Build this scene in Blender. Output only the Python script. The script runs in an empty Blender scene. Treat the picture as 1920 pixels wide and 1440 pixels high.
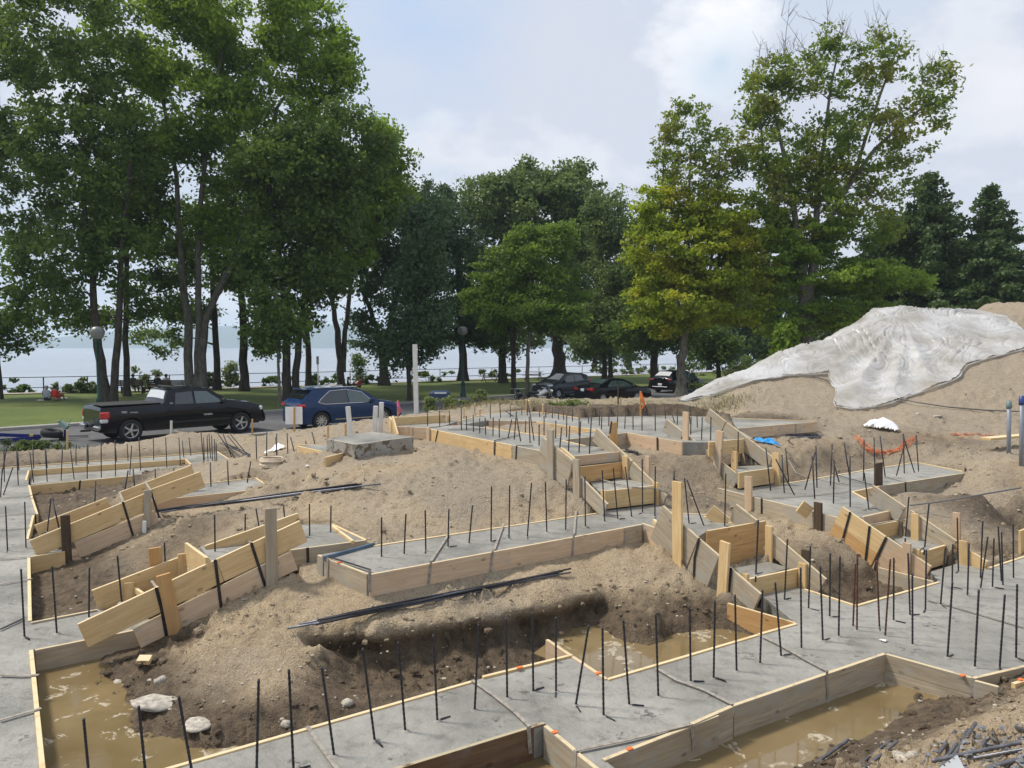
import bpy, math, random, bmesh
import numpy as np
from mathutils import Vector, Matrix

random.seed(7); rng = np.random.default_rng(7)
S = bpy.context.scene
R = math.radians

# ------------------------------------------------------------------ camera, sky, sun, exposure
PITCH = 2.9; F0 = 1442.0; CAMZ = 3.0
cd = bpy.data.cameras.new('camera'); cam = bpy.data.objects.new('camera', cd); S.collection.objects.link(cam)
cd.sensor_width = 36; cd.lens = 36 * F0 / 1920; cd.clip_start = 0.05; cd.clip_end = 20000
cam.location = (0, 0, CAMZ); cam.rotation_euler = (R(90 - PITCH), 0, 0)
S.camera = cam
S.cycles.volume_bounces = 2; S.cycles.transparent_max_bounces = 12
S.view_settings.view_transform = 'Standard'; S.view_settings.look = 'None'
S.view_settings.exposure = 0.6; S.view_settings.gamma = 1; S.view_settings.use_curve_mapping = False
SUN_EL, SUN_AZ = 56, -76      # azimuth measured from the viewing direction, negative = left
sl = bpy.data.lights.new('sun', 'SUN'); sl.energy = 2.6; sl.angle = R(9); sl.color = (1, .93, .82)
sun = bpy.data.objects.new('sun', sl); S.collection.objects.link(sun)
sd = Vector((math.sin(R(SUN_AZ)) * math.cos(R(SUN_EL)), math.cos(R(SUN_AZ)) * math.cos(R(SUN_EL)), math.sin(R(SUN_EL))))
sun.rotation_euler = sd.to_track_quat('Z', 'Y').to_euler()

W = bpy.data.worlds.new('World'); S.world = W; W.use_nodes = True
nt = W.node_tree; nt.nodes.clear()
def wn(t, **k):
    n = nt.nodes.new(t)
    for a, b in k.items(): setattr(n, a, b)
    return n
out = wn('ShaderNodeOutputWorld'); bg = wn('ShaderNodeBackground'); nt.links.new(bg.outputs[0], out.inputs[0])
sky = wn('ShaderNodeTexSky', sky_type='NISHITA', sun_disc=False, sun_elevation=R(SUN_EL), sun_rotation=R(SUN_AZ), air_density=1.2, dust_density=2.5, ozone_density=1.5)
bg.inputs[1].default_value = 0.10
tc = wn('ShaderNodeTexCoord'); mp = wn('ShaderNodeMapping'); mp.inputs['Scale'].default_value = (1, 1, 2.2)
nt.links.new(tc.outputs['Generated'], mp.inputs[0])
def wnoise(scale, detail, rough, loc=(0, 0, 0)):
    m = wn('ShaderNodeMapping'); m.inputs['Scale'].default_value = (1, 1, 1.7); m.inputs['Location'].default_value = loc
    nt.links.new(tc.outputs['Generated'], m.inputs[0])
    n = wn('ShaderNodeTexNoise'); n.inputs['Scale'].default_value = scale; n.inputs['Detail'].default_value = detail; n.inputs['Roughness'].default_value = rough
    nt.links.new(m.outputs[0], n.inputs[0]); return n
def wramp(src, stops):
    r = wn('ShaderNodeValToRGB'); e = r.color_ramp.elements
    while len(e) < len(stops): e.new(0.5)
    for i, (p, c) in enumerate(stops): e[i].position = p; e[i].color = (*c, 1)
    nt.links.new(src, r.inputs[0]); return r
def wmix(f, a, b):
    m = wn('ShaderNodeMix', data_type='RGBA')
    if isinstance(f, float): m.inputs[0].default_value = f
    else: nt.links.new(f, m.inputs[0])
    for i, v in ((6, a), (7, b)):
        if isinstance(v, tuple): m.inputs[i].default_value = (*v, 1)
        else: nt.links.new(v, m.inputs[i])
    return m.outputs[2]
# high thin overcast, thicker towards the horizon, some heaped cloud in it
veil = wramp(wnoise(1.6, 4, .5, (3.1, .4, 0)).outputs['Fac'], [(.30, (.72, .72, .72)), (.62, (1, 1, 1))])
c0 = wmix(veil.outputs[0], sky.outputs[0], (4.25, 4.85, 5.75))
hue = wramp(wnoise(1.1, 2, .5, (7.3, 2.2, 0)).outputs['Fac'], [(.40, (0, 0, 0)), (.62, (1, 1, 1))])
c1 = wmix(hue.outputs[0], c0, (4.55, 4.85, 5.6))
puffn = wnoise(3.1, 9, .56, (.87, 1.7, .35)).outputs['Fac']
puff = wramp(puffn, [(.545, (0, 0, 0)), (.60, (1, 1, 1)), (.66, (.75, .75, .75)), (.72, (.12, .12, .12))])
c2 = wmix(puff.outputs[0], c1, (5.4, 5.6, 6.1))
dk = wramp(puffn, [(.62, (0, 0, 0)), (.72, (.55, .55, .55))])
c3 = wmix(dk.outputs[0], c2, (3.9, 4.6, 5.5))
# one tall heap of cumulus up on the right and a blue gap at the top centre
def dirpx(x, y):
    v = Vector(((x - 960) / F0, math.cos(R(PITCH)) + (720 - y) / F0 * math.sin(R(PITCH)), -math.sin(R(PITCH)) + (720 - y) / F0 * math.cos(R(PITCH)))); return v.normalized()
def blob(d0, r, soft, amt, src, sc=(1, 1, 1)):
    sub = wn('ShaderNodeVectorMath', operation='SUBTRACT'); nt.links.new(tc.outputs['Generated'], sub.inputs[0]); sub.inputs[1].default_value = d0
    mu = wn('ShaderNodeVectorMath', operation='MULTIPLY'); nt.links.new(sub.outputs[0], mu.inputs[0]); mu.inputs[1].default_value = sc
    ln = wn('ShaderNodeVectorMath', operation='LENGTH'); nt.links.new(mu.outputs[0], ln.inputs[0])
    m1 = wn('ShaderNodeMath', operation='MULTIPLY_ADD'); nt.links.new(src, m1.inputs[0]); m1.inputs[1].default_value = amt; m1.inputs[2].default_value = r - amt * .5
    m2 = wn('ShaderNodeMath', operation='SUBTRACT'); nt.links.new(m1.outputs[0], m2.inputs[0]); nt.links.new(ln.outputs['Value'], m2.inputs[1])
    m3 = wn('ShaderNodeMapRange'); nt.links.new(m2.outputs[0], m3.inputs[0]); m3.inputs[1].default_value = 0; m3.inputs[2].default_value = soft; return m3.outputs[0]
fine = wnoise(9, 8, .6, (2.2, .3, .8)).outputs['Fac']
c4 = wmix(blob(dirpx(760, -30), .17, .16, .22, fine), c3, (3.5, 4.4, 5.9))
c5 = wmix(blob(dirpx(1345, 80), .075, .05, .17, fine), c4, (6.9, 6.9, 7.1))
c6 = wmix(blob(dirpx(1352, 118), .055, .05, .09, fine), c5, (4.3, 5.1, 6.0))
c7 = wmix(blob(dirpx(1890, 160), .06, .06, .12, fine), c6, (6.0, 6.0, 6.4))
nt.links.new(c7, bg.inputs[0])

# ------------------------------------------------------------------ helpers
cp, sp = math.cos(R(PITCH)), math.sin(R(PITCH))
ZM = {'1': (0, 780, 3), '2': (0, 1000, 3), '3': (480, 740, 3), '4': (480, 1000, 3), '5': (960, 740, 3.5556), '6': (960, 1000, 3.2722),
      '7': (1380, 740, 3.5556), '8': (1380, 1000, 3.2722), 'A': (720, 740, 6), 'B': (1000, 740, 8), 'C': (1160, 740, 6), 'D': (1040, 820, 8),
      'E': (1200, 900, 5.3333), 'F': (1480, 840, 4.8), 'G': (0, 820, 4.8), 'H': (1500, 1000, 4.5714)}
def px(s):
    if not isinstance(s, str): return s
    if ':' in s:
        k, r = s.split(':'); x, y = map(float, r.split(',')); a, b, c = ZM[k]; return (a + x / c, b + y / c)
    return tuple(map(float, s.split(',')))
def ray(p):
    x, y = px(p); r = (x - 960) / F0; u = (720 - y) / F0
    return Vector((r, cp + u * sp, -sp + u * cp))
def at(p, z):                      # the point seen at p that lies at height z
    d = ray(p); t = (z - CAMZ) / d.z; return Vector((d.x * t, d.y * t, z))
def atY(p, Y):                     # the point seen at p that lies Y metres ahead
    d = ray(p); t = Y / d.y; return Vector((d.x * t, Y, CAMZ + d.z * t))
def on(p, A, D, off=0.0):          # the point seen at p on the upright plane through A along D
    D = Vector((D.x, D.y, 0)).normalized(); N = Vector((D.y, -D.x, 0))
    if N.dot(Vector((-A.x, -A.y, 0))) < 0: N = -N
    A2 = A + N * off; d = ray(p); t = N.dot(Vector((A2.x, A2.y, 0))) / N.dot(Vector((d.x, d.y, 0)))
    return Vector((0, 0, CAMZ)) + d * t
DU = Vector((math.sin(R(57)), math.cos(R(57)), 0)); DV = Vector((-math.sin(R(33)), math.cos(R(33)), 0))

COL = S.collection
def tag(o, label=None, cat=None, group=None, kind=None):
    if label: o['label'] = label
    if cat: o['category'] = cat
    if group: o['group'] = group
    if kind: o['kind'] = kind
    return o
def empty(name, loc=(0, 0, 0), rz=0):
    o = bpy.data.objects.new(name, None); COL.objects.link(o); o.location = loc; o.rotation_euler = (0, 0, rz); o.empty_display_size = .1
    return o
def link(name, me, mat=None, parent=None, M=None):
    o = bpy.data.objects.new(name, me); COL.objects.link(o)
    if mat is not None and not me.materials: me.materials.append(mat)
    if parent is not None:
        o.parent = parent
        if M is not None: o.matrix_basis = M
    elif M is not None: o.matrix_world = M
    return o
def npmesh(name, V, Fq, smooth=True, attr=None):
    me = bpy.data.meshes.new(name); V = np.asarray(V, 'f4'); Fq = np.asarray(Fq, 'i4'); n = Fq.shape[1]
    me.vertices.add(len(V)); me.vertices.foreach_set('co', V.ravel())
    me.loops.add(Fq.size); me.loops.foreach_set('vertex_index', Fq.ravel())
    me.polygons.add(len(Fq)); me.polygons.foreach_set('loop_start', np.arange(0, Fq.size, n, dtype='i4'))
    me.polygons.foreach_set('use_smooth', np.full(len(Fq), smooth))
    if attr:
        for k, a in attr.items():
            at_ = me.attributes.new(k, 'FLOAT', 'POINT'); at_.data.foreach_set('value', np.asarray(a, 'f4'))
    me.update(calc_edges=True); me.validate(); return me
class MB:
    def __init__(s): s.v = []; s.f = []
    def add(s, V, Fs):
        b = len(s.v); s.v += [tuple(v) for v in V]; s.f += [tuple(b + i for i in f) for f in Fs]; return s
    def box(s, c, d, M=None):
        x, y, z = [k / 2 for k in d]; c = Vector(c)
        V = [Vector((sx * x, sy * y, sz * z)) for sx in (-1, 1) for sy in (-1, 1) for sz in (-1, 1)]
        V = [c + (M @ v if M else v) for v in V]
        return s.add(V, [(0, 1, 3, 2), (4, 6, 7, 5), (0, 4, 5, 1), (2, 3, 7, 6), (0, 2, 6, 4), (1, 5, 7, 3)])
    def bar(s, a, b, w, h):            # rectangular bar from a to b
        a, b = Vector(a), Vector(b); d = b - a; q = d.to_track_quat('X', 'Z').to_matrix()
        return s.box((a + b) / 2, (d.length, w, h), q)
    def tube(s, pts, r, n=8, cap=True):
        pts = [Vector(p) for p in pts]; rs = r if isinstance(r, (list, tuple)) else [r] * len(pts); b = len(s.v); up = Vector((.13, .21, 1)).normalized()
        for i, p in enumerate(pts):
            t = (pts[min(i + 1, len(pts) - 1)] - pts[max(i - 1, 0)]).normalized()
            a = t.cross(up)
            if a.length < .05: a = t.cross(Vector((1, 0, 0)))
            a.normalize(); c = t.cross(a)
            for k in range(n):
                an = 2 * math.pi * k / n; s.v.append(tuple(p + (a * math.cos(an) + c * math.sin(an)) * rs[i]))
        for i in range(len(pts) - 1):
            for k in range(n):
                k2 = (k + 1) % n; s.f.append((b + i * n + k, b + i * n + k2, b + (i + 1) * n + k2, b + (i + 1) * n + k))
        if cap: s.f.append(tuple(b + k for k in range(n))[::-1]); s.f.append(tuple(b + (len(pts) - 1) * n + k for k in range(n)))
        return s
    def lathe(s, prof, n=16, M=None, axis='z'):       # prof: (radius, height)
        b = len(s.v)
        for (r, h) in prof:
            for k in range(n):
                a = 2 * math.pi * k / n
                v = Vector((r * math.cos(a), r * math.sin(a), h)) if axis == 'z' else Vector((r * math.cos(a), h, r * math.sin(a)))
                s.v.append(tuple(M @ v if M else v))
        for i in range(len(prof) - 1):
            for k in range(n):
                k2 = (k + 1) % n; s.f.append((b + i * n + k, b + i * n + k2, b + (i + 1) * n + k2, b + (i + 1) * n + k))
        return s
    def me(s, name, smooth=False, bevel=0):
        me = bpy.data.meshes.new(name); me.from_pydata(s.v, [], s.f)
        bm = bmesh.new(); bm.from_mesh(me); bmesh.ops.recalc_face_normals(bm, faces=bm.faces)
        if bevel: bmesh.ops.bevel(bm, geom=list(bm.edges), offset=bevel, segments=1, affect='EDGES', profile=.5)
        bm.to_mesh(me); bm.free()
        if smooth: me.polygons.foreach_set('use_smooth', [True] * len(me.polygons))
        me.update(); return me
    def build(s, name, mat, parent=None, smooth=False, bevel=0, M=None):
        return link(name, s.me(name, smooth, bevel), mat, parent, M)

# ------------------------------------------------------------------ materials
class NT:
    def __init__(s, name):
        s.m = bpy.data.materials.new(name); s.m.use_nodes = True; s.t = s.m.node_tree; s.t.nodes.clear()
        s.o = s.n('ShaderNodeOutputMaterial'); s.b = s.n('ShaderNodeBsdfPrincipled'); s.l(s.b.outputs[0], s.o.inputs[0])
    def n(s, t, **k):
        n = s.t.nodes.new(t)
        for a, b in k.items(): setattr(n, a, b)
        return n
    def l(s, a, b): s.t.links.new(a, b)
    def coord(s, kind='Object', scale=(1, 1, 1), loc=(0, 0, 0), rnd=0):
        if kind == 'World': src = s.n('ShaderNodeNewGeometry').outputs['Position']
        else: src = s.n('ShaderNodeTexCoord').outputs[kind]
        mp = s.n('ShaderNodeMapping'); mp.inputs['Scale'].default_value = scale; mp.inputs['Location'].default_value = loc
        s.l(src, mp.inputs[0])
        if rnd:
            oi = s.n('ShaderNodeObjectInfo'); mu = s.n('ShaderNodeVectorMath', operation='SCALE'); mu.inputs[0].default_value = (rnd, rnd * .7, rnd * .3)
            s.l(oi.outputs['Random'], mu.inputs['Scale']); ad = s.n('ShaderNodeVectorMath'); s.l(mp.outputs[0], ad.inputs[0]); s.l(mu.outputs[0], ad.inputs[1]); return ad.outputs[0]
        return mp.outputs[0]
    def noise(s, vec, scale, detail=4, rough=.55, dist=0):
        n = s.n('ShaderNodeTexNoise'); n.inputs['Scale'].default_value = scale; n.inputs['Detail'].default_value = detail
        n.inputs['Roughness'].default_value = rough; n.inputs['Distortion'].default_value = dist; s.l(vec, n.inputs[0]); return n.outputs['Fac']
    def vor(s, vec, scale, feat='F1', out='Distance'):
        n = s.n('ShaderNodeTexVoronoi', feature=feat); n.inputs['Scale'].default_value = scale; s.l(vec, n.inputs[0]); return n.outputs[out]
    def ramp(s, src, stops, interp='LINEAR'):
        r = s.n('ShaderNodeValToRGB'); r.color_ramp.interpolation = interp; e = r.color_ramp.elements
        while len(e) < len(stops): e.new(.5)
        for i, (p, c) in enumerate(stops):
            e[i].position = p; e[i].color = (*c, 1) if isinstance(c, tuple) else (c, c, c, 1)
        s.l(src, r.inputs[0]); return r.outputs[0]
    def mix(s, f, a, b, bt='MIX'):
        m = s.n('ShaderNodeMix', data_type='RGBA', blend_type=bt)
        if isinstance(f, (float, int)): m.inputs[0].default_value = f
        else: s.l(f, m.inputs[0])
        for i, v in ((6, a), (7, b)):
            if isinstance(v, tuple): m.inputs[i].default_value = (*v, 1)
            else: s.l(v, m.inputs[i])
        return m.outputs[2]
    def math(s, op, a, b=0.0):
        m = s.n('ShaderNodeMath', operation=op)
        for i, v in ((0, a), (1, b)):
            if isinstance(v, (float, int)): m.inputs[i].default_value = v
            else: s.l(v, m.inputs[i])
        return m.outputs[0]
    def bump(s, h, strength=.3, dist=.02, prev=None):
        b = s.n('ShaderNodeBump'); b.inputs['Strength'].default_value = strength; b.inputs['Distance'].default_value = dist
        s.l(h, b.inputs['Height'])
        if prev is not None: s.l(prev, b.inputs['Normal'])
        return b.outputs[0]
    def set(s, col=None, rough=None, metal=None, normal=None, spec=None, coat=None, alpha=None, trans=None):
        for k, v in (('Base Color', col), ('Roughness', rough), ('Metallic', metal), ('Normal', normal), ('Specular IOR Level', spec), ('Coat Weight', coat), ('Alpha', alpha), ('Transmission Weight', trans)):
            if v is None: continue
            if isinstance(v, tuple): s.b.inputs[k].default_value = (*v, 1)
            elif isinstance(v, (float, int)): s.b.inputs[k].default_value = v
            else: s.l(v, s.b.inputs[k])
        return s.m
def simple(name, col, rough=.5, metal=0, spec=.5, coat=0, var=.12, vs=6):
    t = NT(name); v = t.noise(t.coord('Object', rnd=9), vs, 4)
    c = t.mix(t.ramp(v, [(.3, 0.0), (.7, 1.0)]), tuple(k * (1 - var) for k in col), tuple(min(1, k * (1 + var)) for k in col))
    return t.set(c, rough, metal, None, spec, coat)

def wood(name, dark, light, stain=0.0, staincol=(.30, .29, .27), edge=None, knots=.6, blot=0.0):
    t = NT(name); v = t.coord('Object', (.55, 1, 7), rnd=31)
    g = t.noise(v, 3.2, 7, .6, .6); g2 = t.noise(t.coord('Object', (1.5, 1, 60), rnd=17), 2.5, 4, .6)
    c = t.mix(t.ramp(g, [(.3, 0.0), (.68, 1.0)]), dark, light)
    c = t.mix(t.ramp(g2, [(.40, .35), (.62, 0.0)]), c, tuple(k * .62 for k in dark))
    # board-to-board difference
    oi = t.n('ShaderNodeObjectInfo'); c = t.mix(t.ramp(oi.outputs['Random'], [(0, 0.0), (1, .38)]), c, tuple(k * .72 for k in dark))
    kv = t.vor(t.coord('Object', (3.2, 1, 6), rnd=11), 1.25); c = t.mix(t.ramp(kv, [(.10, knots), (.16, 0.0)]), c, tuple(k * .28 for k in dark))
    if stain:
        sn = t.noise(t.coord('Object', (1, 1, 1.8), rnd=23), 2.6, 6, .62); c = t.mix(t.ramp(sn, [(.62 - stain * .35, 0.0), (.70 - stain * .2, .85)]), c, staincol)
    if blot:
        bn = t.noise(t.coord('Object', (1, 1, 1.6), rnd=5), 5.5, 5, .6); c = t.mix(t.ramp(bn, [(.52, 0.0), (.56, blot)]), c, (.10, .065, .035))
    sm = t.noise(t.coord('Object', (1, 1, 1), rnd=41), 1.7, 6, .65); c = t.mix(t.ramp(sm, [(.55, 0.0), (.75, .35)]), c, (.20, .16, .115))
    if edge:
        n = t.n('ShaderNodeTexCoord').outputs['Normal']; sx = t.n('ShaderNodeSeparateXYZ'); t.l(n, sx.inputs[0])
        e = t.noise(t.coord('Object', (3, 3, 3), rnd=7), 3, 4)
        c = t.mix(t.math('MULTIPLY', t.math('GREATER_THAN', sx.outputs['Z'], .8), t.ramp(e, [(.33, .15), (.45, 1.0)])), c, edge)
    return t.set(c, .75, 0, t.bump(t.math('ADD', g, g2), .25, .004), .3)
CREAM = (.60, .49, .31)
MW = {'n': wood('new_softwood', (.62, .415, .19), (.81, .61, .34), 0.0, edge=(.68, .56, .35)),
      'o': wood('golden_softwood', (.52, .29, .11), (.68, .44, .20), 0.0, edge=(.62, .50, .31)),
      't': wood('tan_used_formply', (.56, .39, .25), (.72, .55, .375), .18, (.42, .38, .31), edge=CREAM),
      'g': wood('weathered_grey_wood', (.34, .275, .19), (.56, .475, .355), .38, (.36, .34, .29), edge=CREAM),
      'k': wood('cement_splashed_board', (.27, .25, .21), (.38, .35, .29), .8, (.33, .32, .29), edge=(.42, .38, .3), blot=.85),
      'w': wood('wet_brown_board', (.10, .055, .03), (.20, .12, .065), .2, (.16, .14, .12), edge=(.42, .36, .24)),
      'd': wood('dark_brown_stake', (.06, .042, .028), (.13, .09, .055), 0.0, knots=.2)}
MSTEEL = simple('dark_steel', (.035, .035, .042), .55, .35, var=.4, vs=30)
MSTRAP = simple('black_strap', (.02, .02, .022), .6, .2, var=.5, vs=14)
MSTRAPL = simple('cement_coated_strap', (.30, .27, .23), .8, 0, var=.35, vs=25)
MRUST = simple('rusty_steel', (.10, .045, .03), .8, .2, var=.45, vs=30)
MBLUE = simple('blue_steel_angle', (.10, .15, .21), .5, .3, var=.3)
MW['s'] = MBLUE

def concrete():
    t = NT('fresh_concrete'); w = t.coord('World')
    n1 = t.noise(w, .9, 5, .6); n2 = t.noise(w, 7, 7, .65); n3 = t.noise(w, 45, 4, .6)
    c = t.mix(t.ramp(n1, [(.32, 0.0), (.68, 1.0)]), (.215, .208, .185), (.355, .345, .312))
    c = t.mix(t.ramp(n2, [(.28, .75), (.50, 0.0)]), c, (.15, .145, .13))
    c = t.mix(t.ramp(n2, [(.60, 0.0), (.74, .35)]), c, (.42, .40, .36))
    st = t.vor(t.coord('World', (1, 1, 1)), 2.3); sn = t.noise(w, 14, 6, .7)
    c = t.mix(t.math('MULTIPLY', t.ramp(sn, [(.52, 0.0), (.60, .85)]), t.ramp(st, [(.14, 1.0), (.40, 0.0)])), c, (.06, .055, .05))
    h = t.math('ADD', t.math('MULTIPLY', n2, .8), t.math('MULTIPLY', n3, .2))
    rough = t.ramp(n1, [(.35, .32), (.65, .75)])
    return t.set(c, rough, 0, t.bump(h, .8, .04), .4)
MCON = concrete()
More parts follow.
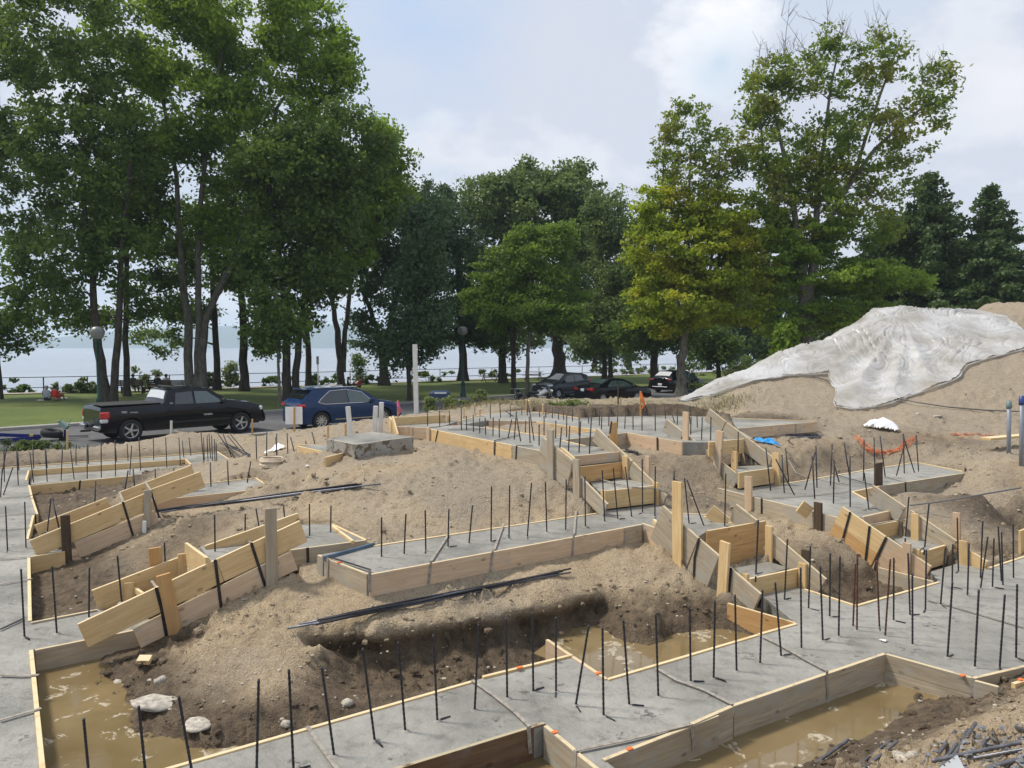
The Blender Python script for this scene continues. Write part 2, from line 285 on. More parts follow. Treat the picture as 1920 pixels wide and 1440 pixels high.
# ------------------------------------------------------------------ the boards of the forms
BD = {}
boards = [
('LS','ls1','2:175,655',0,'2:262,1560',0,.26,'n'),('LS','ls2','2:196,655',0,'2:930,508',0,.26,'g'),('LS','ls3','1:162,797',0,'1:168,1150',0,.26,'n'),
('LS','ls4','1:175,1160',.01,'1:545,1088',.01,.2,'g'),('LS','ls5','1:172,790',0,'1:365,762',0,.26,'n'),('LS','ls6','G:262,430',0,'G:288,545',0,.24,'n'),
('LS','ls7','G:290,552',0,'G:335,690',0,.24,'n'),('LS','ls8','G:300,700',0,'G:245,915',0,.24,'n'),('LS','ls9','G:275,432',0,'G:1190,345',0,.26,'n'),
('LS','ls10','G:262,295',0,'G:1668,195',0,.2,'n'),('LS','ls11','G:1672,197',0,'G:1725,248',0,.2,'n'),('LS','ls12','G:258,298',0,'G:232,385',0,.2,'n'),
('LS','ls13','-160,889',.02,'1:1215,200',.02,.2,'n'),('LS','ls14','1:1222,200',0,'1:1312,256',0,.15,'n'),
('A','a1','1:165,700',.25,'1:826,430','U',.27,'n'),('A','a2','1:852,410','@a1','1:1125,313','@a1',.27,'n'),('A','a3','1:415,712','@a1','1:870,530','@a1',.25,'t'),
('A','a4','G:310,790',.25,'G:960,542','U',.25,'n'),('A','a5','G:1080,490','@a4','G:1720,250','@a4',.25,'n'),
('A','a6','1:850,475',.65,'1:1525,405',.65,.27,'t'),('A','a7','1:1523,403',.65,'1:1440,347',.65,.2,'n'),('A','a8','1:1436,347',.65,'1:1140,378',.65,.15,'n'),
('B','b1','1:435,1170',.27,'1:1210,808','U',.27,'n'),('B','b1b','1:1214,806','@b1','1:1685,588','@b1',.27,'n'),('B','b2','1:745,1197','@b1','1:1635,762','@b1',.23,'t'),
('B','b3','1:515,980',.27,'1:1000,795','U',.27,'n'),('B','b3b','1:1150,730','@b3','1:1675,545','@b3',.25,'n'),('B','b4','1:1047,712','@b3','1:1165,796','@b1',.27,'n'),
('B','b5','1:755,960','@b3','1:803,993','=',.2,'n'),('B','b6','3:190,873',.65,'3:618,817',.65,.27,'g'),('B','b7','3:616,815',.65,'3:425,725',.65,.12,'n'),('B','b8','3:545,820',.67,'3:430,735',.67,.05,'n'),
('M','m1','692,1077',.65,'1168,989.5',.65,.27,'t'),('M','m2','1169,989.3',.65,'1203,983',.65,.27,'g'),('M','m3','597,1040',.65,'690,1076',.65,.27,'g'),
('M','m5','3:385,908',.675,'3:665,832',.675,.06,'s'),('M','m6','700,1023',.65,'D:680,1128',.65,.15,'n'),('M','m7','D:390,1002',.655,'D:680,1114',.655,.15,'n'),
('M','m8','E:24,431',.65,'E:535,601',.65,.27,'t'),('M','m9','E:430,330',.65,'E:700,347',.65,.15,'t'),('M','m10','E:640,360',.66,'E:980,437',.66,.12,'n'),
('M','m11','E:740,252',.86,'E:900,386',.70,.2,'n'),('M','m12','E:140,390',.70,'E:225,475',.67,.12,'n'),
('S1','s1a','D:800,1000',.82,'D:380,570','V',.25,'g'),('S1','s1b','B:150,637','@s1a','B:605,985','@s1a',.26,'g',2),('S1','s1d','B:392,787','@s1a','B:588,958','@s1a',.10,'n',1,-.045),
('S1','s1e','D:1690,870',.8,'D:1175,365','V',.26,'g'),('S1','s1e2','D:1165,355','@s1e','B:960,502','@s1e',.26,'g'),
('S1','s1f','B:592,922',1.31,'B:1340,850',1.31,.16,'t'),('S1','s1g','B:690,1082',1.16,'B:1480,992',1.16,.26,'o'),('S1','s1h','D:775,800',.92,'D:1480,722',.92,.28,'n'),
('S2','s2a','E:1215,1140',.2,'E:895,862','V',.28,'g'),('S2','s2b','E:235,255','@s2a','E:592,582','@s2a',.27,'g',2),('S2','s2b2','E:596,585','@s2a','E:800,760','@s2a',.27,'g',2),
('S2','s2c','E:1865,990',.2,'E:1320,522','V',.27,'g'),('S2','s2d','E:965,240','@s2c','E:1175,402','@s2c',.27,'g'),
('S2','s2e','E:670,507',.76,'E:1250,407',.76,.26,'o',2),('S2','s2f','E:1095,985',.25,'E:1600,877',.25,.27,'n'),
('S3','s3a','C:1360,910',.82,'C:925,565','V',.27,'g'),('S3','s3a2','C:915,560','@s3a','C:545,278','@s3a',.27,'g'),('S3','s3b','C:720,676','@s3a','C:1060,914','@s3a',.26,'g'),
('S3','s3c','C:1740,705',1.08,'C:1220,310','V',.27,'g'),('S3','s3c2','C:1210,303','@s3c','C:1025,157','@s3c',.27,'g'),
('S3','s3d','C:1012,532',1.33,'C:1500,487',1.33,.27,'n'),('S3','s3e','C:1160,682',1.1,'C:1480,608',1.1,.2,'t'),('S3','s3f','C:1350,876',.92,'C:1740,822',.92,.28,'n'),
('S4','s4a','F:1280,1065',.2,'F:880,800','V',.28,'t',2),('S4','s4a2','F:870,795','@s4a','F:480,527','@s4a',.28,'n',2),
('S4','s4b','F:1790,1022',.12,'F:1610,912','V',.27,'n'),('S4','s4c','F:1510,835','@s4b','F:1097,560','@s4b',.27,'g'),('S4','s4d','F:1050,532','@s4b','F:760,336','@s4b',.27,'g'),
('S4','s4e','F:660,617',.66,'F:1040,532',.66,.16,'t'),('S4','s4f','F:740,702',.5,'F:1170,617',.5,.26,'n'),('S4','s4g','F:1180,935',.25,'F:1530,836',.25,.27,'n'),('S4','s4h','H:680,292',0,'H:1145,412',0,.27,'g'),
('FL','fl1','200,1473',0,'885,1277',0,.26,'n'),('FL','fl1b','905,1268',.012,'1073,1227',.012,.2,'n'),('FL','fl2','6:215,650',0,'6:580,892',0,.27,'t'),
('FL','fl3','1139,1273',0,'6:1508,621',0,.26,'n'),('FL','fl3b','6:1514,617',.0,'6:1745,552',.0,.2,'n'),('FL','fl4','6:1325,427',0,'6:1740,548',0,.27,'o'),
('FL','fl5','1509,1104',0,'H:478,616',0,.2,'n'),('FL','fl6','H:485,616',0,'H:1190,415',0,.2,'n'),('FL','fl7','H:1400,240',0,'H:1598,299',0,.2,'n'),('FL','fl8','H:1604,299',0,'2100,985',0,.2,'n'),
('FN','fn1','500,1515',0,'6:198,1161',0,.3,'w'),('FN','fn2','6:205,1178',0,'6:393,1335',0,.3,'g'),('FN','fn2b','6:402,1347',0,'1150,1465',0,.3,'g'),('FN','fn3','6:560,1387',0,'6:1262,1113',0,.3,'g'),
('FN','fn4','6:1100,1167',.012,'6:1348,1058',.012,.3,'g'),('FN','fn5','6:1353,1055',0,'8:912,736',0,.32,'g'),('FN','fn6','8:920,738',0,'8:1450,885',0,.16,'g',2),
('FN','fn7','8:1466,901',0,'8:1612,940',0,.27,'g'),('FN','fn8','1824,1271',0,'2010,1228',0,.2,'g'),('FN','fn9','1900,1281',0,'2010,1249',0,.2,'n'),
('R1','r1a','1347,915',.65,'F:470,632',.65,.27,'g'),('R1','r1b','1650,911',.65,'1813,886',.65,.27,'g'),('R1','r1b2','F:562,392',.65,'1649,911',.65,.17,'n'),
('R1','r1c','1815,885',.65,'1716,866',.65,.27,'n'),('R1','r1d','1714,866.5',.65,'1461,908',.65,.15,'n'),('R1','r1e','F:570,394',.65,'F:700,462',.65,.15,'n'),('R1','r1f','F:130,475',.80,'F:220,540',.70,.2,'n'),
('R2','r2a','C:1340,378',1.3,'7:400,191',1.3,.24,'t'),('R2','r2a2','7:402,190.6',1.3,'7:535,180',1.3,.24,'t'),('R2','r2b','C:1250,255',1.3,'C:1395,265',1.3,.22,'t'),('R2','r2c','C:1402,265',1.3,'1527,789',1.3,.1,'n'),
('T','t1','803,803.5',1.3,'927,828',1.3,.25,'n'),('T','t1b','928,828.2',1.3,'961,834.8',1.3,.25,'n'),('T','t2','962,835',1.3,'1016,845.5',1.3,.25,'g'),('T','t3','908,801',1.3,'1026,818',1.3,.2,'n'),
('T','t4','A:1180,290',1.3,'1004,790',1.3,.25,'t'),('T','t5','1006,790',1.3,'1119,806',1.3,.25,'n'),('T','t6','1026,817',1.3,'1117,808.3',1.3,.1,'n'),('T','t7','1054,825',1.3,'1100,836',1.3,.1,'n'),
('T','t8','1056,824.5',1.3,'1117,818',1.3,.25,'g'),('T','t9','1139,816',1.3,'1174,811',1.3,.25,'g'),('T','t10','1176,811',1.3,'1232,820.5',1.3,.25,'t'),('T','t11','1233,820.6',1.3,'1280,828.5',1.3,.25,'t'),
('T','t12','861,789',1.3,'907,776.5',1.3,.12,'n'),('T','t13','909,776',1.3,'978,769.5',1.3,.12,'n'),('T','t14','980,769.5',1.3,'1040,776',1.3,.12,'n'),('T','t15','1042,776.3',1.3,'1086,783.5',1.3,.12,'n'),
('P0','p1','A:142,357',1.3,'A:278,362',1.3,.24,'t'),('P0','p2','A:332,366',1.3,'A:480,373',1.3,.12,'t',2),('P0','p3','A:112,258',1.40,'A:690,224',1.40,.25,'n'),('P0','p3b','A:708,232',1.38,'A:745,230',1.38,.2,'n'),
('P0','p4','A:62,246',1.43,'A:140,355',1.3,.25,'n'),
('PD','pd1','667.5,833.5',1.3,'702,828.5',1.3,.26,'k'),('PD','pd1b','703,828.4',1.3,'774,818.5',1.3,.26,'k'),('PD','pd2','614,822.5',1.3,'666.5,833.5',1.3,.26,'k'),('PD','pd3','600,857',1.12,'656,843',1.12,.26,'n',1,.1),
('PD','pd4','3:235,287',1.02,'3:400,324',1.02,.2,'n'),('PD','pd5','3:240,282',1.02,'3:405,277',1.02,.1,'n'),
]
FWL = {'LS': 'yellow board forms around the muddy cells of the left hand footing', 'A': 'new raking boards farther back on the left with a dark stake at the low end',
 'B': 'new raking boards at left centre with an orange stake nailed across the low end', 'M': 'tan knotty boards around the long middle footing with the row of dowels',
 'S1': 'grey raking boards with yellow risers stepping down from the upper slab at centre', 'S2': 'grey raking boards with tall yellow stakes stepping down to the front footing',
 'S3': 'grey raking boards between two round-topped posts stepping down beside the blue rag', 'S4': 'golden raking boards with long black straps stepping down at right',
 'FL': 'thin cream boards along the far edge of the front footing', 'FN': 'grey cement-stained boards along the near edge of the front footing above the brown water',
 'R1': 'grey boards around the flat footing at right below the orange net', 'R2': 'tan boards around the flat footing under the plastic covered mound',
 'T': 'yellow boards around the upper slab and its open cells', 'P0': 'low forms with tall yellow board behind the pedestal', 'PD': 'blotched cement-splashed boards around the square pedestal'}
FW = {}
def fw(k):
    if k not in FW: FW[k] = tag(empty('formwork', (0, 0, 0)), FWL[k], 'formwork', 'timber forms of the foundation')
    return FW[k]
def mz(z): return z if z <= 0 else (z * .8 if z <= .65 else .52 + (z - .65) * 1.077)     # three pour levels: 0, 0.52 and 1.22 m
def resolve(p, z, A=None):
    if isinstance(z, (int, float)): return at(p, mz(z))
    if z == 'U': return on(p, A, DU)
    if z == 'V': return on(p, A, DV)
    if z == '=': return at(p, A.z)
    b = BD[z[1:]]; return on(p, b[0], b[1] - b[0])
def add_board(par, A, B, h, st, off=0.0, th=.038, name='board', drop=0.0):
    D = B - A
    if D.x < 0: A, B = B, A; D = -D
    L = D.length; X = D.normalized(); Y = Vector((-X.y, X.x, 0)).normalized(); Z = X.cross(Y)
    M = Matrix((X, Y, Z)).transposed().to_4x4(); M.translation = A + (-Y) * off * (1 if (-Y).dot(-A) > 0 else -1)
    M.translation -= Z * drop
    mb = MB(); mb.box((L / 2, 0, -h / 2), (L, th, h))
    o = mb.build(name, MW[st], par, bevel=.0025, M=M); return o
toe = []
for b in boards:
    k, i, p1, z1, p2, z2, h, st = b[:8]; n = b[8] if len(b) > 8 else 1; off = b[9] if len(b) > 9 else 0
    A = resolve(p1, z1); B = resolve(p2, z2, A); BD[i] = (A, B, h * n)
    for j in range(n): add_board(fw(k), A, B, h - .003, st if j == 0 or st != 'n' else 'o', off, drop=j * h)
    if __name__ == '__main__' and z1 != z2 and False: print(i, [round(v, 2) for v in (*A, *B)], round((B - A).length, 2))

# posts and cleats nailed to the forms: (form, board, x at foot, top, foot, width px, wood, offset, x shift of the top)
posts = [('A','a1',127,966,1064,16,'d',.045,-5),('A','a1',277,919,975,13,'g',.045,0),('B','b1',331,1077,1197,24,'o',.045,-25),('B','b1',510,953,1101,21,'g',.045,-3),
('B','b3',292,1027,1062,22,'o',-.06,-2),('B','b3',342,1038,1077,16,'n',.04,0),('B','b3',242,1092,1128,16,'n',.04,0),
('S2','s2a',1271,903,1074,17,'n',.05,-1),('S2','s2a',1352,1016,1151,17,'n',.05,8),('S2','s2c',1442,986,1051,12,'n',.04,0),('S2','s2c',1505,1056,1104,13,'n',.04,0),('S2','s2a',1397,1075,1088,12,'n',-.06,0),('S2','s2c',1511,1031,1052,14,'d',-.06,0),
('S1','s1a',1033,806,908,11,'g',.045,-1),('S1','s1a',1082,861,964,12,'g',.045,-1),('S1','s1e',1172.5,855,892,9,'n',.035,0),('S1','s1e',1229.5,904,941,9.5,'n',.04,0),('S1','s1a',1132,919,933,8,'n',-.06,0),
('S1','s1e',1214,855,892,8,'t',-.12,0),('T','t9',1150,792,840,13,'o',.05,0),
('S3','s3a',1285,772,886,10,'t',.05,1),('S3','s3a',1339,808,937,13,'t',.05,11),('S3','s3a',1377,846,886,10,'n',-.07,0),('S3','s3c',1456,849,909,12,'n',.04,-1),('S3','s3a',1338,836,851,5,'n',-.06,0),
('R1','r1a',1404,893,961,12,'t',.045,-1),('R1','r1a',1534,942,1003,13,'d',.045,0),('R1','r1b',1647,868,915,12,'d',-.06,0),
('S4','s4a',1697,1018,1107,13,'t',.045,4),('S4','s4b',1807,1014,1057,14,'n',.04,-1),('S4','s4c',1716,963,1006,13,'n',.04,0),('S4','s4a',1719,1029,1041,12,'n',-.07,0),('S4','s4c',1794,961,1014,12,'t',-.12,0),
('FL','fl8',1917,993,1023,10,'n',-.1,0),('P0','p4',744,784,812,5,'n',.04,-8),('P0','p1',771,801,817,6,'t',.04,0),('T','t1',803,802,830,5,'t',.04,0)]
for k, b, x, yt, yb, w, st, off, dx in posts:
    A, B, _ = BD[b]; D = (B - A); D.z = 0; D.normalize()
    f = on((x, yb), A, D, off); t = on((x + dx, yt), A, D, off); wd = w * f.y / F0 / max(.45, abs(D.x * f.y - D.y * f.x) / f.xy.length)
    X = (t - f); L = X.length; Z = X.normalized(); N = Vector((D.y, -D.x, 0)); Xd = N.cross(Z).normalized(); Y = Z.cross(Xd)
    M = Matrix((Xd, Y, Z)).transposed().to_4x4(); M.translation = f - Z * .12
    mb = MB(); mb.box((0, 0, (L + .12) / 2), (L + .12, .036, wd))
    mb.v = [(v[2], v[1], v[0] + (L + .12) / 2) for v in mb.v]; mb.v = [(v[0] - 0, v[1], v[2]) for v in mb.v]
    xs = [v[0] for v in mb.v]; cx = (min(xs) + max(xs)) / 2; mb.v = [(v[0] - cx, v[1], v[2]) for v in mb.v]
    Mr = M @ Matrix.Rotation(R(-90), 4, 'Y')        # grain runs along local x
    mb.v = [(v[2], v[1], -v[0]) for v in mb.v]
    mb.build('stake', MW[st], fw(k), bevel=.002, M=Mr)

# ties: flat steel straps over the boards and across the wet concrete
def ribbon(par, P, w, th, mat, name='strap', up=None):
    mb = MB()
    for a, b in zip(P[:-1], P[1:]):
        mb.bar(a, b, w if up is None else th, th if up is None else w)
    return mb.build(name, mat, par)
faces_ = [('A','a1',['G:1105,580','G:1200,895']),('A','a2',['G:1355,480','G:1435,725']),('B','b1',['1:1210,808','1:1245,1080']),('B','b1',['1:1413,712','1:1493,960']),('B','b1',['1:878,965','1:910,1090','1:945,1285']),
('S1','s1a',['C:-80,300','C:-100,440']),('S2','s2a',['E:592,580','E:545,780','E:537,960']),('S2','s2a',['E:912,880','E:880,1190']),('M','m8',['E:187,475','E:176,655']),('M','m8',['E:300,300','E:250,380','E:213,655']),
('S4','s4a',['F:548,575','F:465,880']),('S4','s4a',['F:722,702','F:680,1050']),('S4','s4a',['F:872,805','F:788,995','F:766,1110']),('R1','r1b',['F:1047,310','F:1052,440']),('R1','r1b',['F:1605,218','F:1612,342']),
('M','m1',['3:640,985','3:640,1112']),('M','m1',['3:985,935','3:972,1066']),('M','m1',['3:1332,878','3:1320,1005']),('M','m1',['3:1788,788','3:1780,912']),('M','m3',['3:375,905','3:372,1020']),('M','m3',['3:405,915','3:400,1030']),
('T','t1',['A:605,400','A:572,550']),('T','t1b',['A:1248,515','A:1243,690']),('T','t2',['A:1490,575','A:1480,748']),('T','t10',['C:435,480','C:440,655']),
('FN','fn5',['8:558,845','8:565,1012']),('FN','fn6',['8:1452,888','8:1450,1000']),('FN','fn3',['6:1102,1172','6:1117,1330']),('FN','fn1',['6:100,1185','6:113,1350']),('FN','fn2',['6:388,1332','6:384,1445']),
('S3','s3a',['C:715,468','C:655,740']),('S3','s3a',['C:913,563','C:830,898']),('R1','r1a',['E:1215,183','E:1215,355']),('LS','ls9',['G:722,388','G:712,490']),('PD','pd1b',['703,829','704,858']),('PD','pd2',['3:430,250','3:430,300']),
('R2','r2a2',['7:398,192','7:394,268']),('B','b6',['3:290,860','3:293,945'])]
FDIR = {}
for k, b, P in faces_:
    A, B, _ = BD[b]; pts = [on(p, A, B - A, .026) for p in P]
    light = k in ('M', 'FN', 'R2', 'PD', 'LS') and b not in ('m8',)
    mb = MB(); D = (B - A); D.z = 0; D.normalize(); w = .016
    for a, c in zip(pts[:-1], pts[1:]):
        N = Vector((-D.y, D.x, 0)) * .0025
        q = [a - D * w, a + D * w, c + D * w, c - D * w]; mb.add([v - N for v in q] + [v + N for v in q], [(0, 1, 2, 3), (4, 5, 6, 7), (0, 1, 5, 4), (1, 2, 6, 5), (2, 3, 7, 6), (3, 0, 4, 7)])
    mb.build('strap', MSTRAPL if light and k != 'LS' else MSTRAP, fw(k))
flats = [('M',.66,['3:985,935','3:1082,787'],1),('M',.66,['3:1340,870','3:1392,725'],1),('M',.66,['3:1788,783','3:1800,650'],1),('M',.67,['3:645,985','3:412,912'],0),
('FN',.012,['4:1215,825','4:1330,905','4:1450,1000','4:1540,1085'],1),('FN',.012,['6:885,825','6:1010,900','6:1180,960','6:1352,1048'],1),('FN',.012,['8:160,630','8:280,690','8:430,775','8:556,842'],1),
('FN',.012,['4:290,1085','4:350,1180','4:460,1330'],1),('FL',.012,['H:1090,565','H:1300,620','H:1920,800'],1),('FN',.015,['6:395,1330','6:700,1268','6:1090,1172'],1),
('LS',.012,['2:0,795','2:120,800','2:218,796'],1),('LS',.012,['2:0,1050','2:120,1015','2:232,984'],1),('LS',.012,['G:0,545','G:290,520'],1),('LS',.012,['G:0,702','G:300,678'],1),('LS',.012,['G:0,830','G:270,812'],1),
('LS',.012,['G:0,1092','G:240,1078'],1),('LS',.012,['G:0,1320','G:290,1272'],1),('LS',.012,['2:0,540','2:130,480'],0),('S1',1.31,['B:830,832','B:1290,790'],1),('R1',.66,['7:170,690','7:530,665','7:760,640'],1),('R1',.66,['7:840,763','7:1075,715'],1),
('S4',.53,['F:720,690','F:1160,615'],1),('R1',.67,['F:380,230','F:740,330'],0),('T',1.31,['A:720,390','A:1130,382'],0),('T',1.31,['A:1248,515','A:1400,480','A:1520,455'],0),('T',1.31,['A:1490,570','A:1680,572'],0),
('S3',1.33,['C:780,410','C:1135,318'],1),('R1',.66,['F:860,250','F:1050,305'],1),('T',1.31,['B:310,770','B:880,770'],0),('B',.68,['1:1330,672','1:1415,712'],1),('B',.3,['1:812,870','1:880,965'],1),('A',.72,['G:1075,490','G:1110,580'],1),('A',.9,['G:1305,400','G:1358,478'],1)]
for k, z, P, lt in flats:
    mb = MB(); pts = [at(p, mz(z)) for p in P]
    for a, c in zip(pts[:-1], pts[1:]): mb.bar(a, c, .03, .006)
    mb.build('strap', MSTRAPL if lt else MSTRAP, fw(k))

# ------------------------------------------------------------------ poured concrete
slabs = [
('front_footing_slab', 0, ['200,1473','480,1393','885,1277','1073,1227','6:215,650','1137,1273','1421,1190','1493,1169','1427,1116','1497,1101','1605,1134','1760,1091','1745,1072','1801,1055','1850,1065.6','2100,985','2500,1060','2400,1180','1990,1235','1821,1272','1660.6,1224','1373,1322','1300,1352','1131,1423','1165,1450','1120,1445','1083,1407','1023,1360','753,1437','500,1515','300,1560'], 'wet grey concrete of the wide front footing running across the picture'),
('left_footing_slab', 0, ['-260,1500','60,1560','88,1480','60,1218','312,1168','185,1141','58,1166','54,1045','120,1035','66,1010','52,1011','66,962','58,932','54,910','53,897','49,895','53,882','348,861','359,871','420,868','437,865','407,847','0,877','-160,889','-420,915','-500,1100'], 'wet grey concrete of the left hand footing running away along the picture edge'),
('strip_footing_slab', -.13, ['57,909','248,892','330,880','346,863','56,883'], 'sunken grey concrete strip between two yellow boards at far left'),
('stepped_end_slab', .65, ['275,938','508,915','480,895.5','360,908'], 'small grey slab at the top of the farther left stepped footing'),
('stepped_end_slab', .65, ['543,1031','686,1012','621,982','560,984','375,1025','395,1052'], 'small grey slab at the top of the left centre stepped footing'),
('middle_footing_slab', .65, ['600,1040','692,1077','1203,983','1299,1012','1326,996','1384,985.5','1331,964','1281,962','1225,944','1135,957','1125,961','700,1023'], 'smooth grey slab of the long middle footing with a row of dowels'),
('right_footing_slab', .65, ['1347,915','1383,918.5','1450,908.5','1461,908','1495,902','1636,878','1715,866.5','1814,885','1650,911.5','1599,921.5','1628,937','1652,942','1693,950','1697,953','1617,970','1577,972'], 'grey slab of the flat right hand footing full of leaning dowels'),
('upper_slab', 1.3, ['803,803.5','840,798','870,797','908,801','1024,817','1054,825','1100,836','1158,842','1167,846','1074,856','1016,845.5'], 'near strip of the upper grey slab behind the yellow boards'),
('upper_slab', 1.3, ['1026,817','1117,808.5','1124,805','1118,817','1056,824.5'], 'narrow grey cross strip between the two open cells of the upper slab'),
('upper_slab', 1.3, ['861,789','907,776.5','978,769.5','1040,776','1086,783.5','1115,782','1240,779','1325,781','1352,795','1396,812','1411,822','1328,829.5','1280,829','1175,811','1139,816','1119,806','1005,790','917,788','870,795.5'], 'broad far strip of the upper grey slab below the dark earth bank'),
('pad_slab', 1.24, ['740,786','743,799','800,802','835,797.5','858,790','835,781','742,783'], 'grey slab left of the upper slab, behind the pedestal'),
('under_mound_slab', 1.3, ['1383,803','1530,790','1480,789','1393,784','1368,782.5'], 'pale grey slab below the plastic covered mound'),
('pedestal_slab', 1.3, ['614,822.5','667,833.5','774,818.5','697,809.5'], 'square grey pedestal top in front of the blue car'),
('low_pad_slab', 1.02, ['3:245,285','3:400,322','3:430,300','3:405,278'], 'small low grey pad left of the pedestal'),
('step_slab', .92, ['D:480,620','D:800,672','D:1020,603','D:1465,715','D:1470,735','D:780,812','D:690,830'], 'grey tread of the centre steps under the yellow riser'),
('step_slab', .25, ['E:950,880','E:1290,815','E:1490,880','E:1230,950','E:1095,992','E:1030,960'], 'grey tread between yellow risers right of the tall yellow stakes'),
('step_slab', .92, ['C:1300,810','C:1640,790','C:1745,822','C:1350,878'], 'grey tread of the steps beside the blue rag'),
('step_slab', .25, ['F:930,812','F:1160,795','F:1420,860','F:1530,836','F:1180,938','F:1090,930'], 'grey tread of the right hand steps'),
]
SLP = []
for nm, z, P, lb in slabs:
    z = mz(z)
    pts = [at(p, z - .012) for p in P]; SLP.append((z, [(v.x, v.y) for v in pts]))
    n = len(pts); V = pts + [Vector((v.x, v.y, v.z - .24)) for v in pts]
    area = sum(pts[i].x * pts[(i + 1) % n].y - pts[(i + 1) % n].x * pts[i].y for i in range(n))
    mb = MB(); mb.add(V, [tuple(range(n)), tuple(range(2 * n - 1, n - 1, -1))] + [(i, (i + 1) % n, n + (i + 1) % n, n + i) for i in range(n)])
    o = mb.build('concrete_footing' if nm != 'step_slab' else 'concrete_step', MCON); tag(o, lb, 'concrete footing', 'poured concrete of the foundation')

# ------------------------------------------------------------------ rebar dowels
def ribbed(L=1.0, r=.0105, n=7, rings=40, name='rebar'):
    mb = MB(); mb.tube([(0, 0, L * i / rings) for i in range(rings + 1)], [r * (1.0 if i % 2 else .80) for i in range(rings + 1)], n); return mb.me(name, True)
RB = ribbed(); RB.materials.append(MSTEEL); RB2 = RB.copy(); RB2.materials[0] = MRUST
RBF = ribbed(r=.013, n=5, rings=1, name='rebar_plain'); RBF.materials.append(MSTEEL)
ORD = ['first', 'second', 'third', 'fourth', 'fifth', 'sixth', 'seventh', 'eighth', 'ninth', 'tenth', 'eleventh', 'twelfth', 'thirteenth', 'fourteenth', 'fifteenth', 'sixteenth', 'seventeenth', 'eighteenth', 'nineteenth', 'twentieth',
 'twenty-first', 'twenty-second', 'twenty-third', 'twenty-fourth', 'twenty-fifth', 'twenty-sixth', 'twenty-seventh', 'twenty-eighth', 'twenty-ninth', 'thirtieth', 'thirty-first', 'thirty-second', 'thirty-third', 'thirty-fourth']
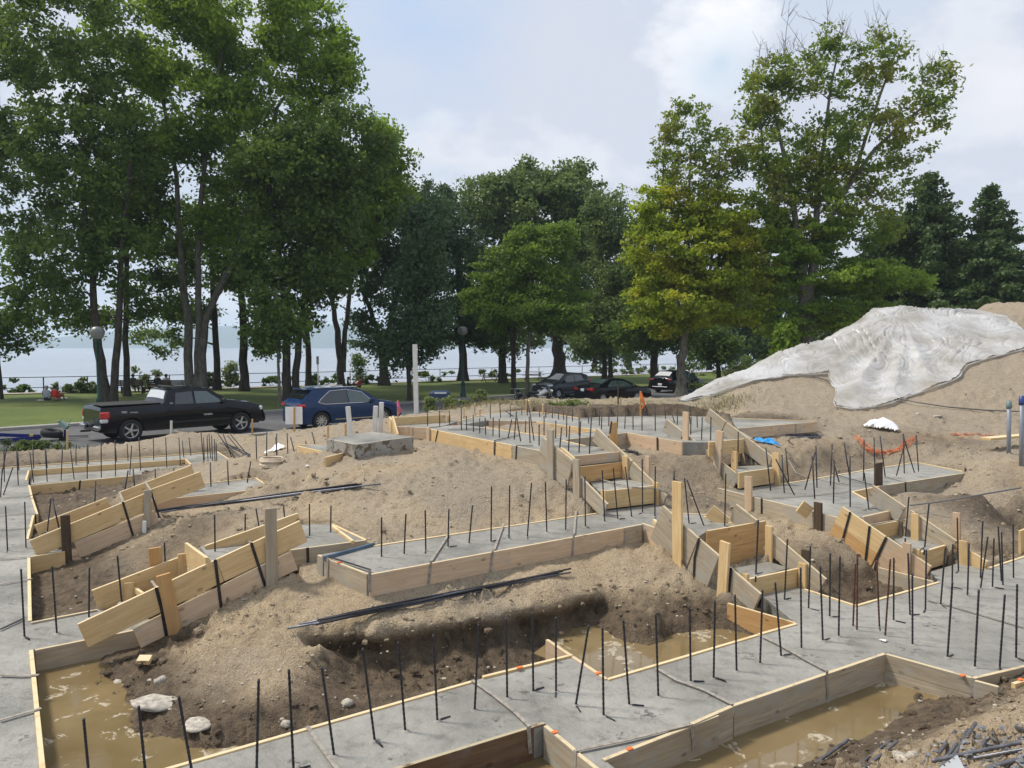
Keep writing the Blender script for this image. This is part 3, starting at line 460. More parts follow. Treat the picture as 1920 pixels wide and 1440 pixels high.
rows = [
('standing in the left hand footing along the picture edge', 0, ['G:50,620,68,1020','G:222,580,234,995','1:118,860,138,1248','1:293,845,320,1225','1:503,850,500,1135','G:115,270,30,520','G:150,110,165,428','G:60,90,10,380','G:35,100,40,400','G:20,280,5,540']),
('inside the two left stepped footings', .32, ['G:458,545,425,855','G:468,550,530,810','G:860,392,850,675','1:660,785,685,1050','1:925,710,932,885']),
('rising through the raking boards at left', .6, ['G:1152,298,1112,550','G:1198,285,1218,530','G:1395,285,1403,455','G:1563,275,1567,385','G:1720,245,1723,325','1:1183,260,1187,410','1:1278,250,1286,400','1:1410,255,1388,388','1:1207,555,1210,780','1:1380,550,1378,725','1:1440,520,1467,680','1:1595,505,1605,620','1:1740,495,1742,690','1:1862,505,1860,670']),
('along the sunken strip of the far left footing', -.13, ['G:268,135,303,408','G:405,120,425,400','G:562,80,550,390','G:635,115,668,378','G:783,70,785,372','G:910,35,912,362','G:1035,25,1040,352','G:1185,75,1168,340','G:1250,0,1265,300','G:1380,0,1385,250','G:1490,0,1502,290','G:1610,0,1625,262']),
('along the farthest left footing below the dirt bank', 0, ['G:160,130,170,298','G:295,80,303,280','G:410,100,425,275','G:683,70,685,250','G:790,60,797,240','G:1040,100,1048,220','G:1145,60,1153,215','G:1640,30,1655,180','G:1700,0,1718,165','1:1130,90,1148,275','1:1145,120,1150,250','1:1165,110,1170,250','1:1175,100,1185,240','1:1190,110,1195,250','1:1205,130,1210,270','1:1215,150,1220,270','1:1220,90,1330,250','1:1290,95,1410,240','1:1280,110,1380,230','1:1255,100,1310,250']),
('in the dirt hollow left of the pedestal', .75, ['1:1440,110,1443,235','1:1500,80,1500,235','1:1555,100,1556,232','3:60,230,60,350','3:110,240,120,345','3:175,215,180,340','3:195,240,220,340','3:280,260,283,335','3:315,210,345,335','3:425,190,428,235','3:445,185,447,230','3:468,185,468,228']),
('along the front footing in the left half of the picture', 0, ['2:470,1040,507,1440','2:780,970,830,1455','2:1005,915,1090,1400','4:15,820,2,1400','4:185,765,212,1345','4:370,750,440,1250','4:600,645,668,1168','4:800,610,840,1113','4:998,570,1020,1057','4:1253,510,1230,993','4:1407,475,1413,930','4:1555,445,1560,890','4:1687,470,1688,890','4:1872,515,1798,970']),
('along the front footing past the water trench', 0, ['6:555,575,562,1122','6:683,530,720,1055','6:882,490,898,1003','6:1090,445,1097,912','6:1245,410,1237,890','6:1368,375,1378,847','6:1537,345,1522,800','6:1615,300,1652,758','6:1690,35,1672,410']),
('in the wide right part of the front footing', 0, ['8:397,210,402,708','8:457,75,445,462','8:517,200,533,662','8:578,120,575,515','8:638,140,630,635','8:733,185,718,570','8:745,125,742,597','8:863,165,880,575','8:947,158,915,630','8:968,150,967,538','8:1055,120,1068,505','8:1082,250,1083,685','8:1168,98,1162,470','8:1285,85,1255,440','8:1330,65,1326,330','8:1328,298,1297,765','8:1430,60,1420,385','8:1490,345,1465,825','8:1545,20,1500,340','8:1583,30,1573,335','8:1650,375,1618,820','8:1725,312,1718,768','7:1475,820,1483,1180','7:1645,840,1630,1225','7:1748,875,1770,1245','7:1770,915,1780,1275','7:1848,860,1850,1225']),
('in the long middle footing', .65, ['3:706,690,706,915','3:843,670,833,898','3:952,650,955,880','3:1085,643,1080,860','3:1218,622,1198,838','3:1325,515,1322,830','3:1427,510,1423,813','3:1550,495,1526,800','3:1628,490,1636,775','3:1745,475,1742,762','3:1850,460,1853,742','D:713,490,752,1268','D:880,460,948,1237','D:1058,440,1157,1195','D:1313,320,1320,1135','D:1510,435,1503,1193','E:445,-20,492,440','E:470,0,640,460','5:1425,525,1418,880']),
('rising from the concrete treads of the steps', .6, ['D:785,105,770,695','D:897,200,905,690','E:1183,400,1158,950','7:1153,680,1130,950','7:1287,725,1257,1025']),
('in the flat right hand footing below the orange net', .65, ['C:1655,600,1710,1080','7:330,355,350,575','7:265,430,390,670','7:305,400,322,655','7:532,340,540,620','7:530,380,460,632','7:507,410,525,695','7:655,440,650,725','7:640,330,630,605','7:720,320,760,560','7:853,300,850,575','7:760,410,762,750','7:855,520,887,772','7:920,290,925,480','7:960,275,995,550','7:1110,260,1190,520','7:1125,330,1070,540','7:1115,260,1122,525','7:1200,270,1217,512','7:645,430,688,585']),
('in the near strip of the upper slab', 1.3, ['A:868,140,870,400','A:925,240,930,400','A:1003,230,1008,420','A:1075,265,1078,432','A:1138,260,1145,450','A:1228,255,1225,465','A:1295,270,1297,483','A:1435,280,1395,488','A:1490,190,1465,505','A:1490,240,1537,525','A:1632,250,1643,543','A:1645,235,1688,515','A:1745,335,1745,575','A:1800,240,1800,465','B:338,390,335,655','B:425,490,398,790','B:500,310,500,640','B:545,470,528,845','B:688,345,685,615','B:710,400,685,870','B:870,340,840,885']),
('in the far strip of the upper slab under the earth bank', 1.3, ['A:490,180,490,320','A:625,150,627,325','A:735,180,737,315','A:1550,130,1550,230','A:1610,80,1612,235','A:1620,120,1650,240','A:1748,150,1750,250','A:1818,100,1820,260','A:1895,150,1893,265','A:1300,90,1313,262','A:1195,100,1197,270','A:1420,130,1422,255','A:1360,180,1455,245','A:1595,295,1592,430','B:285,180,285,355','B:375,200,378,375','B:440,220,458,380','B:585,160,587,405','B:820,250,832,435','B:990,200,990,460','B:1025,250,1022,520','B:1140,180,1130,470','B:1265,240,1262,495']),
('beside the round-topped posts at the back', 1.3, ['C:75,200,68,385','C:160,200,163,395','C:262,210,263,405','C:410,110,412,408','C:510,120,530,275','C:595,200,628,310','C:665,155,660,340','C:785,140,805,330','C:815,250,810,450','C:880,215,885,370','C:940,250,932,505','C:1038,250,1035,515','C:1170,280,1160,400','C:1345,415,1343,600']),
('stuck in the slope between the two centre steps', .8, ['C:620,870,622,960','D:1790,500,1795,640']),
]
nreb = 0
_c = MB(); _c.lathe([(.0, .012), (.018, .011), (.034, .004), (.045, -.006)], 9); COLLAR = _c.me('concrete_collar', True); COLLAR.materials.append(MCON)
_t = MB(); _t.tube([(0, 0, .0), (.04, .005, .012), (.12, .015, .008)], [.008, .008, .006], 5); TAIL = _t.me('bar_hook', True); TAIL.materials.append(MSTEEL)
for txt, z, L in rows:
    z = mz(z)
    pp = []
    for s in L:
        k, r = s.split(':'); a, b, c, d = map(float, r.split(',')); pp.append((px('%s:%f,%f' % (k, a, b)), px('%s:%f,%f' % (k, c, d))))
    pp.sort(key=lambda q: q[1][0])
    for i, (tp, bp) in enumerate(pp):
        b = at(bp, z - .012); t = atY(tp, b.y + random.uniform(-.02, .02)); v = t - b; b = b - v.normalized() * .08; v = t - b
        far = b.y > 11.5; rust = 'wide right part' in txt and 1525 < bp[0] < 1660 and random.random() < .55
        me = RBF if far else (RB2 if rust else RB)
        o = link('rebar_dowel', me); o.location = b; o.rotation_mode = 'QUATERNION'; o.rotation_quaternion = v.to_track_quat('Z', 'Y'); o.scale = (1, 1, v.length)
        if not far:
            sc_ = v.length; qi = o.rotation_quaternion.inverted().to_matrix().to_4x4(); Si = Matrix.Diagonal((1, 1, 1 / sc_, 1))
            for me_, pz in ((COLLAR, 1), (TAIL, random.random() < .55)):
                if not pz: continue
                h = bpy.data.objects.new(me_.name, me_); COL.objects.link(h); h.parent = o
                h.matrix_basis = Si @ Matrix.Translation((0, 0, .08)) @ qi @ Matrix.Rotation(random.uniform(-2.6, .6), 4, 'Z') @ Matrix.Diagonal((1, random.uniform(.8, 1.4), random.uniform(.5, 1.3), 1))
        tag(o, '%s %s dowel %s' % (ORD[i], 'rusty' if rust else 'dark', txt), 'rebar', 'rebar dowels sticking up from the footings'); nreb += 1
print('dowels', nreb)
# ------------------------------------------------------------------ earth: one height field through surveyed points
def perlin(x, y, seed=0):
    xi = np.floor(x).astype(np.int64); yi = np.floor(y).astype(np.int64); xf = x - xi; yf = y - yi
    def g(ix, iy):
        h = (ix * 374761393 + iy * 668265263 + seed * 982451653) & 0xffffffff; h = ((h ^ (h >> 13)) * 1274126177) & 0xffffffff; h = h ^ (h >> 16)
        a = (h & 0xffff) / 65536.0 * 2 * np.pi; return np.cos(a), np.sin(a)
    u = xf * xf * xf * (xf * (xf * 6 - 15) + 10); v = yf * yf * yf * (yf * (yf * 6 - 15) + 10)
    def d(ix, iy, fx, fy): gx, gy = g(ix, iy); return gx * fx + gy * fy
    a = d(xi, yi, xf, yf); b = d(xi + 1, yi, xf - 1, yf); c = d(xi, yi + 1, xf, yf - 1); e = d(xi + 1, yi + 1, xf - 1, yf - 1)
    return (a + u * (b - a)) + v * ((c + u * (e - c)) - (a + u * (b - a)))
def fbm(x, y, f, n, seed=0, gain=.5):
    s = 0; a = 1
    for i in range(n): s = s + a * perlin(x * f, y * f, seed + i); f *= 2.03; a *= gain
    return s
TC = []
def c3(s):
    for t in s.split():
        v = t.split(','); TC.append(at((float(v[0]), float(v[1])), float(v[2])))
def cm(s):
    for t in s.split():
        v = t.split(','); TC.append(at((float(v[0]), float(v[1])), mz(float(v[2]))))
def cY(s):
    for t in s.split():
        v = t.split(','); TC.append(atY((float(v[0]), float(v[1])), float(v[2])))
def cX(s):
    for t in s.split():
        v = [float(k) for k in t.split(',')]; TC.append(Vector(v))
# pits at the front
c3('100,1300,-.34 200,1335,-.30 120,1420,-.36 330,1410,-.27 90,1245,-.32 250,1236,-.17 310,1213,-.14 210,1262,-.19 160,1280,-.27 300,1290,-.08 260,1330,-.17 330,1340,-.1 390,1360,-.13 240,1380,-.26 420,1390,-.17 150,1500,-.4 450,1402,-.22 600,1352,-.15 700,1318,-.18 850,1287,-.26 500,1360,-.12')
c3('300,1240,-.06 400,1300,-.02 480,1310,.03 420,1210,.12 360,1250,.02 500,1240,.10 555,1300,-.03 540,1330,-.07')
c3('560,1092,.26 500,1140,.22 450,1170,.16 560,1180,.17 640,1150,.19 620,1130,.22 692,1128,.23 800,1109,.23 900,1091,.23 1000,1072,.23 1100,1053,.23 1195,1031,.24 1230,1045,.22 760,1140,.15 900,1120,.17 1060,1085,.2 1150,1062,.22 1250,1082,.1 1300,1122,-.03 1345,1165,-.22')
c3('540,1222,.10 600,1204,.11 700,1180,.13 770,1168,.13 850,1156,.13 920,1147,.13 997,1136,.12 1060,1124,.11 1113,1112,.09 1160,1150,-.06 1200,1185,-.18 1240,1150,0 1120,1175,-.3')
c3('590,1262,-.26 640,1268,-.29 720,1266,-.29 800,1257,-.31 900,1241,-.33 1000,1224,-.36 1080,1205,-.37 640,1298,-.2 760,1289,-.2 880,1268,-.22 950,1262,-.3 800,1305,-.22 1040,1240,-.4 1150,1240,-.42 1250,1220,-.42 1350,1200,-.36 1400,1190,-.3 1460,1172,-.25')
c3('1400,1400,-.45 1600,1290,-.42 1680,1278,-.36 1500,1350,-.45 1300,1440,-.45 950,1420,-.45 1020,1400,-.45 850,1460,-.45 1660,1262,-.36 1380,1360,-.45 1180,1470,-.45')
c3('1790,1314,-.2 1716,1328,-.25 1655,1366,-.25 1594,1399,-.25 1527,1442,-.25 1430,1500,-.25 1828,1305,-.16 1860,1297,-.08 1920,1290,.02 1800,1350,-.02 1900,1345,.14 1700,1405,.06 1800,1405,.26 1900,1400,.45 1650,1455,.12 1800,1480,.5 1920,1460,.66 2100,1300,.35 2250,1500,1.0 1600,1560,.4 1720,1370,-.08')
# left
cm('150,1060,-.18 100,1090,-.24 120,1130,-.26 80,1155,-.24 180,1120,-.2 200,1075,-.06 260,1040,.12 330,1010,.34 350,980,.50 400,985,.5 440,970,.60 300,1060,-.02 250,1090,-.1 220,1130,-.12 390,1000,.35 330,1035,.1')
cm('80,960,-.16 150,945,-.14 200,915,-.16 120,990,-.12 240,900,-.18 285,885,.0 310,882,.1 250,905,-.1')
cm('520,940,.5 300,967,.40 400,952,.45 480,945,.5 560,950,.72 600,985,.64 560,1000,.55 470,990,.6 640,960,.74 700,925,.86 600,930,.84 520,900,.80 500,870,.82 440,872,.6 400,880,.40 560,880,.93 380,885,.3')
cm('470,850,.2 520,845,.55 570,842,.85 600,862,.96 640,885,1.0 700,875,1.04 700,900,1.0 760,880,1.06 850,870,1.06 800,910,.98 900,890,1.0 1000,905,.9 700,960,.72 850,960,.74 1000,930,.8 760,1000,.62 1050,945,.66 950,965,.66 1075,952,.62 640,1010,.6 700,1015,.6 900,985,.62 1100,957,.62 870,930,.86 1010,885,1.0')
cm('803,832,1.04 900,850,1.04 1015,884,1.0 667,864,1.03 774,847,1.03 614,850,1.0 560,853,.9 590,866,.98 790,818,1.06 740,820,1.03 850,800,1.1 700,808,1.05 640,815,1.0 560,825,.8')
cm('0,874,-.06 100,868,-.06 200,862,-.06 300,856,-.06 400,844,-.06 450,862,-.02 490,840,.2 430,845,-.03 -150,885,-.06')
cY('-200,856,21.5 -50,850,21.5 0,848,21.5 60,845,21.7 150,842,22 200,837,22 270,827,22.4 333,809,23.2 400,811,23.8 450,812,23.6 520,806,22.4 580,806,20.6 640,800,19.8 720,786,20.6 800,773,21.6 870,766,22.6')
for xx, yy in ((-26, 24.2), (-20, 24.2), (-15, 24.2), (-12, 24.3), (-10, 24.6), (-8, 25), (-6, 25.5), (-4, 26), (-2, 27), (0, 29), (-30, 22)): TC.append(Vector((xx, yy, -.5)))
# middle and right
cm('1210,862,.98 1227,873,.88 1280,893,.76 1190,838,1.02 1260,852,.98 1310,928,.62 1370,960,.5 1250,925,.68 1330,950,.56 1400,966,.42 1180,842,1.03 1230,852,1.03 1279,860,1.0 1290,905,.7 1345,940,.52')
cm('1462,984,.42 1500,1003,.3 1542,1009,.28 1560,1050,.08 1590,1092,-.2 1640,1097,-.25 1560,1104,-.18 1700,1103,-.2 1530,1084,-.05 1620,1060,.0 1580,1000,.38 1660,1085,-.18 1500,968,.42')
cm('1751,948,.5 1792,986,.28 1834,1027,.0 1858,967,.02 1845,930,.55 1905,918,.66 1900,1000,-.15 1960,960,0 1720,925,.55 1800,912,.45 1860,897,.68 1650,940,.38 1813,912,.40 1870,1045,-.1 1880,975,-.05 1990,1000,-.1 1700,935,.5')
c3('1460,892,.38 1500,886,.38 1560,877,.38 1640,866,.4 1700,857,.42 1760,860,.55 1480,850,.78 1540,838,.8 1577,828,.82 1640,828,.8 1700,828,.8 1800,846,.75 1850,878,.66 1450,836,.88 1830,868,.68 1430,852,.75')
c3('1450,824,.94 1530,812,.93 1620,810,.9 1690,808,.9 1580,800,.95 1720,818,.8 1780,817,.7 1860,816,.66 1750,834,.82 1900,838,.8 1920,862,.75 2000,900,.75 2100,830,.95 2100,900,.8 2200,1000,.8')
cY('1700,797,20.1 1800,794,20.3 1880,797,20.1 1560,796,19.2 1620,796,19.8 1960,800,20')
cm('1000,777,1.10 1100,788,1.06 1240,785,1.06 1340,796,1.06 1400,786,1.22 1480,792,1.2 900,782,1.2 940,773,1.22')
cY('1000,757,21.6 1040,757,20.8 1095,759,20.1 1150,760,19.9 1200,760,19.9 1250,761,19.9 1300,763,19.5 1330,765,19.3 960,761,22.2 1400,770,19.8 1480,776,19.5 1100,751,24 1250,746,24.5 1000,749,25.5 1180,748,27 1330,744,24 900,758,25 850,768,24')
# the spoil heap
cX('5.4,24.4,1.12 6.5,24.4,1.22 7.0,25.5,1.55 7.6,24.6,1.65 9.0,24.9,1.75 10.3,24.8,1.75 9.2,22.3,1.0 10.4,22.2,1.05 11.6,22.5,1.25 12.7,22.8,1.5 13.8,23.0,1.75 15.0,23.8,2.2 16.3,24.3,2.5 7.0,26.5,1.75 8.6,27,2.16 9.4,27,2.55 10.2,27.3,2.8 11.0,27.5,2.95 11.8,27.6,3.35 12.8,28,3.85 13.2,28.3,4.18 14.3,28.4,4.28 16,28.3,4.22 17.4,27.6,3.95 17,25.5,3.0 18.5,26.5,3.5 19.5,28.5,4.4 20.5,31,4.6 19,31,4.65 22,31,4.6 24,28,4.0 26,31,4.4 22,26,2.9 19,23,1.9 22,22,1.7 17,22,1.6 14,21.5,1.25 11,20.8,1.15 18,20,1.3 22,18,1.3 26,24,2.0 30,26,2.5')
cX('11.5,26,2.6 13,26,2.95 14.5,26,3.1 16,26,3.0 12,24.5,2.0 13.5,24.5,2.3 8,29.5,-.2 10.5,30.5,0 13,32,.5 16,33,1 20,35,2.5 26,36,3 30,33,3 5,27.5,.4 6,30,-.4 2,28,0 3,32,-.5 8,34,-.5 14,36,-.5 20,39,-.5 28,40,-.5 0,34,-.5 33,36,0')
cX('-4,2,-.4 0,2,-.4 3,2,.4 6,2,1.2 -8,6,-.2 -14,12,-.1 -20,20,-.1')
def toe(i, h, ts, out=.12, dz=0):
    A, B, _ = BD[i]; D = B - A; N = Vector((D.y, -D.x, 0)).normalized()
    if N.dot(-A) < 0: N = -N
    for t in ts: p = A.lerp(B, t) + N * out; TC.append(Vector((p.x, p.y, p.z - h + dz)))
toe('a3', .27, (.1, .5, .9)); toe('b2', .25, (.15, .5, .9)); toe('s1b', .54, (.1, .5, .95)); toe('s2b', .52, (.3, .9)); toe('s2b2', .5, (.6,)); toe('s3b', .3, (0, .5, 1)); toe('s4a', .54, (.2, .7)); toe('s4a2', .54, (.3, .8))
toe('r1a', .26, (.1, .4, .7, .95)); toe('m8', .27, (.3, .8)); toe('s1e', .3, (.2, .6, .95), -.15); toe('s2c', .3, (.2, .8), -.15); toe('s4c', .3, (.2, .8), -.15)
P = np.array([tuple(v) for v in TC]); key = {}
for p in P:                                    # keep the last of points that nearly coincide
    key[(round(p[0] / .06), round(p[1] / .06))] = p
P = np.array(list(key.values())); D0 = np.hypot(P[:, None, 0] - P[None, :, 0], P[:, None, 1] - P[None, :, 1])
Am = np.zeros((len(P) + 1, len(P) + 1)); Am[:-1, :-1] = D0 - np.eye(len(P)) * .012; Am[:-1, -1] = 1; Am[-1, :-1] = 1
Wt = np.linalg.solve(Am, np.append(P[:, 2], 0))
def Hs(x, y):
    x = np.asarray(x, float); y = np.asarray(y, float); out = np.empty(x.shape); xf, yf, of = x.ravel(), y.ravel(), out.ravel()
    for i in range(0, len(xf), 20000):
        s = slice(i, i + 20000); of[s] = np.hypot(xf[s, None] - P[None, :, 0], yf[s, None] - P[None, :, 1]) @ Wt[:-1] + Wt[-1]
    return of.reshape(x.shape)
def H1(x, y): return float(Hs(np.array([x]), np.array([y]))[0])
def inpoly(x, y, pl):
    r = np.zeros(x.shape, bool); j = len(pl) - 1
    for i in range(len(pl)):
        xi, yi = pl[i]; xj, yj = pl[j]
        c = ((yi > y) != (yj > y)) & (x < (xj - xi) * (y - yi) / (yj - yi + 1e-12) + xi); r ^= c; j = i
    return r
def quad_of(i, j, z, t0=0, t1=1):
    A, B, _ = BD[i]; C, D, _ = BD[j]; a, b, c, d = A.lerp(B, t0), A.lerp(B, t1), C.lerp(D, t1), C.lerp(D, t0); return (z, [(a.x, a.y), (b.x, b.y), (c.x, c.y), (d.x, d.y)])
SUNK = [quad_of('a1', 'a4', .02), quad_of('b1', 'b3', .02), quad_of('b1b', 'b3b', .3), quad_of('s1b', 's1e2', .9), quad_of('s1a', 's1e', .6), quad_of('s2b', 's2d', .3), quad_of('s2a', 's2c', .05), quad_of('s3a', 's3c', .7), quad_of('s4a', 's4c', .1), quad_of('s4a2', 's4d', .4)]
def noise_h(x, y):
    lump = fbm(x, y, 1.1, 3, 3) * .06; cl = fbm(x, y, 5.2, 4, 11, .65); rid = np.abs(fbm(x + 3, y, 2.3, 3, 31)); n = fbm(x, y, 17, 2, 51)
    rough = np.clip(fbm(x, y, .7, 2, 77) * 1.3 + .55, .15, 1.2)
    return lump + (cl * .046 + np.maximum(cl - .15, 0) * .12 - rid * .045) * rough + n * .014
NR, NC = 520, 680
yy = 1.5 * (39.0 / 1.5) ** np.linspace(0, 1, NR); uu = np.linspace(-1.1, 1.25, NC)
Yg, Ug = np.meshgrid(yy, uu, indexing='ij'); Xg = Ug * Yg
Hg = Hs(Xg, Yg)
Zg = Hg + noise_h(Xg, Yg)
nroad = (-Xg + Yg) * .7071
Zg = np.where(nroad > 27.2, np.minimum(Zg, -.62), Zg); Zg = np.where((nroad > 26.2) & (nroad <= 27.2), np.minimum(Zg, -.5), Zg)
def segd(a, b):
    e = np.array([b[0] - a[0], b[1] - a[1]]); tt = np.clip(((Xg - a[0]) * e[0] + (Yg - a[1]) * e[1]) / (e @ e + 1e-9), 0, 1); return np.hypot(Xg - a[0] - tt * e[0], Yg - a[1] - tt * e[1]), tt
for i_, h_ in (('a3', .28), ('b2', .26), ('s1b', .53), ('s1a', .3), ('s2b', .55), ('s2b2', .55), ('s2a', .3), ('s3a', .3), ('s3b', .28), ('s4a', .57), ('s4a2', .57), ('m8', .28), ('a4', .27), ('b3', .28), ('s1e', .3), ('s2c', .3), ('s3c', .3), ('s4c', .3), ('s4d', .3)):
    A_, B_, _ = BD[i_]; d_, t_ = segd((A_.x, A_.y), (B_.x, B_.y)); Zg = np.where(d_ < .5, np.maximum(Zg, A_.z + (B_.z - A_.z) * t_ - h_ + .02 - 1.3 * np.maximum(d_ - .06, 0)), Zg)
for z, pl in SLP[:-5]:
    dm = np.full(Xg.shape, 9.0)
    for i_ in range(len(pl)): dm = np.minimum(dm, segd(pl[i_ - 1], pl[i_])[0])
    Zg = np.where(dm < .7, np.maximum(Zg, z - (.24 if z > .1 else .33) - 1.1 * np.maximum(dm - .10, 0)), Zg)
for z, pl in SLP + SUNK: Zg = np.where(inpoly(Xg, Yg, pl), np.minimum(Zg, z - .20), Zg)
wet = np.clip((.07 - Zg) / .14, 0, 1)
# the trench wall is undercut: its foot lies back under the crisp lip
_lp = [at(p, .12) for p in ((590, 1208), (700, 1180), (850, 1156), (997, 1136), (1100, 1116))]; _dl = np.full(Xg.shape, 9.0)
for a_, b_ in zip(_lp[:-1], _lp[1:]): _dl = np.minimum(_dl, segd((a_.x, a_.y), (b_.x, b_.y))[0])
Yu = Yg + .30 * np.clip((.06 - Zg) / .22, 0, 1) * np.exp(-(_dl / .42) ** 2)
def dark_patch(p, r, s=1.0):
    global wet
    wet = np.maximum(wet, s * np.clip(1.4 - np.hypot(Xg - p.x, Yg - p.y) / r, 0, 1))  # darkens the earth around p by raising the same mask
for q, z, r, s in (((150, 1090), -.2, 1.1, .8), ((340, 1000), .3, .8, .7), ((1560, 1080), 0, .9, .8), ((1860, 965), .2, 1.0, .9), ((1500, 880), .6, 1.2, .6), ((1620, 862), .6, 1.2, .6), ((1750, 815), .9, 1.5, .6), ((1330, 925), .6, .8, .5), ((1240, 860), .95, .7, .4)): dark_patch(at(q, z), r, s)  # hand-placed darker earth in hollows, trenches and slopes
for q, Yq in (((985, 772), 21.0), ((1020, 774), 20.6), ((1060, 774), 20.1), ((1100, 776), 19.8), ((1140, 777), 19.6), ((1180, 777), 19.6), ((1220, 777), 19.6), ((1260, 777), 19.6), ((1300, 780), 19.2), ((1340, 782), 19.0), ((1380, 782), 19.2), ((1420, 782), 19.0), ((1470, 784), 18.8)):
    dark_patch(atY(q, Yq), .75, 1.0); dark_patch(atY(q, Yq - .6), .6, 1.0)  # darker earth along the bank behind the upper slab
wet = np.clip(wet + fbm(Xg, Yg, 1.7, 3, 91) * .25 * (wet > .02), 0, 1)
grey = np.clip(.5 + fbm(Xg, Yg, .45, 3, 5) * .9 + (Yg - 9) * .05, 0, 1)
grass = np.clip((Yg - 21.2) * .5, 0, 1) * (Xg < 7) * (Xg > -8) * np.clip(.55 + fbm(Xg, Yg, 1.2, 3, 8), 0, 1)
idx = np.arange(NR * NC).reshape(NR, NC)
Fq = np.stack([idx[:-1, :-1], idx[:-1, 1:], idx[1:, 1:], idx[1:, :-1]], -1).reshape(-1, 4)
def earth_mat():
    t = NT('sandy_earth'); w = t.coord('World')
    at_w = t.n('ShaderNodeAttribute', attribute_name='wet').outputs['Fac']; at_g = t.n('ShaderNodeAttribute', attribute_name='grey').outputs['Fac']; at_v = t.n('ShaderNodeAttribute', attribute_name='grass').outputs['Fac']
    n1 = t.noise(w, 1.3, 6, .6); n2 = t.noise(w, 9, 6, .65); n3 = t.noise(w, 38, 5, .7); vr = t.vor(w, 28)
    c = t.mix(t.ramp(n1, [(.3, 0.0), (.7, 1.0)]), (.405, .305, .19), (.53, .42, .28))
    c = t.mix(t.ramp(at_g, [(.35, 0.0), (.85, .7)]), c, (.33, .285, .225))
    c = t.mix(t.ramp(n2, [(.33, .55), (.5, 0.0)]), c, (.20, .145, .095))
    c = t.mix(t.ramp(n3, [(.56, 0.0), (.66, .85)]), c, (.62, .55, .43)); n4 = t.noise(w, 110, 2, .6); c = t.mix(t.ramp(n4, [(.36, .55), (.5, 0.0)]), c, (.17, .125, .08)); c = t.mix(t.ramp(n4, [(.6, 0.0), (.7, .6)]), c, (.66, .60, .50))
    c = t.mix(t.ramp(n3, [(.28, .6), (.40, 0.0)]), c, (.13, .095, .06))
    c = t.mix(t.math('MULTIPLY', at_w, .92), c, t.mix(t.ramp(n2, [(.35, 0.0), (.65, 1.0)]), (.055, .040, .027), (.155, .112, .072)))  # mask holds damp low ground and the hand-placed darker patches
    c = t.mix(t.math('MULTIPLY', at_v, t.ramp(n2, [(.38, .9), (.55, .2)])), c, (.13, .14, .045))
    h = t.math('ADD', t.math('ADD', t.math('MULTIPLY', n2, .6), t.math('MULTIPLY', n3, .5)), t.math('MULTIPLY', t.ramp(vr, [(.0, 1.0), (.4, 0.0)]), .18))
    rg = t.ramp(at_w, [(.3, .95), (1, .6)])
    return t.set(c, rg, 0, t.bump(h, 1.0, .07), .2)
me = npmesh('earth', np.stack([Xg, Yu, Zg], -1).reshape(-1, 3), Fq, True, {'wet': wet.ravel(), 'grey': grey.ravel(), 'grass': grass.ravel()})
MEARTH = earth_mat(); tag(link('dug_ground', me, MEARTH), 'sandy dug earth of the building site with slopes and trenches', kind='structure')
def gz(x, y):
    return H1(x, y) + float(noise_h(np.array([x]), np.array([y]))[0])
_ts = np.concatenate([np.arange(2, 12, .04), np.arange(12, 46, .1)])
def hit(p):                                    # first point of the earth seen at p
    d = ray(p); X_ = d.x * _ts; Y_ = d.y * _ts; Z_ = CAMZ + d.z * _ts; k = Z_ < Hs(X_, Y_) + noise_h(X_, Y_)
    if not k.any(): return at(p, 0)
    i = int(k.argmax()); return Vector((X_[i], Y_[i], Z_[i]))

# stones and grit loose on the earth
def stone_me(seed, n=1):
    r = random.Random(seed); bm = bmesh.new(); bmesh.ops.create_icosphere(bm, subdivisions=n, radius=1)
    ax = Vector((r.uniform(.7, 1.2), r.uniform(.6, 1.0), r.uniform(.45, .75)))
    for v in bm.verts:
        k = 1 + r.uniform(-.17, .17); v.co = Vector((v.co.x * ax.x, v.co.y * ax.y, v.co.z * ax.z)) * k
    me = bpy.data.meshes.new('stone'); bm.to_mesh(me); bm.free(); return me
sv = []; sf = []; base = [stone_me(i, 1) for i in range(8)]
bv = [np.array([v.co[:] for v in m.vertices]) for m in base]; bf = [np.array([p.vertices[:] for p in m.polygons]) for m in base]
N = 11000; ys = 2.6 * (20 / 2.6) ** rng.random(N) ; xs = (rng.random(N) * 1.7 - .85) * ys; zs = Hs(xs, ys) + noise_h(xs, ys)
ok = np.ones(N, bool)
for z, pl in SLP + SUNK: ok &= ~inpoly(xs, ys, pl)
ok &= (fbm(xs, ys, .8, 2, 5) > -.12) & ((-xs + ys) * .7071 < 26)
cnt = 0
for x, y, z in zip(xs[ok], ys[ok], zs[ok]):
    s = (.004 + .014 * rng.random() ** 4) * (.7 + y * .09); k = int(rng.integers(8)); a = rng.random() * 6.28; ca, sa = math.cos(a), math.sin(a)
    v = bv[k] * s; v = np.stack([v[:, 0] * ca - v[:, 1] * sa + x, v[:, 0] * sa + v[:, 1] * ca + y, v[:, 2] + z + s * .15], -1); sv.append(v); sf.append(bf[k] + cnt); cnt += len(v)
MSTONE = simple('pale_stone', (.37, .32, .25), .9, var=.45, vs=9)
tag(link('loose_gravel', npmesh('loose_gravel', np.concatenate(sv), np.concatenate(sf), False), MSTONE), 'small pale stones scattered over the dug earth', kind='stuff')
MROCK = simple('grey_rock', (.40, .36, .30), .8, var=.45, vs=4)
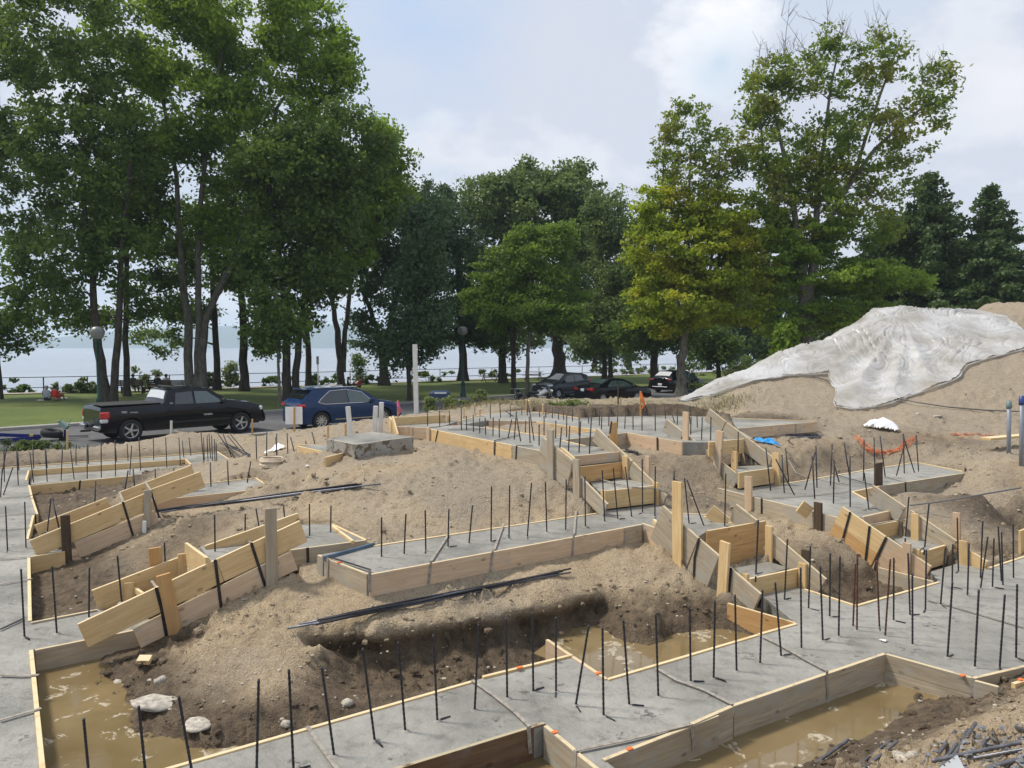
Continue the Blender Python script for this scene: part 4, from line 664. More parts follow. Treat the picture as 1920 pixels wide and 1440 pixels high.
rocks = [('2:665,858', .085, 'pale rounded stone at the edge of the left brown puddle'), ('2:903,835', .08, 'pale flat stone at the foot of the dirt slope above the puddle'), ('2:848,830', .045, 'small stone beside the pale flat stone above the puddle'), ('2:895,972', .2, 'long flat whitish slab of rock lying on the muddy island'),
 ('2:440,1093', .07, 'cream rounded stone in the brown water near the left board'), ('2:640,1110', .09, 'dark wet stone at the rim of the left puddle'), ('2:1130,1080', .17, 'grey pointed rock with a pale tip beside the puddle'), ('2:1607,1080', .06, 'cream stone against the front board below the slope'),
 ('4:515,960', .07, 'pale broken stone in the trench behind the front board'), ('4:165,1080', .06, 'small pale stone near the long front board at lower left'), ('8:1090,1370', .055, 'light grey sharp stone beside the rebar ends at bottom right'), ('8:1010,1390', .08, 'grey flat stone left of the sharp stone at bottom right'),
 ('7:1335,150', .17, 'pale boulder on the dirt right of the white cloth'), ('7:1210,135', .1, 'small pale stone left of the boulder above the white cloth'), ('7:535,78', .1, 'white stone on the dirt below the plastic sheet'), ('1:1375,1033', .03, 'white pebble on the slope beside the grey stake')]
for i, (p, s, lb) in enumerate(rocks):
    q = hit(p); m = stone_me(100 + i, 2); o = link('rock', m, MROCK); m.polygons.foreach_set('use_smooth', [True] * len(m.polygons))
    o.location = q + Vector((0, 0, s * .12)); o.scale = (s, s * .8, s * (.35 if s > .12 else .8)); o.rotation_euler = (.1, .1, i * 1.3 if i != 3 else .2); tag(o, lb, 'rock', 'stones lying on the earth')

cv = []; cf = []; cnt = 0; N = 13000; ys = 3.5 * (24 / 3.5) ** rng.random(N); xs = (rng.random(N) * 1.6 - .8) * ys; zs = Hs(xs, ys) + noise_h(xs, ys); ok = np.ones(N, bool)
for z, pl in SLP + SUNK: ok &= ~inpoly(xs, ys, pl)
sl_ = np.hypot(Hs(xs + .15, ys) - Hs(xs - .15, ys), Hs(xs, ys + .15) - Hs(xs, ys - .15)) / .3
ok &= (fbm(xs, ys, .7, 2, 77) * 1.3 + sl_ * 1.6 + rng.normal(size=N) * .15 > .36) & ((-xs + ys) * .7071 < 26)
for x, y, z in zip(xs[ok], ys[ok], zs[ok]):
    s = .010 + .050 * rng.random() ** 4; k = int(rng.integers(8)); a = rng.random() * 6.28; ca, sa = math.cos(a), math.sin(a)
    v = bv[k] * s; v = np.stack([v[:, 0] * ca - v[:, 1] * sa + x, v[:, 0] * sa + v[:, 1] * ca + y, v[:, 2] + z + s * .1], -1); cv.append(v); cf.append(bf[k] + cnt); cnt += len(v)
cv = np.concatenate(cv); cw = np.clip((.07 - cv[:, 2]) / .14, 0, 1)
tag(link('earth_clods', npmesh('earth_clods', cv, np.concatenate(cf), False, {'wet': cw, 'grey': np.full(len(cv), .5), 'grass': np.zeros(len(cv))}), MEARTH), 'crumbled lumps of earth on the slopes', kind='stuff')

# ------------------------------------------------------------------ muddy water in the pits
def water_mat():
    t = NT('muddy_water'); w = t.coord('World'); f = t.noise(w, 3.2, 7, .62, .9); f2 = t.noise(w, 12, 4, .6); big = t.noise(w, 1.0, 3)
    c = t.mix(t.ramp(big, [(.35, 0.0), (.65, 1.0)]), (.155, .11, .05), (.235, .175, .09))
    foam = t.math('MULTIPLY', t.ramp(f, [(.57, 0.0), (.62, 1.0), (.64, .5), (.70, .0)]), t.ramp(t.math('ADD', f2, t.math('MULTIPLY', big, .5)), [(.70, 0.0), (.76, 1.0)]))
    c = t.mix(t.math('MULTIPLY', foam, .85), c, (.52, .46, .36))
    return t.set(c, t.math('ADD', t.math('MULTIPLY', foam, .6), .03), 0, t.bump(f2, .06, .01), .5)
MWATER = water_mat()
def sheet(name, pts, mat, lb, kind='structure', dz=0):
    mb = MB(); mb.add(pts, [tuple(range(len(pts)))]); o = mb.build(name, mat); return tag(o, lb, kind=kind)
sheet('puddle_water', [at(p, -.215) for p in ((66, 1225), (320, 1190), (420, 1260), (500, 1330), (560, 1372), (380, 1425), (160, 1500), (90, 1500))], MWATER, 'brown water with scum in the left pit')
sheet('trench_water', [at(p, -.275) for p in ((1000, 1225), (1060, 1180), (1280, 1150), (1380, 1135), (1500, 1172), (1300, 1240), (1137, 1280))], MWATER, 'brown water in the trench behind the front footing')
sheet('pit_water', [at(p, -.262) for p in ((700, 1480), (1023, 1375), (1083, 1420), (1140, 1470), (1131, 1440), (1400, 1330), (1660, 1240), (1840, 1295), (1860, 1330), (1600, 1560), (1000, 1700), (600, 1600))], MWATER, 'brown water with white scum in the front pit')

# ------------------------------------------------------------------ land, road, kerbs, lawn, lake, hills
def flat_mat(name, a, b, sc, rough=.9, bumpd=.02, extra=None):
    t = NT(name); w = t.coord('World'); n = t.noise(w, sc, 6, .65); n2 = t.noise(w, sc * 14, 4, .6)
    c = t.mix(t.ramp(n, [(.32, 0.0), (.68, 1.0)]), a, b); c = t.mix(t.ramp(n2, [(.35, .4), (.6, 0.0)]), c, tuple(k * .55 for k in a))
    return t.set(c, rough, 0, t.bump(n2, .5, bumpd), .25)
MLAWN = flat_mat('mown_grass', (.085, .125, .028), (.15, .18, .045), .22, .95, .05)
MASPH = flat_mat('asphalt', (.10, .10, .105), (.145, .145, .15), .5, .85, .01)
MKERB = flat_mat('kerb_concrete', (.28, .27, .245), (.38, .365, .33), 1.2)
MPATH = flat_mat('pale_path', (.36, .32, .27), (.46, .42, .36), .8)
TF = Vector((.7071, .7071, 0)); TN = Vector((-.7071, .7071, 0)); ZR = -.45
def rp(s, n, z): v = TF * s + TN * n; return (v.x, v.y, z)      # along the road, across it
def strip(name, n0, n1, z, mat, lb, s0=-40, s1=260, h=0):
    mb = MB()
    if h: mb.add([rp(s0, n0, z), rp(s1, n0, z), rp(s1, n1, z), rp(s0, n1, z), rp(s0, n0, z + h), rp(s1, n0, z + h), rp(s1, n1, z + h), rp(s0, n1, z + h)], [(4, 5, 6, 7), (0, 1, 5, 4), (3, 2, 6, 7), (0, 3, 7, 4), (1, 2, 6, 5)])
    else: mb.add([rp(s0, n0, z), rp(s1, n0, z), rp(s1, n1, z), rp(s0, n1, z)], [(0, 1, 2, 3)])
    return tag(mb.build(name, mat), lb, kind='structure')
strip('road', 28.0, 36.2, ZR, MASPH, 'grey asphalt lakeside road')
strip('kerb', 36.2, 36.75, ZR - .1, MKERB, 'pale concrete kerb along the lawn', h=.22)
strip('kerb', 27.6, 28.0, ZR - .1, MKERB, 'pale concrete kerb along the building site', h=.16)
# lawn out to the shore line, gently uneven
SHP = [(-400, 742), (0, 738), (200, 733), (400, 728), (600, 722), (900, 711), (1200, 702), (1330, 697)]
shore = [at(p, -.38) for p in SHP]; shore = [(v.x, v.y) for v in shore]; shore = [(-90, 47)] + shore + [(36, 110), (60, 150), (110, 240), (220, 420)]
sx = np.array([p[0] for p in shore]); sy = np.array([p[1] for p in shore])
def shoreY(x): return np.interp(x, sx, sy)
uu2 = np.linspace(-75, 215, 300); vv = np.linspace(0, 1, 90)
Ug2, Vg2 = np.meshgrid(uu2, vv, indexing='ij'); y0 = Ug2 + 36.7 * 1.4142; y1 = np.maximum(shoreY(Ug2), y0 + .5)
Yl = y0 + (y1 - y0) * Vg2; Zl = -.36 + fbm(Ug2, Yl, .09, 2, 9) * .12 * np.clip((Yl - y0) / 6, 0, 1)
V = np.stack([Ug2, Yl, Zl], -1)
bank = np.stack([Ug2[:, -1] , y1[:, -1] + 4, np.full(300, -9.2)], -1)[:, None, :]
V = np.concatenate([V, bank], 1); idx = np.arange(300 * 91).reshape(300, 91)
tag(link('lawn', npmesh('lawn', V.reshape(-1, 3), np.stack([idx[:-1, :-1], idx[1:, :-1], idx[1:, 1:], idx[:-1, 1:]], -1).reshape(-1, 4), True), MLAWN), 'mown park lawn between the road and the lake', kind='structure')
mb = MB(); pts = [(x, shoreY(x)) for x in np.linspace(-75, 60, 60)]
mb.add([(x, y - 2.6, -.30) for x, y in pts] + [(x, y - .9, -.30) for x, y in pts], [(i, i + 1, 61 + i, 60 + i) for i in range(59)])
tag(mb.build('shore_path', MPATH), 'pale path along the shore railing', kind='structure')
# far land on the right and under everything near
MVERGE = flat_mat('rough_verge', (.13, .12, .055), (.24, .20, .13), .6)
mb = MB(); mb.add([(-60, -40, -.66), (420, -40, -.66), rp(560, 27.7, -.66), rp(-40, 27.7, -.66)], [(0, 1, 2, 3)])
tag(mb.build('ground', MVERGE), 'rough ground around the site', kind='structure')
mb = MB(); mb.add([(214, 214 + 50, -.5), (900, 300, -.5), (900, 1500, -.5), (222, 430, -.5)], [(0, 1, 2, 3)]); tag(mb.build('far_land', MVERGE), 'far flat land', kind='structure')
def lake_mat():
    t = NT('lake_water'); w = t.coord('World', (1, .35, 1)); n = t.noise(w, .35, 6, .6); n2 = t.noise(t.coord('World', (.004, .02, 1)), 1, 4)
    c = t.mix(t.ramp(n2, [(.4, 0.0), (.6, 1.0)]), (.20, .21, .24), (.27, .28, .31))
    return t.set(c, .18, 0, t.bump(n, .35, .12), .5)
mb = MB(); mb.add([(-9000, 40, -8), (-9000, 9000, -8), (9000, 9000, -8), (9000, 100, -8), (-60, 30, -8)], [(0, 1, 2, 3, 4)])
tag(mb.build('lake', lake_mat()), 'wide pale lake reflecting the sky', kind='structure')
hp = [(-900, 642), (-300, 640), (0, 640), (100, 634), (200, 622), (300, 615), (430, 611), (500, 613), (600, 608), (690, 609), (800, 615), (900, 624), (1000, 631), (1200, 636), (1450, 634), (1700, 626), (1900, 622), (2300, 630), (2800, 640)]
hx = np.linspace(-900, 2800, 340); hy = np.interp(hx, [p[0] for p in hp], [p[1] for p in hp]) + fbm(hx, hx * 0, .012, 4, 4) * 1.2
V = []; n = len(hx)
for k, (dy, f) in enumerate(((0, 0), (120, .42), (300, .85), (480, 1.0), (900, .4))):
    for x, y in zip(hx, hy):
        q = atY((x, y), 3330); X = q.x * (2850 + dy) / 3330; V.append((X, 2850 + dy, -9 + (q.z + 9) * f + (fbm(np.array([X]), np.array([dy * 1.0]), .006, 4, 2)[0] * 7 * (0 < f < 1))))
idx = np.arange(5 * n).reshape(5, n)
MFAR = flat_mat('far_forest', (.035, .075, .055), (.06, .10, .07), .012, .95, 3)
tag(link('hills', npmesh('hills', V, np.stack([idx[:-1, :-1], idx[:-1, 1:], idx[1:, 1:], idx[1:, :-1]], -1).reshape(-1, 4), True), MFAR), 'wooded hills on the far shore faded blue', kind='structure')
# the summer haze
mb = MB(); mb.box((0, 1700, 55), (9500, 3980, 140))
t = NT('haze_air'); t.t.nodes.remove(t.b); pv = t.n('ShaderNodeVolumePrincipled'); pv.inputs['Color'].default_value = (.74, .88, 1.0, 1); pv.inputs['Density'].default_value = .00030; pv.inputs['Anisotropy'].default_value = 0.0
t.l(pv.outputs[0], t.o.inputs['Volume'])
tag(mb.build('haze', t.m), 'thin summer haze over the lake', kind='stuff')

# ------------------------------------------------------------------ plastic sheet over the spoil heap
shp = [(5.2, 24.2), (6.2, 24.7), (7.2, 24.9), (7.9, 25.15), (9.0, 25.3), (10.4, 25.2), (10.2, 24.2), (9.55, 22.7), (10.0, 22.35), (10.8, 22.5), (11.6, 22.75), (12.7, 23.2), (13.6, 23.5), (14.3, 24.2), (15.6, 24.7), (16.6, 25.0), (17.6, 25.6), (17.5, 26.6), (17.6, 27.6), (17.2, 28.6), (15.5, 29.3), (13.4, 29.2), (11.8, 28.6), (10.4, 28.2), (8.8, 27.9), (7.2, 27.1), (6.4, 26.0), (5.6, 25.0)]
gx = np.arange(5, 18.2, .036); gy = np.arange(22, 29.6, .036); GX, GY = np.meshgrid(gx, gy, indexing='ij')
pl = np.array(shp)
def edge_d(x, y):
    d = np.full(x.shape, 9.0)
    for i in range(len(pl)):
        a = pl[i]; b = pl[(i + 1) % len(pl)]; e = b - a; tt = np.clip(((x - a[0]) * e[0] + (y - a[1]) * e[1]) / (e @ e), 0, 1); d = np.minimum(d, np.hypot(x - a[0] - tt * e[0], y - a[1] - tt * e[1]))
    return d
wx = GX + fbm(GX, GY, 1.3, 2, 14) * .12; wy = GY + fbm(GX, GY, 1.3, 2, 15) * .12
ins = inpoly(wx, wy, shp); ed = edge_d(GX, GY)
ang = fbm(GX, GY, .28, 2, 21) * 3.0 + .6
al = GX * np.cos(ang) + GY * np.sin(ang); ac = -GX * np.sin(ang) + GY * np.cos(ang)
gx_, gy_ = np.gradient(Hs(GX, GY), .036, .036); gm = np.arctan2(gy_, gx_); from_c = np.arctan2(GY - 27.4, GX - 13.8)
ccx = GX - 13.8; ccy = GY - 27.6; rad_ = np.hypot(ccx, ccy) + .01
fold = (1 - np.abs(fbm(from_c * 2.6, rad_ * .16, 1.5, 1, 61)) * 2.6) * .11 * np.clip(rad_ / 3, .3, 1.2) + (1 - np.abs(fbm(ac, al * .25, .8, 1, 63)) * 2.4) * .07
GZ = Hs(GX, GY) + .075 + np.maximum(fold, -.02) * np.clip(.35 + ed * .9, .2, 1.15) + fbm(GX, GY, .55, 2, 41) * .07
idx = np.arange(GX.size).reshape(GX.shape); q = np.stack([idx[:-1, :-1], idx[1:, :-1], idx[1:, 1:], idx[:-1, 1:]], -1).reshape(-1, 4)
q = q[ins.ravel()[q].all(1)]; used = np.unique(q); rm = np.full(GX.size, -1); rm[used] = np.arange(len(used))
me = npmesh('plastic_sheet', np.stack([GX, GY, GZ], -1).reshape(-1, 3)[used], rm[q], True)
t = NT('clear_white_plastic'); w = t.coord('World'); n = t.noise(w, .8, 5, .6); n2 = t.noise(w, 5, 6, .65, .8)
tr = t.n('ShaderNodeBsdfTransparent'); mx = t.n('ShaderNodeMixShader')
t.set(t.mix(t.ramp(n, [(.35, 0.0), (.65, 1.0)]), (.48, .46, .42), (.60, .60, .60)), .34, 0, t.bump(n2, .06, .02), .45)
t.l(t.ramp(n, [(.34, .50), (.64, .84)]), mx.inputs[0]); t.l(tr.outputs[0], mx.inputs[1]); t.l(t.b.outputs[0], mx.inputs[2]); t.l(mx.outputs[0], t.o.inputs[0])
def ziso(x, y): return float(Hs(np.array([x]), np.array([y]))[0])
hb = MB(); hp_ = []
for i in range(len(shp)):
    a, b = np.array(shp[i]), np.array(shp[(i + 1) % len(shp)])
    for k in range(4): hp_.append(a + (b - a) * k / 4)
hp_ = np.array(hp_ + [hp_[0]]); hx_ = hp_[:, 0] - fbm(hp_[:, 0], hp_[:, 1], 1.3, 2, 14) * .12; hy_ = hp_[:, 1] - fbm(hp_[:, 0], hp_[:, 1], 1.3, 2, 15) * .12
hz_ = Hs(hx_, hy_) + .07; hb.tube([Vector(v) for v in zip(hx_, hy_, hz_)], [.022 + .012 * math.sin(i * 1.7) for i in range(len(hx_))], 7, False)
PS = link('plastic_sheet', me, t.m); hb.build('rolled_hem', t.m, PS, True)
tag(PS, 'crumpled translucent white plastic sheet draped over the dirt heap', 'plastic sheet')
# ------------------------------------------------------------------ trees
def leaf_mat(name, a, b, c=None, trans=.35):
    t = NT(name); w = t.coord('World'); at_ = t.n('ShaderNodeAttribute', attribute_name='r').outputs['Fac']
    n = t.noise(w, .45, 3, .5)
    col = t.mix(at_, a, b); 
    if c: col = t.mix(t.ramp(n, [(.48, 0.0), (.66, .8)]), col, c)
    col = t.mix(t.ramp(n, [(.3, .35), (.5, 0.0)]), col, tuple(k * .55 for k in a))
    t.set(col, .55, 0, None, .35); tl = t.n('ShaderNodeBsdfTranslucent'); t.l(t.mix(.5, col, tuple(min(1, k * 1.5) for k in b)), tl.inputs[0])
    m = t.n('ShaderNodeMixShader'); m.inputs[0].default_value = trans; t.l(t.b.outputs[0], m.inputs[1]); t.l(tl.outputs[0], m.inputs[2]); t.l(m.outputs[0], t.o.inputs[0])
    return t.m
ML = {'dark': leaf_mat('dark_green_leaves', (0.0456, 0.0864, 0.0168), (0.15, 0.228, 0.036), None, .38),
      'maple': leaf_mat('maple_leaves', (0.066, 0.132, 0.0168), (0.24, 0.36, 0.0384), (0.288, 0.396, 0.042), .42),
      'elm': leaf_mat('elm_leaves', (0.054, 0.096, 0.0264), (0.168, 0.234, 0.0576), (0.204, 0.264, 0.078), .36),
      'locust': leaf_mat('locust_leaves', (.075, .135, .018), (.19, .29, .036), None, .45),
      'blue': leaf_mat('bluish_leaves', (0.036, 0.0744, 0.0312), (0.102, 0.174, 0.066), None, .32),
      'yellow': leaf_mat('turning_maple_leaves', (.13, .19, .014), (.34, .42, .030), (.44, .38, .025), .45),
      'turn': leaf_mat('half_turned_leaves', (.085, .145, .018), (.22, .30, .036), (.30, .27, .045), .42),
      'conif': leaf_mat('spruce_needles', (.040, .080, .024), (.11, .17, .045), None, .25), 'dry': leaf_mat('dry_grass', (.16, .14, .06), (.33, .28, .15), None, .3),
      'shrub': leaf_mat('shrub_leaves', (.05, .085, .02), (.15, .20, .05), None, .3),
      'pale': leaf_mat('pale_shrub_leaves', (.12, .16, .05), (.26, .31, .11), None, .35)}
def bark(name, a, b):
    t = NT(name); w = t.coord('World', (1, 1, .22)); n = t.noise(w, 9, 7, .65, .5)
    return t.set(t.mix(t.ramp(n, [(.35, 0.0), (.62, 1.0)]), a, b), .9, 0, t.bump(n, .8, .04), .2)
MBARK = bark('dark_bark', (.028, .023, .019), (.085, .072, .060)); MBARKG = bark('grey_bark', (.075, .068, .058), (.20, .185, .16)); MTWIG = simple('grey_twigs', (.16, .13, .115), .9)
def leaves(C, Rc, per, size, seed, flat=.6, jit=1.0, up=.35):
    r = np.random.default_rng(seed); n = len(C); cnt = np.maximum(1, (per * (Rc / Rc.mean()) ** 2).astype(int)); idx = np.repeat(np.arange(n), cnt); N = len(idx)
    d = r.normal(size=(N, 3)); d /= np.linalg.norm(d, axis=1)[:, None]; rad = r.random(N) ** .42
    # each clump is made of small sprays so that it has a ragged rim
    sp = r.normal(size=(n, 9, 3)); sp /= np.linalg.norm(sp, axis=2)[:, :, None]; pick = sp[idx, r.integers(0, 9, N)]
    d = d * .5 + pick * .75; P = C[idx] + d * (Rc[idx] * rad)[:, None] * np.array([1.1, 1.1, flat])
    nrm = r.normal(size=(N, 3)) * jit + np.array([0, 0, up * 2]); nrm /= np.linalg.norm(nrm, axis=1)[:, None]
    a = np.cross(nrm, r.normal(size=(N, 3))); a /= np.linalg.norm(a, axis=1)[:, None]; b = np.cross(nrm, a)
    s = size * (.65 + .7 * r.random(N))[:, None]; a *= s; b *= s * .62
    V = np.stack([P - a, P - b * .9 + a * .15, P + a, P + b * .9 + a * .15], 1).reshape(-1, 3)
    tone = np.clip((r.random(n) ** 1.4)[idx] * .75 + r.random(N) * .4 - .08 , 0, 1)
    return V, np.arange(N * 4).reshape(-1, 4), np.repeat(tone, 4)
def limb(mb, a, b, r0, r1, rn, sag=.12, n=6, segs=6):
    a = np.array(a); b = np.array(b); L = np.linalg.norm(b - a); pts = []; rs = []
    m = (a + b) / 2 + np.array([rn.uniform(-1, 1), rn.uniform(-1, 1), rn.uniform(.2, 1.0)]) * L * sag
    for i in range(segs + 1):
        t = i / segs; pts.append((1 - t) ** 2 * a + 2 * t * (1 - t) * m + t * t * b + (np.array([rn.uniform(-1, 1) for _ in range(3)]) * L * .012 if 0 < i < segs else 0)); rs.append(r0 + (r1 - r0) * t ** .8)
    mb.tube(pts, rs, n, False); return pts, rs
def tree(name, lb, Y, stems, lobes, mat, nclump, per, size, seed, bk=None, rc=.9, flat=.6, cat='tree', group='trees in the lakeside park', zb=None, shell=.5, twigs=0, depth=1.0, bare=(), more=()):
    """stems: lists of (x, y, width) seen in the picture; lobes: (x, y, rx, ry) of the crown; all stand Y metres ahead"""
    rn = random.Random(seed); r = np.random.default_rng(seed); k = Y / F0
    foot = atY(stems[0][0][:2], Y); root = tag(empty(name, foot), lb, cat, group)
    mbt = MB(); nodes = []
    for si, st in enumerate(stems):
        pts = []; rs = []; dy = (si - (len(stems) - 1) / 2) * .35; drift = rn.uniform(-.6, .6)
        for i, (x, y, wd) in enumerate(st):
            f = i / max(1, len(st) - 1); pts.append(np.array(atY((x, y), Y + dy * f + drift * f))); rs.append(max(.03, wd * k / 2))
        P2 = []; R2 = []
        for i in range(len(pts) - 1):
            nseg = 4
            for j in range(nseg): t = j / nseg; P2.append(pts[i] * (1 - t) + pts[i + 1] * t + (np.array([rn.uniform(-1, 1), rn.uniform(-1, 1), 0]) * rs[i] * .25 if (i or j) else 0)); R2.append(rs[i] * (1 - t) + rs[i + 1] * t)
        P2.append(pts[-1]); R2.append(rs[-1])
        if si == 0 or True: P2[0] = P2[0] - np.array([0, 0, .3]); R2[0] *= 1.55; R2.insert(1, R2[1] * 1.12); P2.insert(1, P2[0] * .35 + P2[1] * .65)
        mbt.tube(P2, R2, 9, False)
        nodes += [(p, q) for p, q in zip(P2, R2)][len(P2) // 3:]
    C = []; nclump = int(nclump * 1.5); rc *= 1.12; per = int(per * .84); flat = min(1, flat * 1.25)
    A = np.array([rx * ry for _, _, rx, ry in lobes], float); A /= A.sum()
    for li, (cx, cy, rx, ry) in enumerate(lobes):
        m = max(3, int(nclump * A[li])); cc = np.array(atY((cx, cy), Y))
        d = r.normal(size=(m, 3)); d /= np.linalg.norm(d, axis=1)[:, None]; q = (shell + (1 - shell) * r.random(m) ** .5)[:, None]
        C.append(cc + d * q * np.array([rx * k, rx * k * depth, ry * k]))
    C = np.concatenate(C); Rc = rc * (.6 + .8 * r.random(len(C)))
    NP = np.array([p for p, _ in nodes]); NRd = np.array([q for _, q in nodes])
    hubs = []; order = np.argsort(np.linalg.norm(C - NP.mean(0), axis=1))
    HP = NP.copy(); HR = NRd.copy(); CM = []
    for lobes2, mat2, n2, per2, size2, flat2, rc2 in more:
        A2 = np.array([q[2] * q[3] for q in lobes2], float); A2 /= A2.sum(); C2 = []
        for li, (cx, cy, rx, ry) in enumerate(lobes2):
            m = max(3, int(n2 * 1.4 * A2[li])); d = r.normal(size=(m, 3)); d /= np.linalg.norm(d, axis=1)[:, None]; C2.append(np.array(atY((cx, cy), Y)) + d * (.4 + .6 * r.random(m) ** .5)[:, None] * np.array([rx * k, rx * k, ry * k]))
        C2 = np.concatenate(C2); CM.append((C2, rc2 * .9 * (.6 + .8 * r.random(len(C2))), int(per2 * .85), size2, flat2, mat2))
    C0 = C; C = np.concatenate([C] + [q[0] for q in CM]); order = np.argsort(np.linalg.norm(C - NP.mean(0), axis=1))
    for c_i in order:
        c = C[c_i]; dd = np.linalg.norm(HP - c, axis=1) + np.maximum(0, HP[:, 2] - c[2] + .2) * 1.2; j = int(dd.argmin())
        L = np.linalg.norm(HP[j] - c)
        r0 = min(HR[j] * .6, .02 + L * .022); pts, rs = limb(mbt, HP[j], c, r0, .012, rn, .10, 5, 4)
        HP = np.vstack([HP, np.array(pts[2:])]); HR = np.append(HR, rs[2:])
    tr = mbt.build('trunk', bk or MBARK, root, True); tr.matrix_basis = Matrix.Translation(-foot)
    for bx, by, br in bare:
        mbb = MB(); cc = np.array(atY((bx, by), Y))
        for _ in range(12):
            e = cc + r.normal(size=3) * np.array([br * k, br * k * .6, br * k * .8]) * .62; e[2] = max(e[2], cc[2] - br * k * .6); j = int((np.linalg.norm(NP - e, axis=1)).argmin()); dq = np.linalg.norm(HP - e, axis=1) + np.maximum(0, HP[:, 2] - e[2]) * 3; j2 = int(np.argsort(dq)[rn.randint(0, 9)])
            s_ = HP[j2]; pts, rs = limb(mbb, s_, e, .028, .008, rn, .08, 4, 4)
            for _k in range(5): p0 = pts[rn.randint(2, 4)]; limb(mbb, p0, p0 + np.array([rn.uniform(-.6, .6), rn.uniform(-.4, .4), rn.uniform(.2, 1.0)]), .014, .007, rn, .05, 3, 2)
        o = mbb.build('bare_twigs', MTWIG, root, True); o['kind'] = 'stuff'; o.matrix_basis = Matrix.Translation(-foot)
    for ci, (C2, R2_, per2, size2, flat2, mat2) in enumerate(CM):
        V, Fq_, tone = leaves(C2, R2_, per2, size2, seed + 500 + ci, flat2); cr = link('crown', npmesh('crown', V, Fq_, False, {'r': tone}), ML[mat2], root); cr.matrix_basis = Matrix.Translation(-foot)
    V, Fq_, tone = leaves(C0, Rc, per, size, seed, flat)
    cr = link('crown', npmesh('crown', V, Fq_, False, {'r': tone}), ML[mat], root); cr.matrix_basis = Matrix.Translation(-foot)
    return root
# left group
tree('tall_tree', 'dark tree cut by the left picture edge with its trunk beside the seated pair', 47, [[(-4, 757, 15), (-10, 600, 13), (-30, 400, 10), (-20, 200, 7)]], [(-40, 120, 150, 170), (30, 330, 90, 120), (-20, 520, 130, 110), (30, 620, 70, 35)], 'dark', 120, 150, .15, 1)
tree('tall_tree', 'dark tree with two leaning stems behind the left street lamp', 44, [[(200, 758, 20), (184, 650, 16), (172, 520, 11), (158, 380, 8), (150, 260, 6)], [(211, 758, 15), (222, 600, 12), (228, 450, 9), (245, 300, 6)]],
     [(120, 60, 130, 120), (180, 270, 120, 130), (110, 470, 90, 75), (230, 480, 60, 60), (100, 560, 70, 30)], 'dark', 130, 150, .15, 2)
tree('tall_tree', 'straight dark trunk just right of the two leaning stems', 51, [[(238, 744, 12), (236, 600, 10), (238, 450, 8), (250, 330, 6)]], [(250, 380, 80, 110), (150, 600, 55, 32), (290, 560, 60, 55)], 'dark', 70, 140, .15, 3)
tree('great_tree', 'largest tree with three pale grey stems rising behind the black pickup', 50, [[(357, 731, 17), (352, 600, 15), (338, 480, 11), (330, 330, 8), (300, 150, 6)], [(368, 731, 13), (372, 600, 12), (372, 430, 10), (390, 250, 8), (420, 80, 5)], [(377, 731, 17), (385, 600, 14), (440, 480, 10), (470, 370, 8), (520, 200, 6), (590, 110, 4)]],
     [(300, 50, 130, 110), (450, 20, 150, 100), (570, 60, 90, 90), (610, 130, 58, 55), (340, 210, 130, 90), (490, 200, 110, 90), (420, 310, 100, 60), (560, 300, 60, 45), (250, 300, 70, 60), (640, 110, 28, 45), (300, 430, 80, 55), (420, 430, 70, 50), (220, 400, 70, 60)], 'maple', 360, 170, .15, 4, MBARKG)
tree('tall_tree', 'slim dark trunk between the grey stems and the forked tree', 58, [[(407, 728, 13), (403, 620, 11), (398, 500, 9), (405, 380, 6)]], [(390, 470, 70, 70), (350, 590, 45, 40), (300, 640, 45, 30)], 'dark', 50, 130, .15, 5)
tree('tall_tree', 'forked dark tree standing over the gap between pickup and blue car', 56, [[(458, 735, 17), (456, 620, 14), (452, 540, 12), (470, 430, 9), (480, 330, 6)], [(455, 560, 8), (432, 520, 7), (415, 430, 5)]], [(480, 380, 80, 90), (430, 500, 45, 40), (500, 620, 30, 55), (500, 520, 45, 40), (420, 400, 60, 50)], 'dark', 100, 130, .15, 6)
tree('tall_tree', 'thick two-stemmed dark trunk at the back end of the blue car', 46, [[(540, 750, 17), (538, 640, 14), (530, 520, 11), (510, 400, 8), (500, 300, 5)], [(553, 750, 15), (560, 640, 12), (578, 500, 10), (600, 380, 7)]], [(560, 330, 110, 85), (640, 280, 90, 75), (520, 480, 70, 70), (600, 420, 70, 60), (540, 590, 35, 40), (600, 520, 55, 45)], 'dark', 190, 150, .15, 7)
tree('young_tree', 'thin pale sapling trunk left of the thick two-stemmed tree', 42, [[(525, 768, 6), (522, 680, 5), (520, 600, 4), (518, 540, 3)]], [(515, 620, 35, 45), (500, 560, 25, 30)], 'dark', 22, 120, .13, 8, MBARKG)
tree('tall_tree', 'dark trunk seen over the roof of the blue car', 62, [[(580, 722, 12), (576, 620, 10), (572, 520, 8), (590, 400, 6)]], [(620, 470, 60, 70), (670, 400, 80, 80)], 'dark', 70, 130, .16, 9)
tree('tall_tree', 'V-forked dark tree beside the couple sitting on the grass', 59, [[(640, 728, 15), (637, 660, 13), (626, 580, 9), (605, 480, 6)], [(641, 690, 10), (650, 600, 9), (662, 500, 7), (680, 400, 5)]], [(660, 300, 95, 85), (720, 290, 45, 50), (700, 380, 60, 60), (640, 470, 60, 60), (730, 350, 38, 50)], 'maple', 120, 150, .16, 10)
tree('tall_tree', 'wide forked dark tree left of the white post', 64, [[(720, 716, 18), (718, 650, 15), (700, 600, 9), (680, 540, 7), (672, 460, 4)], [(722, 680, 12), (732, 600, 11), (750, 520, 8), (760, 420, 6)]], [(760, 420, 60, 85), (700, 500, 55, 60), (740, 540, 60, 50), (790, 400, 32, 60), (690, 620, 30, 40), (780, 480, 50, 60)], 'blue', 130, 150, .16, 11)
